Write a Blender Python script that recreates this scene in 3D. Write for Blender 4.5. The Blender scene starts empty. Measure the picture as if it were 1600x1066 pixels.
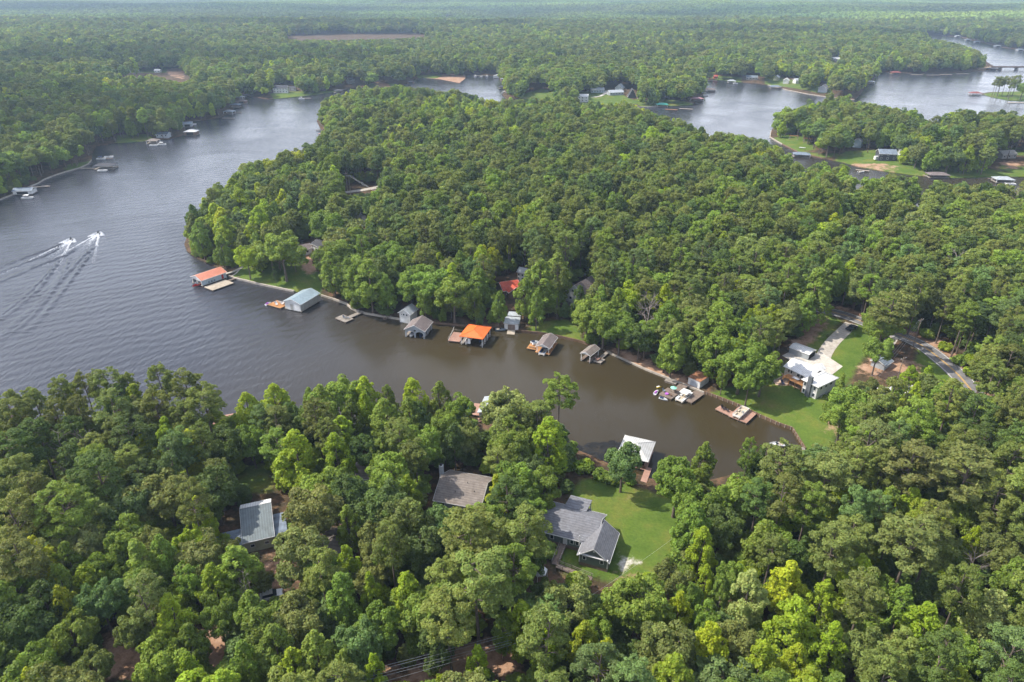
import bpy, math, random
import numpy as np
from mathutils import Vector, Matrix
from mathutils.geometry import delaunay_2d_cdt

rng = np.random.default_rng(7)
random.seed(7)
scene = bpy.context.scene
R = math.radians

# ------------------------------------------------------------------ camera
CAM_H, PITCH, FPX = 118.0, 27.4, 1067.0
cam_d = bpy.data.cameras.new('camera'); cam_d.sensor_width = 36.0; cam_d.lens = 24.0
cam_d.clip_start = 1.0; cam_d.clip_end = 40000.0
cam = bpy.data.objects.new('camera', cam_d); scene.collection.objects.link(cam)
cam.location = (0, 0, CAM_H); cam.rotation_euler = (R(90 - PITCH), 0, 0)
scene.camera = cam

# ------------------------------------------------------------------ light
SUN_EL = 50.0
SHADOW_DIR = Vector((1.0, -0.20, 0)).normalized()
world = bpy.data.worlds.new('World'); scene.world = world; world.use_nodes = True
wn = world.node_tree.nodes; wl = world.node_tree.links
for n in list(wn): wn.remove(n)
wo = wn.new('ShaderNodeOutputWorld'); wb = wn.new('ShaderNodeBackground'); sky = wn.new('ShaderNodeTexSky')
sky.sky_type = 'NISHITA'; sky.sun_disc = False; sky.sun_elevation = R(SUN_EL)
to_sun = -SHADOW_DIR
sky.sun_rotation = math.atan2(to_sun.x, to_sun.y)
sky.air_density = 1.0; sky.dust_density = 1.2; sky.ozone_density = 1.0
# thin procedural cloud veil mixed into the sky
tc = wn.new('ShaderNodeTexCoord'); mp = wn.new('ShaderNodeMapping'); mp.inputs['Scale'].default_value = (1.0, 1.0, 2.4)
nz = wn.new('ShaderNodeTexNoise'); nz.inputs['Scale'].default_value = 2.3; nz.inputs['Detail'].default_value = 7; nz.inputs['Roughness'].default_value = 0.55
cr = wn.new('ShaderNodeValToRGB'); cr.color_ramp.elements[0].position = 0.45; cr.color_ramp.elements[1].position = 0.68
mul = wn.new('ShaderNodeMath'); mul.operation = 'MULTIPLY'; mul.inputs[1].default_value = 0.62
mx = wn.new('ShaderNodeMixRGB'); mx.inputs['Color2'].default_value = (13.4, 13.4, 14.6, 1)
wl.new(tc.outputs['Generated'], mp.inputs['Vector']); wl.new(mp.outputs['Vector'], nz.inputs['Vector'])
wl.new(nz.outputs['Fac'], cr.inputs['Fac']); wl.new(cr.outputs['Color'], mul.inputs[0]); hs = wn.new('ShaderNodeSeparateXYZ'); wl.new(tc.outputs['Generated'], hs.inputs[0])
hr_ = wn.new('ShaderNodeMapRange'); hr_.inputs['From Min'].default_value = 0.42; hr_.inputs['From Max'].default_value = 0.06; hr_.inputs['To Max'].default_value = 0.72; wl.new(hs.outputs['Z'], hr_.inputs['Value'])
hmx = wn.new('ShaderNodeMath'); hmx.operation = 'MAXIMUM'; wl.new(hr_.outputs[0], hmx.inputs[0]); wl.new(mul.outputs[0], hmx.inputs[1]); wl.new(hmx.outputs[0], mx.inputs['Fac'])
wl.new(sky.outputs['Color'], mx.inputs['Color1']); wl.new(mx.outputs['Color'], wb.inputs['Color'])
wb.inputs['Strength'].default_value = 0.15
wl.new(wb.outputs['Background'], wo.inputs['Surface'])

sun_d = bpy.data.lights.new('sun', 'SUN'); sun_d.energy = 4.4; sun_d.angle = R(0.6); sun_d.color = (1.0, 0.95, 0.86)
sun = bpy.data.objects.new('sun', sun_d); scene.collection.objects.link(sun)
ray = Vector((SHADOW_DIR.x * math.cos(R(SUN_EL)), SHADOW_DIR.y * math.cos(R(SUN_EL)), -math.sin(R(SUN_EL))))
sun.rotation_euler = ray.to_track_quat('-Z', 'Y').to_euler(); sun.location = (-200, 100, 300)

vs = scene.view_settings
vs.view_transform = 'Standard'; vs.look = 'None'; vs.exposure = 0.64; vs.gamma = 1.0; vs.use_curve_mapping = False
cy = scene.cycles
cy.max_bounces = 5; cy.diffuse_bounces = 2; cy.glossy_bounces = 2; cy.transmission_bounces = 2; cy.transparent_max_bounces = 4
cy.volume_bounces = 0; cy.caustics_reflective = False; cy.caustics_refractive = False
cy.use_adaptive_sampling = True; cy.adaptive_threshold = 0.02

# ------------------------------------------------------------------ projection helpers (photo pixels, 1600 x 1066)
_p = R(PITCH); _f = np.array([0, math.cos(_p), -math.sin(_p)]); _u = np.array([0, math.sin(_p), math.cos(_p)])
def unproj(px, py, z=0.0):
    d = _f * FPX + np.array([1, 0, 0.0]) * (px - 800) + _u * (533 - py)
    t = (z - CAM_H) / d[2]
    return d[0] * t, d[1] * t
def project(P):
    P = np.asarray(P, float); v = P - np.array([0, 0, CAM_H])
    dep = v @ _f
    return np.stack([800 + FPX * v[..., 0] / dep, 533 - FPX * (v @ _u) / dep, dep], -1)
def poly_world(pts, z=0.0):
    return np.array([unproj(x, y, z) for x, y in pts])
def in_poly(P, poly):
    x, y = P[:, 0], P[:, 1]; inside = np.zeros(len(P), bool)
    n = len(poly); j = n - 1
    mnx, mny = poly.min(0); mxx, mxy = poly.max(0)
    c = (x >= mnx) & (x <= mxx) & (y >= mny) & (y <= mxy)
    if not c.any(): return inside
    xs, ys = x[c], y[c]; ins = np.zeros(len(xs), bool)
    for i in range(n):
        xi, yi = poly[i]; xj, yj = poly[j]
        cond = (yi > ys) != (yj > ys)
        if yi != yj: ins ^= cond & (xs < (xj - xi) * (ys - yi) / (yj - yi) + xi)
        j = i
    inside[c] = ins
    return inside
def seg_dist(P, poly, closed=True):
    best = np.full(len(P), 1e9); n = len(poly)
    for i in range(n if closed else n - 1):
        a = poly[i]; b = poly[(i + 1) % n]; ab = b - a; L = ab @ ab
        if L == 0: continue
        t = np.clip(((P - a) @ ab) / L, 0, 1)
        d = np.hypot(P[:, 0] - a[0] - t * ab[0], P[:, 1] - a[1] - t * ab[1])
        best = np.minimum(best, d)
    return best
def vnoise(x, y, s, seed=0):
    """smooth value noise, numpy"""
    x = np.asarray(x, float) / s + 1000; y = np.asarray(y, float) / s + 1000
    xi = np.floor(x).astype(np.int64); yi = np.floor(y).astype(np.int64); fx = x - xi; fy = y - yi
    def h(a, b):
        n = (a * 374761393 + b * 668265263 + seed * 1442695) & 0xffffffff
        n = ((n ^ (n >> 13)) * 1274126177) & 0xffffffff
        return ((n ^ (n >> 16)) & 0xffff) / 65535.0
    fx = fx * fx * (3 - 2 * fx); fy = fy * fy * (3 - 2 * fy)
    return (h(xi, yi) * (1 - fx) + h(xi + 1, yi) * fx) * (1 - fy) + (h(xi, yi + 1) * (1 - fx) + h(xi + 1, yi + 1) * fx) * fy

# ------------------------------------------------------------------ shoreline (photo pixels at water level)
SOUTH_SHORE = [(-500,700),(-200,685),(0,672),(80,672),(130,668),(200,672),(280,668),(345,664),(400,670),(470,672),(550,668),(620,668),(680,670),(730,664),(770,664),(820,672),(860,686),(895,702),(925,714),(950,726),(985,738),(1010,748),(1040,756),(1080,760),(1118,750),(1150,742),(1200,722),(1240,712),(1258,704)]
COVE_WALL = [(1258,704),(1248,688),(1238,672),(1215,664),(1190,653),(1155,636),(1122,623),(1100,615)]
NE_BANK = [(1100,615),(1060.6,599),(1048,594),(1010,579),(975,563),(950,552),(935,545),(905,535),(870,527),(840,522),(800,518),(770,514),(720,510),(700,508),(660,505),(635,502),(600,496),(570,491),(557,487),(549,483),(541,476),(522,469),(502,463),(480,459),(459.5,456.5),(416,447.5),(400,444),(385,440),(370,437),(358,433)]
POINT_WEST = [(350,425),(340,419),(330,414),(315,408),(303,402),(292,393),(288,383),(292,372),(297,362),(310,350),(330,333),(350,318),(375,302),(400,292),(430,281),(465,270),(490,258),(508,244),(515,225),(507,208),(500,200),(495,190),(500,178),(510,168)]
NORTH_HIDDEN = [(560,163),(650,163),(700,166),(760,176),(830,184),(900,190),(1000,198),(1060,213),(1110,232),(1160,247),(1215,262),(1260,275),(1300,295),(1340,318),(1400,330),(1450,335),(1500,330),(1560,325),(1640,325),(1800,320)]
CREEK_N = [(1800,277),(1640,277),(1540,277),(1480,279),(1430,275),(1380,268),(1345,262),(1320,255),(1285,248),(1250,240),(1222,226),(1203,215)]
EAST_LAND = [(1205,205),(1212,195),(1230,188),(1270,182),(1310,181),(1340,184),(1400,192),(1440,203),(1460,208),(1500,198),(1560,196),(1640,200),(1800,205)]
SPIT = [(1800,170),(1700,162),(1600,158.5),(1575,157),(1550,152),(1533,147),(1545,144.5),(1570,144),(1600,143),(1650,138),(1700,130),(1800,120)]
CHANNEL = [(1800,92),(1700,85),(1600,79),(1570,75),(1540,68),(1515,63),(1500,58),(1480,56.5),(1450,56),(1410,57),(1410,62),(1455,70),(1500,78),(1530,90),(1552,103),(1549,108),(1540,111),(1500,113.5),(1440,115.5),(1400,114),(1372,112),(1368,118),(1365,127),(1352,136),(1345,148),(1335,156.5),(1300,153),(1260,147),(1230,141),(1200,133),(1175,130.5),(1150,128),(1115,124),(1107,126),(1100,138),(1097,150),(1088,158),(1083,164),(1040,166.5),(1005,168),(950,170),(880,170),(820,165),(790,155),(785,148),(790,138),(783,128),(778,119),(745,116),(728,117),(727,123),(718,130),(690,124.5),(660,121.5),(648,124),(640,130),(620,136),(575,137),(560,137),(535,141),(520,144),(500,147),(470,151),(450,153),(420,155.5),(400,153)]
WEST_BANK = [(385,151),(375,158),(368,167),(358,177),(345,184),(320,188),(300,190),(288,195),(290,207),(285,213),(262,218),(230,220.5),(200,223),(180,224),(150,229),(144,240),(143,251),(138,257),(125,263),(100,270),(85,275),(70,281),(60,287),(48,292),(25,303),(0,313),(-60,330),(-200,380),(-500,470)]
SHORE_PX = SOUTH_SHORE + COVE_WALL[1:] + NE_BANK[1:] + POINT_WEST + NORTH_HIDDEN + CREEK_N + EAST_LAND + SPIT + CHANNEL + WEST_BANK
SHORE = poly_world(SHORE_PX, 0.0)

def shore_dist(P):
    P = np.atleast_2d(np.asarray(P, float)); d = seg_dist(P, SHORE)
    return np.where(in_poly(P, SHORE), -d, d)
def heights(P, d=None):
    P = np.atleast_2d(np.asarray(P, float))
    if d is None: d = shore_dist(P)
    d = np.maximum(d, 0)
    r = np.hypot(P[:, 0], P[:, 1])
    h = 0.55 + 3.6 * (1 - np.exp(-d / 55.0)) + 0.5 * vnoise(P[:, 0], P[:, 1], 35, 3) * np.clip(d / 30, 0, 1)
    far = np.clip((r - 1300) / 2500, 0, 1) * np.clip((d - 40) / 300, 0, 1)
    h += far * (36 * vnoise(P[:, 0], P[:, 1], 900, 5) + 10 * vnoise(P[:, 0], P[:, 1], 380, 6))
    return h
def hz(x, y): return float(heights([[x, y]])[0])
def at(px, py, above=0.0):
    """world point seen at a photo pixel, standing 'above' metres over the ground (or the water)"""
    z = 2.0
    for _ in range(6):
        x, y = unproj(px, py, z + above)
        z = hz(x, y) if shore_dist([[x, y]])[0] > 0 else 0.0
    return Vector((x, y, z))
def atz(px, py, z):
    x, y = unproj(px, py, z); return Vector((x, y, z))

# ------------------------------------------------------------------ node material helpers
class NT:
    def __init__(self, name):
        self.m = bpy.data.materials.new(name); self.m.use_nodes = True
        self.nt = self.m.node_tree; self.n = self.nt.nodes; self.l = self.nt.links
        for x in list(self.n): self.n.remove(x)
        self.out = self.n.new('ShaderNodeOutputMaterial')
    def node(self, t, **kw):
        x = self.n.new(t)
        for k, v in kw.items():
            if k.startswith('i_'):
                key = k[2:].replace('_', ' '); x.inputs[key].default_value = v
            else: setattr(x, k, v)
        return x
    def link(self, a, b): self.l.new(a, b)
    def bsdf(self, rough=0.8, spec=0.3):
        b = self.n.new('ShaderNodeBsdfPrincipled'); b.inputs['Roughness'].default_value = rough
        b.inputs['Specular IOR Level'].default_value = spec
        self.l.new(b.outputs[0], self.out.inputs['Surface']); return b
_mats = {}
def mat(name, col, rough=0.75, var=0.18, scale=1.2, bump=0.0, spec=0.25, metal=0.0, kind=None, col2=None):
    """plain procedural surface with mottling; kind: 'shingle', 'ribs', 'planks', 'siding'"""
    if name in _mats: return _mats[name]
    t = NT(name); b = t.bsdf(rough, spec); b.inputs['Metallic'].default_value = metal
    tc = t.node('ShaderNodeTexCoord')
    n1 = t.node('ShaderNodeTexNoise'); n1.inputs['Scale'].default_value = scale; n1.inputs['Detail'].default_value = 8; n1.inputs['Roughness'].default_value = 0.65
    t.link(tc.outputs['Object'], n1.inputs['Vector'])
    r = t.node('ShaderNodeValToRGB'); r.color_ramp.elements[0].position = 0.3; r.color_ramp.elements[1].position = 0.72
    c2 = col2 or tuple(min(1, c * (1 + var)) for c in col)
    c1 = tuple(c * (1 - var) for c in col)
    r.color_ramp.elements[0].color = (*c1, 1); r.color_ramp.elements[1].color = (*c2, 1)
    t.link(n1.outputs['Fac'], r.inputs['Fac']); last = r.outputs['Color']; h = n1.outputs['Fac']
    n2 = t.node('ShaderNodeTexNoise'); n2.inputs['Scale'].default_value = .35; n2.inputs['Detail'].default_value = 6; n2.inputs['Roughness'].default_value = .7; n2.inputs['Distortion'].default_value = 1.0
    t.link(tc.outputs['Object'], n2.inputs['Vector'])
    r2 = t.node('ShaderNodeValToRGB'); r2.color_ramp.elements[0].position = .35; r2.color_ramp.elements[1].position = .6; r2.color_ramp.elements[0].color = (.62, .58, .52, 1)
    t.link(n2.outputs['Fac'], r2.inputs['Fac']); m2 = t.node('ShaderNodeMixRGB'); m2.blend_type = 'MULTIPLY'; m2.inputs['Fac'].default_value = .55
    t.link(last, m2.inputs['Color1']); t.link(r2.outputs['Color'], m2.inputs['Color2']); last = m2.outputs['Color']
    if kind:
        w = t.node('ShaderNodeTexWave'); w.wave_type = 'BANDS'
        w.bands_direction = {'shingle': 'Z', 'siding': 'Z', 'ribs': 'X', 'planks': 'X'}[kind]
        w.inputs['Scale'].default_value = {'shingle': 1.1, 'siding': 1.2, 'ribs': 0.55, 'planks': 1.05}[kind]
        w.inputs['Distortion'].default_value = {'shingle': 1.2, 'siding': 0.0, 'ribs': 0.0, 'planks': 0.15}[kind]
        w.inputs['Detail'].default_value = 2
        t.link(tc.outputs['Object'], w.inputs['Vector'])
        m = t.node('ShaderNodeMixRGB'); m.blend_type = 'MULTIPLY'; m.inputs['Fac'].default_value = {'shingle': .22, 'siding': .25, 'ribs': .22, 'planks': .35}[kind]
        t.link(last, m.inputs['Color1']); t.link(w.outputs['Color'], m.inputs['Color2']); last = m.outputs['Color']; h = w.outputs['Fac']; bump = bump or 0.15
    t.link(last, b.inputs['Base Color'])
    if bump:
        bp = t.node('ShaderNodeBump'); bp.inputs['Strength'].default_value = bump; bp.inputs['Distance'].default_value = 0.05
        t.link(h, bp.inputs['Height']); t.link(bp.outputs[0], b.inputs['Normal'])
    _mats[name] = t.m; return t.m

def link_obj(name, mesh, mats=(), parent=None, smooth=False):
    if not mesh.materials:
        for m in mats: mesh.materials.append(m)
    if smooth: mesh.polygons.foreach_set('use_smooth', np.ones(len(mesh.polygons), bool))
    o = bpy.data.objects.new(name, mesh); scene.collection.objects.link(o)
    if parent: o.parent = parent
    return o
def tag(o, label=None, cat=None, group=None, kind=None):
    if label: o['label'] = label
    if cat: o['category'] = cat
    if group: o['group'] = group
    if kind: o['kind'] = kind
    return o
# ------------------------------------------------------------------ ground, with lawns and bare soil as signed distances
LAWNS = [
 [(358,433),(372,412),(395,400),(440,396),(490,402),(500,430),(504,462),(460,456),(400,443)],
 [(838,520),(822,506),(850,498),(890,495),(908,512),(912,532),(870,526)],
 [(1100,612),(1130,600),(1190,592),(1215,575),(1235,560),(1290,565),(1300,545),(1310,525),(1330,512),(1350,508),(1372,515),(1375,540),(1340,575),(1325,600),(1312,640),(1312,700),(1290,715),(1262,708),(1238,672),(1190,653)],
 [(1240,540),(1262,505),(1285,492),(1318,505),(1300,522),(1280,552)],
 [(1432,545),(1450,545),(1480,568),(1512,600),(1500,622),(1450,605),(1430,585)],
 [(890,772),(905,745),(940,738),(1000,758),(1060,768),(1070,800),(1060,860),(1030,905),(985,912),(920,908),(865,892),(862,860)],
 [(1100,764),(1118,752),(1160,760),(1140,780)],
 [(360,772),(378,722),(425,722),(432,768)],
 [(745,666),(778,666),(772,680),(745,680)],
 [(810,150),(850,140),(900,147),(960,143),(985,158),(940,172),(860,172),(812,163)],
 [(985,160),(1010,152),(1040,156),(1083,160),(1083,165),(1010,169)],
 [(420,146),(470,144),(530,141),(530,148),(470,153),(430,157)],
 [(575,131),(625,131),(620,137),(575,138)],
 [(1205,216),(1240,206),(1265,222),(1285,248),(1250,240)],
 [(1300,252),(1320,238),(1400,238),(1470,258),(1600,270),(1600,277),(1480,279),(1380,268),(1320,255)],
 [(1533,147),(1550,144),(1600,142),(1640,142),(1640,160),(1600,159),(1575,157)],
 [(445,62),(470,55),(540,53),(620,51.5),(690,51.5),(690,54),(620,57),(540,61),(450,64)], [(180,112),(262,110),(262,117),(180,118)],
 [(178,213),(235,211),(242,220),(180,225)],
 [(95,262),(140,246),(144,252),(110,270)],
 [(1195,122),(1262,130),(1300,142),(1300,150),(1240,138),(1195,131)], [(648,118),(690,118),(690,122),(655,122)], [(1120,120),(1160,122),(1160,128),(1115,125)], [(1095,112),(1118,112),(1116,122),(1104,124)],
 [(1320,333),(1440,336),(1440,350),(1320,345)], [(1565,255),(1610,255),(1610,275),(1560,270)],
 [(1555,242),(1560,235),(1600,236),(1600,250)],
]
SOIL = [
 [(692,117),(726,117),(727,123),(718,131),(700,127),(690,124)], [(652,123),(668,121),(690,123),(690,126),(660,123)],
 [(445,60.5),(475,56),(535,55),(530,59),(490,64),(450,63)],[(600,53),(640,51.5),(660,53),(620,55)],
 [(950,555),(955,538),(1000,552),(1040,572),(1075,584),(1095,598),(1100,616),(1060,601),(1010,581)],
 [(1343,585),(1352,566),(1380,562),(1440,575),(1420,597),(1380,594)],
 [(1232,548),(1250,520),(1262,505),(1290,496),(1290,512),(1262,548)],
 [(1290,148),(1330,153),(1337,158),(1300,152)],
 [(1340,252),(1380,254),(1440,266),(1460,272),(1380,262),(1325,254)],
 [(262,111),(290,108),(288,128),(270,124),(262,118)],
 [(580,130),(600,128),(612,136),(590,137)],
 [(1395,506),(1440,520),(1480,545),(1525,590),(1545,625),(1530,625),(1505,590),(1465,556),(1430,534),(1395,520)],
 [(1300,480),(1345,492),(1395,510),(1395,518),(1345,500),(1300,488)],
 [(405,880),(445,875),(450,925),(405,930)], [(160,1000),(225,995),(230,1066),(160,1066)], [(310,985),(375,980),(380,1045),(310,1050)],
 [(40,880),(75,870),(85,910),(60,930),(90,1000),(60,1000)], [(520,745),(560,700),(580,700),(570,745)],
 [(505,845),(560,830),(640,850),(600,880)], [(700,1020),(820,990),(830,1060),(560,1090)],
 [(455,395),(500,380),(500,420),(480,425)], [(975,152),(990,150),(1030,160),(1050,164),(1000,158)],
 [(960,905),(1000,890),(1010,925),(975,930)], [(1290,655),(1300,650),(1308,662),(1296,668)], [(1300,670),(1308,668),(1310,682),(1300,680)],
 [(980,1000),(1010,990),(1015,1015),(990,1012)], [(1480,650),(1530,640),(1560,700),(1500,720)],
 [(1560,252),(1600,252),(1600,262),(1560,262)],
]
GRAVEL = [[(969,893),(966,872),(985,864),(998,878),(996,893),(980,898)], [(1085,925),(1125,935),(1120,960),(1090,950)]]

def patch_sdf(P, polys):
    best = np.full(len(P), -25.0)
    for pl in polys:
        W = poly_world(pl, 2.5 if min(p[1] for p in pl) > 250 else 1.0)
        mn = W.min(0) - 25; mx_ = W.max(0) + 25
        c = (P[:, 0] > mn[0]) & (P[:, 0] < mx_[0]) & (P[:, 1] > mn[1]) & (P[:, 1] < mx_[1])
        if not c.any(): continue
        Q = P[c]; d = seg_dist(Q, W); s = np.where(in_poly(Q, W), d, -d)
        best[c] = np.maximum(best[c], np.clip(s, -25, 25))
    return best

def grid(x0, x1, y0, y1, s, hole=None):
    X, Y = np.meshgrid(np.arange(x0, x1 + .1, s), np.arange(y0, y1 + .1, s)); P = np.stack([X.ravel(), Y.ravel()], 1)
    if hole is not None:
        hx0, hx1, hy0, hy1 = hole
        P = P[~((P[:, 0] > hx0 - s * .4) & (P[:, 0] < hx1 + s * .4) & (P[:, 1] > hy0 - s * .4) & (P[:, 1] < hy1 + s * .4))]
    return P
def keep(P, s):
    P = P + rng.uniform(-.2, .2, P.shape) * s
    d = shore_dist(P); return P[d > s * .45]
gp = [keep(grid(-330, 330, 40, 430, 3.2), 3.2), keep(grid(-1300, 1300, -60, 1500, 15, (-330, 330, 40, 430)), 15),
      keep(grid(-15800, 15800, -800, 15800, 220, (-1300, 1300, -60, 1500)), 220)]
BX = [(-16000, -1000), (16000, -1000), (16000, 16000), (-16000, 16000)]
def resample(W, step):
    out = []
    for i in range(len(W)):
        a = W[i]; b = W[(i + 1) % len(W)]; L = np.hypot(*(b - a))
        s = step if L < 120 or a[1] < 500 else 15
        k = max(1, int(L / s))
        for j in range(k): out.append(a + (b - a) * j / k)
    return np.array(out)
SH = resample(SHORE, 5.0)
nS = len(SH)
# a ragged natural bank, except where walls hold it
allp = [Vector(p) for p in SH] + [Vector(p) for p in BX] + [Vector(p) for p in np.concatenate(gp)]
edges = [(i, (i + 1) % nS) for i in range(nS)] + [(nS + i, nS + (i + 1) % 4) for i in range(4)]
vo, eo, fo, ov, oe, of = delaunay_2d_cdt(allp, edges, [], 0, 1e-4)
V = np.array([(v.x, v.y) for v in vo]); F = np.array([f for f in fo if len(f) == 3])
cen = V[F].mean(1); land = ~in_poly(cen, SHORE); F = F[land]
used = np.zeros(len(V), bool); used[F.ravel()] = True; remap = np.cumsum(used) - 1
V = V[used]; F = remap[F]
D = shore_dist(V); D[D < 0.02] = 0
Z = heights(V, D)
Z = np.where(D == 0, 0.42, Z)
# bank skirt
ec = {}
for tri in F:
    for a, b in ((tri[0], tri[1]), (tri[1], tri[2]), (tri[2], tri[0])):
        k = (min(a, b), max(a, b)); ec[k] = None if k in ec else (a, b)
bnd = [e for e in ec.values() if e is not None and D[e[0]] == 0 and D[e[1]] == 0]
V3 = np.column_stack([V, Z]).tolist(); faces = F.tolist(); low = {}
for a, b in bnd:
    for q in (a, b):
        if q not in low: low[q] = len(V3); V3.append([V3[q][0], V3[q][1], -2.0])
    faces.append([b, a, low[a], low[b]])
gm = bpy.data.meshes.new('ground'); gm.from_pydata(V3, [], faces); gm.update()
VV = np.array(V3)[:, :2]
for nm, pl in (('lawn', LAWNS), ('soil', SOIL), ('gravel', GRAVEL)):
    at_ = gm.attributes.new(nm, 'FLOAT', 'POINT'); at_.data.foreach_set('value', patch_sdf(VV, pl).astype(np.float32))
at_ = gm.attributes.new('bank', 'FLOAT', 'POINT'); dd = np.zeros(len(VV)); dd[:len(D)] = np.minimum(D, 30); at_.data.foreach_set('value', dd.astype(np.float32))

t = NT('ground_cover'); b = t.bsdf(0.95, 0.1)
geo = t.node('ShaderNodeNewGeometry')
def noise(t, scale, detail=6, rough=.6, dist=0):
    n = t.node('ShaderNodeTexNoise'); n.inputs['Scale'].default_value = scale; n.inputs['Detail'].default_value = detail; n.inputs['Roughness'].default_value = rough; n.inputs['Distortion'].default_value = dist
    t.link(geo.outputs['Position'], n.inputs['Vector']); return n
def ramp(t, src, stops):
    r = t.node('ShaderNodeValToRGB'); els = r.color_ramp.elements
    while len(els) < len(stops): els.new(0.5)
    for e, (p, c) in zip(els, stops): e.position = p; e.color = (*c, 1)
    t.link(src, r.inputs['Fac']); return r
n_f = noise(t, 0.25, 9, .7); n_m = noise(t, 1.6, 5, .6); n_l = noise(t, 0.035, 5, .6); n_t = noise(t, 0.09, 6, .65)
floor_ = ramp(t, n_f.outputs['Fac'], [(0.28, (0.035, 0.030, 0.016)), (0.48, (0.070, 0.050, 0.028)), (0.60, (0.15, 0.085, 0.05)), (0.70, (0.06, 0.075, 0.022))])
grass = ramp(t, n_t.outputs['Fac'], [(0.30, (0.060, 0.108, 0.017)), (0.50, (0.095, 0.142, 0.023)), (0.62, (0.14, 0.155, 0.032)), (0.74, (0.20, 0.155, 0.07))])
soil_ = ramp(t, n_f.outputs['Fac'], [(0.3, (0.20, 0.115, 0.065)), (0.5, (0.34, 0.205, 0.13)), (0.7, (0.44, 0.30, 0.21))])
grav = ramp(t, n_m.outputs['Fac'], [(0.3, (0.42, 0.37, 0.31)), (0.7, (0.66, 0.61, 0.54))])
def mask(attr, wob, soft):
    a = t.node('ShaderNodeAttribute'); a.attribute_name = attr
    m1 = t.node('ShaderNodeMath', operation='SUBTRACT'); t.link(n_f.outputs['Fac'], m1.inputs[0]); m1.inputs[1].default_value = 0.5
    m2 = t.node('ShaderNodeMath', operation='MULTIPLY_ADD'); t.link(m1.outputs[0], m2.inputs[0]); m2.inputs[1].default_value = wob; t.link(a.outputs['Fac'], m2.inputs[2])
    mr = t.node('ShaderNodeMapRange'); mr.inputs['From Min'].default_value = -soft; mr.inputs['From Max'].default_value = soft; t.link(m2.outputs[0], mr.inputs['Value']); return mr.outputs[0]
c = floor_.outputs['Color']
for at_name, colr, wob, soft in (('lawn', grass, 8, .8), ('soil', soil_, 14, 1.2), ('gravel', grav, 8, .6)):
    m = t.node('ShaderNodeMixRGB'); t.link(mask(at_name, wob, soft), m.inputs['Fac']); t.link(c, m.inputs['Color1']); t.link(colr.outputs['Color'], m.inputs['Color2']); c = m.outputs['Color']
fm = t.node('ShaderNodeMixRGB'); fm.blend_type = 'MULTIPLY'; fm.inputs['Fac'].default_value = .55
fr = ramp(t, n_m.outputs['Fac'], [(0.3, (.6, .6, .6)), (0.7, (1.25, 1.25, 1.25))]); t.link(c, fm.inputs['Color1']); t.link(fr.outputs['Color'], fm.inputs['Color2'])
t.link(fm.outputs['Color'], b.inputs['Base Color'])
bp = t.node('ShaderNodeBump'); bp.inputs['Strength'].default_value = .5; bp.inputs['Distance'].default_value = .25; t.link(n_m.outputs['Fac'], bp.inputs['Height']); t.link(bp.outputs[0], b.inputs['Normal'])
ground = tag(link_obj('ground', gm, [t.m], smooth=False), 'wooded ground with lawns and bare red soil around the lake', kind='structure')

# ------------------------------------------------------------------ water
t = NT('lake_water'); b = t.bsdf(0.09, 0.5); b.inputs['IOR'].default_value = 1.333
geo = t.node('ShaderNodeNewGeometry')
wx, wy = unproj(80, 520); 
nb = noise(t, 0.012, 4, .5)
wc = ramp(t, nb.outputs['Fac'], [(0.35, (0.036, 0.027, 0.012)), (0.65, (0.048, 0.037, 0.019))])
# open-lake weight: strongest in the wide western reach
sep = t.node('ShaderNodeSeparateXYZ'); t.link(geo.outputs['Position'], sep.inputs[0])
mr = t.node('ShaderNodeMapRange'); mr.inputs['From Min'].default_value = -25; mr.inputs['From Max'].default_value = -120; t.link(sep.outputs['X'], mr.inputs['Value'])
mry = t.node('ShaderNodeMapRange'); mry.inputs['From Min'].default_value = 380; mry.inputs['From Max'].default_value = 650; t.link(sep.outputs['Y'], mry.inputs['Value'])
mxm = t.node('ShaderNodeMath', operation='MAXIMUM'); t.link(mr.outputs[0], mxm.inputs[0]); t.link(mry.outputs[0], mxm.inputs[1])
wmx = t.node('ShaderNodeMixRGB'); t.link(mxm.outputs[0], wmx.inputs['Fac']); t.link(wc.outputs['Color'], wmx.inputs['Color1']); wmx.inputs['Color2'].default_value = (.034, .035, .043, 1); 
of_ = t.node('ShaderNodeAttribute'); of_.attribute_name = 'offshore'; nsh = noise(t, .12, 5, .65)
sh1 = t.node('ShaderNodeMath', operation='MULTIPLY_ADD'); t.link(nsh.outputs['Fac'], sh1.inputs[0]); sh1.inputs[1].default_value = -10; t.link(of_.outputs['Fac'], sh1.inputs[2])
sh2 = t.node('ShaderNodeMapRange'); sh2.inputs['From Min'].default_value = -4.5; sh2.inputs['From Max'].default_value = -9.5; t.link(sh1.outputs[0], sh2.inputs['Value'])
shm = t.node('ShaderNodeMixRGB'); t.link(sh2.outputs[0], shm.inputs['Fac']); t.link(wmx.outputs['Color'], shm.inputs['Color1']); shm.inputs['Color2'].default_value = (.080, .048, .020, 1); t.link(shm.outputs['Color'], b.inputs['Base Color'])
wind = noise(t, .011, 5, .6, 1.2); rr_ = t.node('ShaderNodeMapRange'); rr_.inputs['From Min'].default_value = .35; rr_.inputs['From Max'].default_value = .65; rr_.inputs['To Min'].default_value = .05; rr_.inputs['To Max'].default_value = .22; t.link(wind.outputs['Fac'], rr_.inputs['Value']); t.link(rr_.outputs[0], b.inputs['Roughness'])
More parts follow.
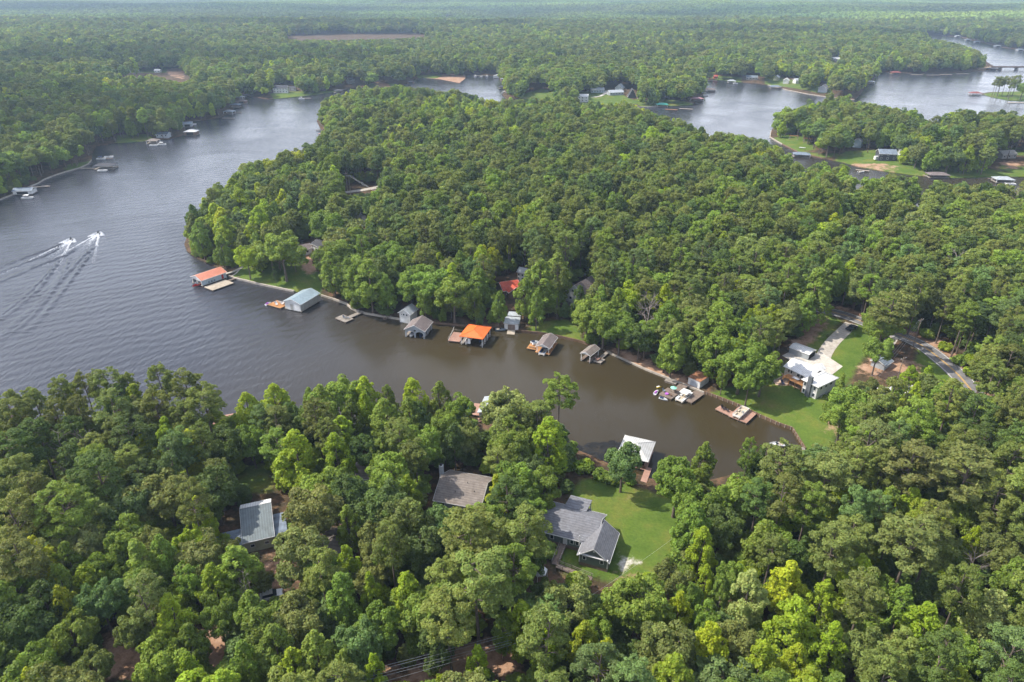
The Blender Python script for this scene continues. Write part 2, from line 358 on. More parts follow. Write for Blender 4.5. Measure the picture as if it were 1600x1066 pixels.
def wave(ang, scale, dist):
    mp_ = t.node('ShaderNodeMapping'); mp_.inputs['Rotation'].default_value = (0, 0, R(ang)); t.link(geo.outputs['Position'], mp_.inputs['Vector'])
    w = t.node('ShaderNodeTexWave'); w.wave_type = 'BANDS'; w.bands_direction = 'X'; w.wave_profile = 'SIN'
    w.inputs['Scale'].default_value = scale; w.inputs['Distortion'].default_value = dist; w.inputs['Detail'].default_value = 3; w.inputs['Detail Scale'].default_value = 1.2
    t.link(mp_.outputs[0], w.inputs['Vector']); return w
w1 = wave(62, 0.050, 5.0); w2 = wave(24, 0.085, 8.0)
mp_ = t.node('ShaderNodeMapping'); mp_.inputs['Rotation'].default_value = (0, 0, R(60)); mp_.inputs['Scale'].default_value = (1.0, .38, 1); t.link(geo.outputs['Position'], mp_.inputs['Vector'])
nr = t.node('ShaderNodeTexNoise'); nr.inputs['Scale'].default_value = .85; nr.inputs['Detail'].default_value = 5; nr.inputs['Roughness'].default_value = .6; t.link(mp_.outputs[0], nr.inputs['Vector'])
ns = noise(t, 2.6, 4, .6)
a1 = t.node('ShaderNodeMath', operation='MULTIPLY'); t.link(w1.outputs['Fac'], a1.inputs[0]); a1.inputs[1].default_value = .20
a2 = t.node('ShaderNodeMath', operation='MULTIPLY_ADD'); t.link(w2.outputs['Fac'], a2.inputs[0]); a2.inputs[1].default_value = .10; t.link(a1.outputs[0], a2.inputs[2])
a3 = t.node('ShaderNodeMath', operation='MULTIPLY_ADD'); t.link(nr.outputs['Fac'], a3.inputs[0]); a3.inputs[1].default_value = .55; t.link(a2.outputs[0], a3.inputs[2])
wa = t.node('ShaderNodeMapRange'); wa.inputs['From Min'].default_value = .3; wa.inputs['From Max'].default_value = .7; wa.inputs['To Min'].default_value = .35; wa.inputs['To Max'].default_value = 1.25; t.link(wind.outputs['Fac'], wa.inputs['Value'])
wb_ = t.node('ShaderNodeMath', operation='MULTIPLY'); t.link(wa.outputs[0], wb_.inputs[0]); t.link(mxm.outputs[0], wb_.inputs[1])
a4 = t.node('ShaderNodeMath', operation='MULTIPLY'); t.link(a3.outputs[0], a4.inputs[0]); t.link(wb_.outputs[0], a4.inputs[1])
a5 = t.node('ShaderNodeMath', operation='MULTIPLY_ADD'); t.link(ns.outputs['Fac'], a5.inputs[0]); a5.inputs[1].default_value = .045; t.link(a4.outputs[0], a5.inputs[2])
a6 = t.node('ShaderNodeMath', operation='MULTIPLY_ADD'); t.link(nr.outputs['Fac'], a6.inputs[0]); a6.inputs[1].default_value = .10; t.link(a5.outputs[0], a6.inputs[2])
bp = t.node('ShaderNodeBump'); bp.inputs['Strength'].default_value = 1.0; bp.inputs['Distance'].default_value = 0.45; t.link(a6.outputs[0], bp.inputs['Height']); t.link(bp.outputs[0], b.inputs['Normal'])
WATER_MAT = t.m
GXs = np.concatenate([[-3500, -1500], np.arange(-420, 341, 5.0), [700, 1500, 4500]]); GYs = np.concatenate([[60], np.arange(80, 441, 5.0), [600, 1100, 2000, 4200]])
XX, YY = np.meshgrid(GXs, GYs); WV = np.column_stack([XX.ravel(), YY.ravel()]); nx_ = len(GXs); sdw = -shore_dist(WV)
wf = [(j * nx_ + i, j * nx_ + i + 1, (j + 1) * nx_ + i + 1, (j + 1) * nx_ + i) for j in range(len(GYs) - 1) for i in range(nx_ - 1)]
wm = bpy.data.meshes.new('lake_water'); wm.from_pydata(np.column_stack([WV, np.zeros(len(WV))]).tolist(), [], wf); wm.update()
at_ = wm.attributes.new('offshore', 'FLOAT', 'POINT'); sdw[(np.abs(WV[:, 0] + 40) > 385) | (WV[:, 1] > 445)] = 60; at_.data.foreach_set('value', np.clip(sdw, -20, 60).astype(np.float32))
tag(link_obj('water', wm, [t.m]), 'brown lake and cove with rippled surface', kind='structure')

# ------------------------------------------------------------------ ribbons: roads, drives, paths
def drape(pts, step=2.0):
    """px centreline -> smooth world polyline"""
    W = np.array([list(at(x, y))[:2] for x, y in pts]); out = []
    n = len(W)
    for i in range(n - 1):
        p0 = W[max(i - 1, 0)]; p1 = W[i]; p2 = W[i + 1]; p3 = W[min(i + 2, n - 1)]
        k = max(2, int(np.hypot(*(p2 - p1)) / step))
        for j in range(k):
            s = j / k
            out.append(.5 * ((2 * p1) + (-p0 + p2) * s + (2 * p0 - 5 * p1 + 4 * p2 - p3) * s * s + (-p0 + 3 * p1 - 3 * p2 + p3) * s ** 3))
    out.append(W[-1]); return np.array(out)
def ribbon(name, line, offs, lift, m, kind='structure', label=None, dash=None):
    tng = np.gradient(line, axis=0); tng /= np.linalg.norm(tng, axis=1)[:, None] + 1e-9; nrm = np.stack([-tng[:, 1], tng[:, 0]], 1)
    v = []; f = []
    for (o0, o1) in offs:
        k = max(1, int(abs(o1 - o0) / 1.6)); base = len(v)
        for i in range(len(line)):
            for q in range(k + 1):
                p = line[i] + nrm[i] * (o0 + (o1 - o0) * q / k); v.append((p[0], p[1], 0))
        for i in range(len(line) - 1):
            if dash and (i // dash) % 2: continue
            for q in range(k):
                a = base + i * (k + 1) + q; f.append((a, a + k + 1, a + k + 2, a + 1))
    v = np.array(v); v[:, 2] = heights(v[:, :2]) + lift
    me = bpy.data.meshes.new(name); me.from_pydata(v.tolist(), [], f); me.update()
    return tag(link_obj(name, me, [m]), label, kind=kind)
def sheet(name, pts, lift, m, label=None):
    W = np.array([list(at(x, y))[:2] for x, y in pts]); mn = W.min(0); mxx = W.max(0); s = 1.5
    G = grid(mn[0], mxx[0], mn[1], mxx[1], s); G = G[in_poly(G, W) & (seg_dist(G, W) > .4)]
    W2 = resample(W, 1.5); P = [Vector(p) for p in W2] + [Vector(p) for p in G]; n = len(W2)
    vo, eo, fo, *_ = delaunay_2d_cdt(P, [(i, (i + 1) % n) for i in range(n)], [], 1, 1e-4)
    v = np.array([(q.x, q.y) for q in vo]); z = heights(v) + lift
    me = bpy.data.meshes.new(name); me.from_pydata(np.column_stack([v, z]).tolist(), [], [list(x) for x in fo]); me.update()
    return tag(link_obj(name, me, [m]), label, kind='structure')
asph = mat('asphalt', (0.17, 0.165, 0.165), .9, .25, .6)
conc = mat('concrete', (0.50, 0.46, 0.40), .85, .14, .5)
drv = mat('gravel_drive', (0.40, 0.36, 0.31), .9, .22, .9)
road_l = drape([(1185,468),(1240,476),(1283,484),(1320,493),(1353,505),(1385,517),(1405,524),(1440,540),(1470,562),(1500,589),(1526,622),(1552,660),(1590,705)])
ribbon('road', road_l, [(-3.4, 3.4)], .10, asph, label='two lane asphalt road curving through the woods')
ribbon('road_marking', road_l, [(-.28, -.10), (.10, .28)], .115, mat('yellow_line', (0.62, 0.36, 0.07), .8, .2), label='double yellow centre line')
ribbon('road_marking', road_l, [(-3.05, -2.85), (2.85, 3.05)], .115, mat('white_line', (0.62, 0.60, 0.56), .8, .2), label='white edge lines')
ribbon('driveway', drape([(1331,506),(1316,520),(1300,536),(1289,552),(1286,562)]), [(-2.4, 2.4)], .07, drv, label='pale gravel driveway')
sheet('parking_pad', [(1222,556),(1240,547),(1262,552),(1285,552),(1317,573),(1300,586),(1262,578),(1240,566)], .085, conc, 'concrete parking pad')
ribbon('driveway', drape([(1398,524),(1386,541),(1366,556)]), [(-1.8, 1.8)], .07, drv, label='short gravel drive in front of the shaded house')
ribbon('road', drape([(505,306),(530,302),(560,298),(592,292),(612,282)]), [(-2.6, 2.6)], .10, drv, label='pale lane through the point woods')
sheet('driveway', [(561,340),(570,336),(578,346),(568,354),(558,352)], .08, conc, 'small concrete forecourt in the woods')
ribbon('road', drape([(1290,336),(1345,341),(1400,346),(1450,345)]), [(-2.4, 2.4)], .10, drv, label='pale road beyond the pine wood')
ribbon('path', drape([(352,430),(368,423),(386,413)], 1), [(-.9, .9)], .08, conc, label='concrete walk to the salmon roofed boathouse')
ribbon('path', drape([(361,434),(369,427),(378,416)], 1), [(-.4, .4)], .08, conc, label='narrow concrete path across the lawn')
ribbon('path', drape([(923,152),(935,151),(944,147),(948,142)], 3), [(-2, 2)], .15, conc, label='pale drive to the far shore houses')
# ------------------------------------------------------------------ trees: prototypes
def leaf_material():
    t = NT('foliage')
    tint = t.node('ShaderNodeAttribute'); tint.attribute_type = 'INSTANCER'; tint.attribute_name = 'tint'
    var = t.node('ShaderNodeAttribute'); var.attribute_type = 'GEOMETRY'; var.attribute_name = 'leafvar'
    m = t.node('ShaderNodeMixRGB'); m.blend_type = 'MULTIPLY'; m.inputs['Fac'].default_value = 1
    t.link(tint.outputs['Color'], m.inputs['Color1']); t.link(var.outputs['Color'], m.inputs['Color2'])
    d = t.node('ShaderNodeBsdfPrincipled'); d.inputs['Roughness'].default_value = .62; d.inputs['Specular IOR Level'].default_value = .22
    tr = t.node('ShaderNodeBsdfTranslucent'); ms = t.node('ShaderNodeMixShader'); ms.inputs['Fac'].default_value = .34
    g = t.node('ShaderNodeMixRGB'); g.blend_type = 'MULTIPLY'; g.inputs['Fac'].default_value = 1; g.inputs['Color2'].default_value = (1.35, 1.25, .5, 1)
    t.link(m.outputs[0], d.inputs['Base Color']); t.link(m.outputs[0], g.inputs['Color1']); t.link(g.outputs[0], tr.inputs['Color'])
    t.link(d.outputs[0], ms.inputs[1]); t.link(tr.outputs[0], ms.inputs[2]); t.link(ms.outputs[0], t.out.inputs['Surface'])
    return t.m
LEAF = leaf_material()
BARK = mat('bark', (0.16, 0.125, 0.10), .95, .4, 3.0, bump=.4)
DEADWOOD = mat('dead_wood', (0.30, 0.25, 0.22), .95, .3, 3.0, bump=.3)

def unit(v): return v / (np.linalg.norm(v, axis=-1, keepdims=True) + 1e-9)
def quads(C, N, S, g, elong=1.0, fold=.0):
    """leaf clumps: one bent quad each, centre C, normal N, size S"""
    n = len(C); r = unit(g.normal(size=(n, 3))); a = unit(np.cross(N, r)); b_ = np.cross(N, a)
    S = S[:, None] * .5; a = a * S * elong; b_ = b_ * S / elong
    q = np.stack([C - a - b_ * .75, C + a * .8 - b_, C + a + b_ * .8, C - a * .85 + b_], 1)
    return q.reshape(-1, 3)
def crown_mesh(name, kind, seed, dens=1.0, leaf=.42, smooth=False):
    g = np.random.default_rng(seed); C = []; N = []; S = []; VAR = []
    if kind == 'oak':          # broad rounded crown, radius 5, height 15
        n = 64; R0, H = 5.0, 15.5
        d = unit(g.normal(size=(n, 3))); d[:, 2] = np.abs(d[:, 2]) * 1.0 - .35; d = unit(d)
        bump_ = 1 + .22 * np.sin(np.arctan2(d[:, 1], d[:, 0]) * g.integers(2, 5) + g.uniform(0, 6)); rad = g.uniform(.5, .92, n) * bump_; cen = d * rad[:, None] * np.array([R0, R0, 5.6]) + np.array([0, 0, 9.2])
        cen[:, :2] += g.normal(0, .3, (n, 2)); lr = g.uniform(.75, 1.65, n); sq = .82; cen *= np.array([g.uniform(.88, 1.12), g.uniform(.88, 1.12), 1]); cen[:, 2] += g.normal(0, .5, n)
    elif kind == 'gum':        # taller, ragged, pointed clusters, radius 4.4, height 18
        n = 84; R0, H = 4.3, 18.0
        zz = g.uniform(0, 1, n) ** .9; prof = np.sin(np.pi * np.clip(.16 + .84 * zz, 0, 1)) ** .75 * (1 - .25 * zz); an = g.uniform(0, 6.283, n)
        rr = prof * R0 * g.uniform(.45, .92, n)
        cen = np.stack([np.cos(an) * rr, np.sin(an) * rr, 3.4 + zz * 13.4], 1); lr = g.uniform(.55, 1.15, n) * (1.12 - .35 * zz); sq = 1.25
    elif kind == 'poplar':     # slim young tree
        n = 26; R0, H = 2.6, 14.0
        zz = g.uniform(0, 1, n); an = g.uniform(0, 6.283, n); rr = (1 - zz * .75) * R0 * g.uniform(.3, .85, n)
        cen = np.stack([np.cos(an) * rr, np.sin(an) * rr, 3.5 + zz * 9.6], 1); lr = g.uniform(.65, 1.1, n); sq = 1.2
    elif kind == 'pine':       # rounded open top of flat tufts on a long bole
        n = 62; R0, H = 4.4, 24.0
        zz = g.uniform(0, 1, n); prof = np.sqrt(np.clip(1 - (zz * 1.55 - .62) ** 2, .05, 1)); an = g.uniform(0, 6.283, n)
        rr = prof * R0 * g.uniform(.35, .95, n) ** .8
        cen = np.stack([np.cos(an) * rr, np.sin(an) * rr, 13.6 + zz * 9.6], 1); lr = g.uniform(.6, 1.25, n); sq = .62
    elif kind == 'shrub':
        n = 14; R0, H = 2.0, 2.6
        d = unit(g.normal(size=(n, 3))); d[:, 2] = np.abs(d[:, 2])
        cen = d * g.uniform(.4, .75, n)[:, None] * np.array([2, 2, 1.5]) + np.array([0, 0, .8]); lr = g.uniform(.55, .95, n); sq = .9
    if smooth: lr = lr * 1.45; lr *= g.uniform(.9, 1.1, n)
    # small satellites make the outline ragged
    k = int(n * (.35 if smooth else .9)); src = g.integers(0, n, k); o = unit(g.normal(size=(k, 3)) + unit(cen[src] - cen.mean(0)) * .8)
    cen2 = cen[src] + o * lr[src, None] * np.array([1.15, 1.15, .95]); lr2 = lr[src] * g.uniform(.32, .55, k)
    cen = np.vstack([cen, cen2]); lr = np.concatenate([lr, lr2]); mid = cen.mean(0)
    for i in range(len(cen)):
        m = max(3, int(58 * dens * lr[i] ** 1.7 * (.42 / .42)))
        dd = unit(g.normal(size=(m, 3))); out = unit(cen[i] - mid)
        flip = (dd @ out) < g.uniform(-.9, .1, m); dd[flip] *= -1
        low = (dd[:, 2] < -.35) & (g.uniform(size=m) < .6); dd[low, 2] *= -1
        rr = lr[i] * g.uniform(.62, 1.08, m) ** .6
        P = cen[i] + dd * rr[:, None] * np.array([1, 1, sq])
        nn = unit(dd * .70 + np.array([0, 0, .45]) + g.normal(size=(m, 3)) * .55)
        C.append(P); N.append(nn); S.append(leaf * g.uniform(.6, 1.35, m))
        VAR.append(np.full(m, g.uniform(.90, 1.1) if smooth else g.uniform(.80, 1.2)) * g.uniform(.78, 1.22, m))
    C = np.vstack(C); N = np.vstack(N); S = np.concatenate(S); VAR = np.concatenate(VAR)
    q = quads(C, N, S, g, 1.35 if kind == 'pine' else 1.12)
    me = bpy.data.meshes.new(name); nq = len(C)
    me.vertices.add(nq * 4); me.vertices.foreach_set('co', q.ravel().astype(np.float32))
    me.loops.add(nq * 4); me.loops.foreach_set('vertex_index', np.arange(nq * 4, dtype=np.int32))
    me.polygons.add(nq); me.polygons.foreach_set('loop_start', np.arange(0, nq * 4, 4, dtype=np.int32)); me.polygons.foreach_set('loop_total', np.full(nq, 4, np.int32))
    a = me.attributes.new('leafvar', 'FLOAT_COLOR', 'POINT')
    vv = np.repeat(VAR, 4); yel = np.repeat(g.uniform(.92, 1.12, nq), 4)
    a.data.foreach_set('color', np.stack([vv * yel, vv, vv * .95, np.ones_like(vv)], 1).ravel().astype(np.float32))
    me.update(calc_edges=True); me.materials.append(LEAF)
    return me, cen, lr
def tube_geo(pts, rad, sides=6):
    v = []; f = []; pts = [np.array(p, float) for p in pts]
    for i, p in enumerate(pts):
        d = unit(pts[min(i + 1, len(pts) - 1)] - pts[max(i - 1, 0)]); a = unit(np.cross(d, [0.31, .17, .93] if abs(d[2]) < .9 else [1, 0, 0])); b_ = np.cross(d, a)
        for k in range(sides):
            t_ = 2 * math.pi * k / sides; v.append(p + (a * math.cos(t_) + b_ * math.sin(t_)) * rad[i])
    for i in range(len(pts) - 1):
        for k in range(sides):
            f.append([i * sides + k, i * sides + (k + 1) % sides, (i + 1) * sides + (k + 1) % sides, (i + 1) * sides + k])
    return v, f
def trunk_mesh(name, kind, cen, seed, m=None, bare=False):
    g = np.random.default_rng(seed + 99); V_ = []; F_ = []
    top = {'oak': 11.5, 'gum': 16, 'poplar': 12, 'pine': 22.5, 'shrub': 1.5}[kind]; r0 = {'oak': .34, 'gum': .27, 'poplar': .15, 'pine': .30, 'shrub': .08}[kind]
    lean = g.normal(0, .25, 2); ps = [np.array([lean[0] * s * s * 1.5, lean[1] * s * s * 1.5, top * s - .3]) for s in np.linspace(0, 1, 6)]
    def add(p, r, s):
        v, f = tube_geo(p, r, s); o = len(V_); V_.extend(v); F_.extend([[x + o for x in q] for q in f])
    add(ps, [r0 * (1.25 if i == 0 else 1 - .13 * i) for i in range(6)], 7)
    idx = g.permutation(len(cen))[:{'oak': 12, 'gum': 8, 'poplar': 5, 'pine': 14, 'shrub': 3}[kind] * (2 if bare else 1)]
    for i in idx:
        c = cen[i]; zb = min(top * .97, max(top * .25, c[2] - np.hypot(c[0], c[1]) * (.25 if kind == 'pine' else .75)))
        s = (zb + .3) / top; b0 = np.array([lean[0] * s * s * 1.5, lean[1] * s * s * 1.5, zb]); md = (b0 + c) / 2 + np.array([0, 0, .3])
        add([b0, md, c], [r0 * .36, r0 * .24, .03], 4)
        if bare:
            for _ in range(5):
                d = unit(g.normal(size=3) + np.array([0, 0, .5]) + unit(c - b0)) * g.uniform(1, 2.4); bb = md + (c - md) * g.uniform(.2, 1)
                add([bb, bb + d * .5 + g.normal(0, .1, 3), bb + d], [.06, .04, .02], 3)
    me = bpy.data.meshes.new(name); me.from_pydata([list(x) for x in V_], [], F_); me.update(); me.materials.append(m or BARK)
    me.polygons.foreach_set('use_smooth', np.ones(len(me.polygons), bool)); return me

KINDS_ = {'oak': (5.0, 15.5), 'gum': (4.3, 18.0), 'poplar': (2.6, 14.0), 'pine': (4.4, 24.0), 'shrub': (2.0, 2.6), 'dead': (4.0, 20.0)}
PROTO = {}      # kind -> list of (crown mesh, trunk mesh)
for kd, nv in (('oak', 7), ('gum', 7), ('poplar', 3), ('pine', 7), ('shrub', 3)):
    PROTO[kd] = []
    for v_ in range(nv):
        cm, cen, lr = crown_mesh(kd + '_crown', kd, 100 + v_ * 17 + len(kd) * 1000, 2.0 if kd != 'pine' else 2.3, .32 if kd != 'pine' else .27)
        PROTO[kd].append((cm, trunk_mesh(kd + '_trunk', kd, cen[:20], v_)))
PROTO['dead'] = []
for v_ in range(2):
    g = np.random.default_rng(900 + v_); zz = g.uniform(0, 1, 26); an = g.uniform(0, 6.28, 26)
    cc = np.stack([np.cos(an) * 3.2 * (1 - .5 * zz), np.sin(an) * 3.2 * (1 - .5 * zz), 9 + zz * 9], 1)
    PROTO['dead'].append((None, trunk_mesh('dead_tree', 'gum', cc, v_ + 40, DEADWOOD, bare=True)))

# lighter copies for the wood farther off, joined crown + trunk
fcol = bpy.data.collections.new('forest_kinds'); fobjs = []
def joined(name, kd, seed, dens, leaf, trunk=True):
    cm, cen, lr = crown_mesh(name, kd, seed, dens, leaf, True)
    if trunk:
        import bmesh
        tm = trunk_mesh(name + 't', kd, cen[:20], seed); bm = bmesh.new(); bm.from_mesh(cm); n0 = len(bm.faces); bm.from_mesh(tm); bm.faces.ensure_lookup_table()
        for f in bm.faces[n0:]: f.material_index = 1
        cm.materials.append(BARK); bm.to_mesh(cm); bm.free(); bpy.data.meshes.remove(tm)
    return cm
def reg(me, i):
    o = bpy.data.objects.new('wood_%03d' % i, me); fcol.objects.link(o); return o
LOD = {}        # (kind, lod) -> list of prototype indices
cnt = 0
import bmesh
for lod, (dn, lf) in enumerate(((1.0, .44), (.5, .62), (.15, 1.15))):
    for kd in ('oak', 'gum', 'pine'):
        LOD[(kd, lod)] = []
        for v_ in range((4, 4, 3)[lod]):
            if lod == 0:
                cm0, tm0 = PROTO[kd][v_]; bm = bmesh.new(); bm.from_mesh(cm0); n0 = len(bm.faces); bm.from_mesh(tm0); bm.faces.ensure_lookup_table()
                for f in bm.faces[n0:]: f.material_index = 1
                me = bpy.data.meshes.new(kd + '_whole'); me.materials.append(LEAF); me.materials.append(BARK); bm.to_mesh(me); bm.free()
            else:
                me = joined(kd + '_far', kd, 500 + v_ * 31 + lod * 7 + len(kd) * 100, dn * (1.2 if kd == 'pine' else 1), lf * (.85 if kd == 'pine' else 1), lod < 2)
            reg(me, cnt); LOD[(kd, lod)].append(cnt); cnt += 1
def patch_mesh(i):
    g = np.random.default_rng(3000 + i); n = 58; tot = []; var = []
    P = g.uniform(-42, 42, (400, 2)); sel = []
    for p in P:
        if all(np.hypot(*(p - q)) > 8.6 for q in sel): sel.append(p)
        if len(sel) == n: break
    for p in sel:
        r = g.uniform(4.2, 7.0); h = g.uniform(13, 23); m = 40
        d = unit(g.normal(size=(m, 3))); d[:, 2] = np.abs(d[:, 2]) * 1.2 - .2
        C = np.array([p[0], p[1], h - 5.2]) + d * np.array([r, r, 5]) * g.uniform(.75, 1.05, (m, 1)); N = unit(d + g.normal(size=(m, 3)) * .35)
        tot.append(quads(C, N, g.uniform(1.6, 3.0, m), g)); v = g.uniform(.5, 1.45); var.append(np.full(m, v) * g.uniform(.85, 1.15, m))
    q = np.vstack(tot); V_ = np.concatenate(var); nq = len(V_)
    me = bpy.data.meshes.new('wood_patch'); me.vertices.add(nq * 4); me.vertices.foreach_set('co', q.ravel().astype(np.float32))
    me.loops.add(nq * 4); me.loops.foreach_set('vertex_index', np.arange(nq * 4, dtype=np.int32)); me.polygons.add(nq)
    me.polygons.foreach_set('loop_start', np.arange(0, nq * 4, 4, dtype=np.int32)); me.polygons.foreach_set('loop_total', np.full(nq, 4, np.int32))
    a = me.attributes.new('leafvar', 'FLOAT_COLOR', 'POINT'); vv = np.repeat(V_, 4); a.data.foreach_set('color', np.stack([vv, vv, vv, vv * 0 + 1], 1).ravel().astype(np.float32))
    me.update(calc_edges=True); me.materials.append(LEAF); return me
PATCH = []
for i in range(5): reg(patch_mesh(i), cnt); PATCH.append(cnt); cnt += 1

# ------------------------------------------------------------------ what the trees leave in view (photo pixels)
VIS = [
 [(-80,345),(0,313),(60,288),(100,271),(143,252),(145,230),(200,223.5),(262,218.5),(290,210),(290,193),(345,185),(370,166),(388,152.5),(420,156),(470,152),(522,145),(508,153),(500,165),(493,180),(496,195),(503,205),(500,213),(480,225),(455,232),(430,238),(405,250),(385,254),(368,256),(350,280),(330,288),(318,305),(300,318),(290,335),(289,355),(286,375),(288,392),(300,402),(340,418),(385,441),(416,448),(460,457),(500,464),(522,470),(541,477),(557,488),(600,497),(635,503),(700,509),(770,514),(840,522),(905,536),(950,553),(1010,580),(1060,600),(1100,616),(1155,637),(1190,654),(1238,673),(1256,703),(1215,700),(1190,700),(1150,728),(1118,750),(1080,715),(1040,716),(1018,742),(960,726),(900,702),(893,660),(850,630),(825,628),(790,605),(765,650),(735,650),(728,628),(680,603),(645,582),(600,577),(555,574),(505,595),(465,585),(425,606),(385,613),(340,612),(290,592),(250,580),(190,592),(140,589),(80,611),(40,620),(-80,622)],
 [(640,132),(660,122),(690,125),(718,131),(728,117),(778,119),(784,128),(790,138),(793,150),(775,155),(757,152),(735,147),(715,140),(690,143),(665,135),(645,136)],
 [(1008,169),(1083,165),(1100,139),(1115,125),(1200,134),(1260,148),(1322,158),(1345,152),(1353,136),(1372,115),(1440,116),(1500,114),(1549,108),(1552,99),(1540,84),(1500,68),(1460,60),(1430,57.5),(1500,58.5),(1540,68.5),(1600,80),(1700,88),(1700,140),(1600,142),(1545,145),(1533,147),(1575,157.5),(1600,159),(1640,161),(1640,178),(1600,174),(1560,170),(1545,175),(1520,172),(1500,169),(1480,175),(1455,185),(1445,178),(1430,172),(1410,170),(1385,165),(1370,162),(1350,160),(1300,157),(1265,158),(1250,166),(1225,169),(1211,176),(1206,200),(1204,222),(1180,215),(1145,207),(1105,205),(1095,192),(1060,183),(1020,176)],
 [(1207,217),(1232,212),(1262,224),(1275,240),(1287,250),(1272,260),(1252,262),(1243,243)],
 [(1332,264),(1350,266),(1352,278),(1345,290),(1336,288)], [(1432,308),(1441,308),(1440,318),(1433,318)],
 [(1300,247),(1330,240),(1334,224),(1345,224),(1350,238),(1385,233),(1402,240),(1400,256),(1440,266),(1475,271),(1540,272),(1600,278),(1600,287),(1520,286),(1500,283),(1475,277),(1440,272),(1400,265),(1350,259),(1300,254)],
 [(1555,242),(1562,236),(1600,236),(1600,252)], [(1230,236),(1240,232),(1265,240),(1262,248),(1240,246)],
 [(358,432),(372,414),(395,424),(412,424),(430,432),(465,430),(490,428),(495,450),(460,457),(416,447)], [(472,402),(488,398),(486,424),(474,420)],
 [(625,472),(642,466),(655,478),(672,498),(672,503),(640,502),(625,496)], [(783,484),(800,482),(820,486),(818,505),(845,503),(890,507),(905,518),(906,533),(840,521),(800,518),(783,516)],
 [(776,432),(800,428),(806,415),(822,415),(820,440),(815,462),(800,458),(776,445)], [(884,452),(906,434),(922,430),(918,450),(902,476),(886,468)],
 [(950,553),(958,545),(1005,568),(1045,585),(1075,588),(1085,583),(1106,590),(1104,612),(1060,600)], [(790,452),(815,465),(812,484),(798,480)],
 [(1112,614),(1140,612),(1150,625),(1180,622),(1200,612),(1213,606),(1214,580),(1200,560),(1225,556),(1234,532),(1250,530),(1262,508),(1283,484),(1320,490),(1352,503),(1352,540),(1336,575),(1325,592),(1310,600),(1312,620),(1300,640),(1298,665),(1290,690),(1260,703),(1238,673),(1190,654),(1155,637)],
 [(1340,578),(1352,558),(1372,556),(1395,545),(1405,522),(1395,512),(1412,518),(1440,532),(1475,555),(1510,590),(1512,600),(1490,592),(1455,590),(1440,590),(1425,578),(1400,590),(1375,592)],
 [(850,780),(860,775),(895,770),(900,748),(930,746),(1000,765),(1040,775),(1050,800),(1042,850),(1030,878),(1004,886),(978,900),(955,905),(905,893),(880,884),(866,872),(874,850),(850,815)],
 [(833,888),(852,886),(854,903),(840,908)], [(669,742),(680,725),(690,722),(768,742),(752,788),(735,796),(680,790),(668,780)],
 [(352,818),(385,810),(386,780),(430,768),(438,800),(434,842),(395,858),(378,838),(355,832)], [(382,735),(418,728),(430,765),(392,765)],
 [(506,840),(550,838),(553,862),(520,856)], [(552,724),(578,722),(580,738),(550,745)], [(730,636),(742,630),(757,622),(764,622),(760,655),(735,655)],
 [(585,1050),(630,1035),(700,1022),(745,1012),(790,1015),(760,1035),(735,1045),(690,1066),(600,1066)],
 [(165,1010),(210,1000),(212,1066),(165,1066)], [(425,888),(442,895),(440,920),(424,915)], [(328,1000),(355,995),(358,1020),(335,1025)],
 [(424,135),(440,131),(462,135),(465,148),(540,142),(535,146),(470,151),(425,152)], [(905,150),(918,147),(945,140),(972,136),(995,145),(1000,155),(960,152),(930,157),(905,159)],
 [(1028,160),(1042,160),(1060,163),(1080,160),(1082,165),(1030,168)], [(820,146),(850,141),(870,143),(850,152),(822,154)],
 [(445,56),(520,53),(620,53),(688,54),(620,60),(520,62),(450,61)], [(180,112),(290,110),(294,125),(275,128),(240,117),(180,116)], [(540,138),(545,130),(560,133),(556,138)],
 [(655,118),(690,119),(728,118),(726,128),(700,128),(658,124)], [(1299,96),(1300,88),(1313,88),(1314,96)],[(1205,135),(1212,120),(1250,124),(1255,140),(1240,143)],
 [(1280,128),(1292,130),(1300,145),(1275,146)], [(1160,128),(1165,117),(1182,117),(1184,126)], [(535,290),(550,285),(592,288),(590,296),(540,302)], [(560,340),(572,338),(577,348),(562,356)],
 [(182,216),(232,214),(232,220),(185,223)], [(110,262),(135,250),(142,252),(130,262)], [(1320,337),(1350,337),(1350,344),(1320,343)], [(1090,932),(1115,932),(1122,952),(1110,955)],
 [(458,378),(500,370),(508,380),(470,398)],[(985,998),(1003,995),(1006,1008),(996,1010)], [(1112,122),(1100,112),(1118,112),(1120,122)],
]
VISP = [np.array(v, float) for v in VIS]
def blocks_view(X, Y, r, H, kd):
    """does the tree (vectors) cover something the photo shows?"""
    n = len(X); gz = heights(np.stack([X, Y], 1)); bad = np.zeros(n, bool)
    for fz, fr in ((.98, 0.0), (.85, .6), (.7, .85), (.5, .8), (.3, .35), (.05, 0)):
        for sx in ((-1, -.5, 0, .5, 1) if fr else (0,)):
            P = np.stack([X + sx * r * fr, Y, gz + H * fz], 1); q = project(P)[:, :2]
            for v in VISP: bad |= in_poly(q, v)
    return bad
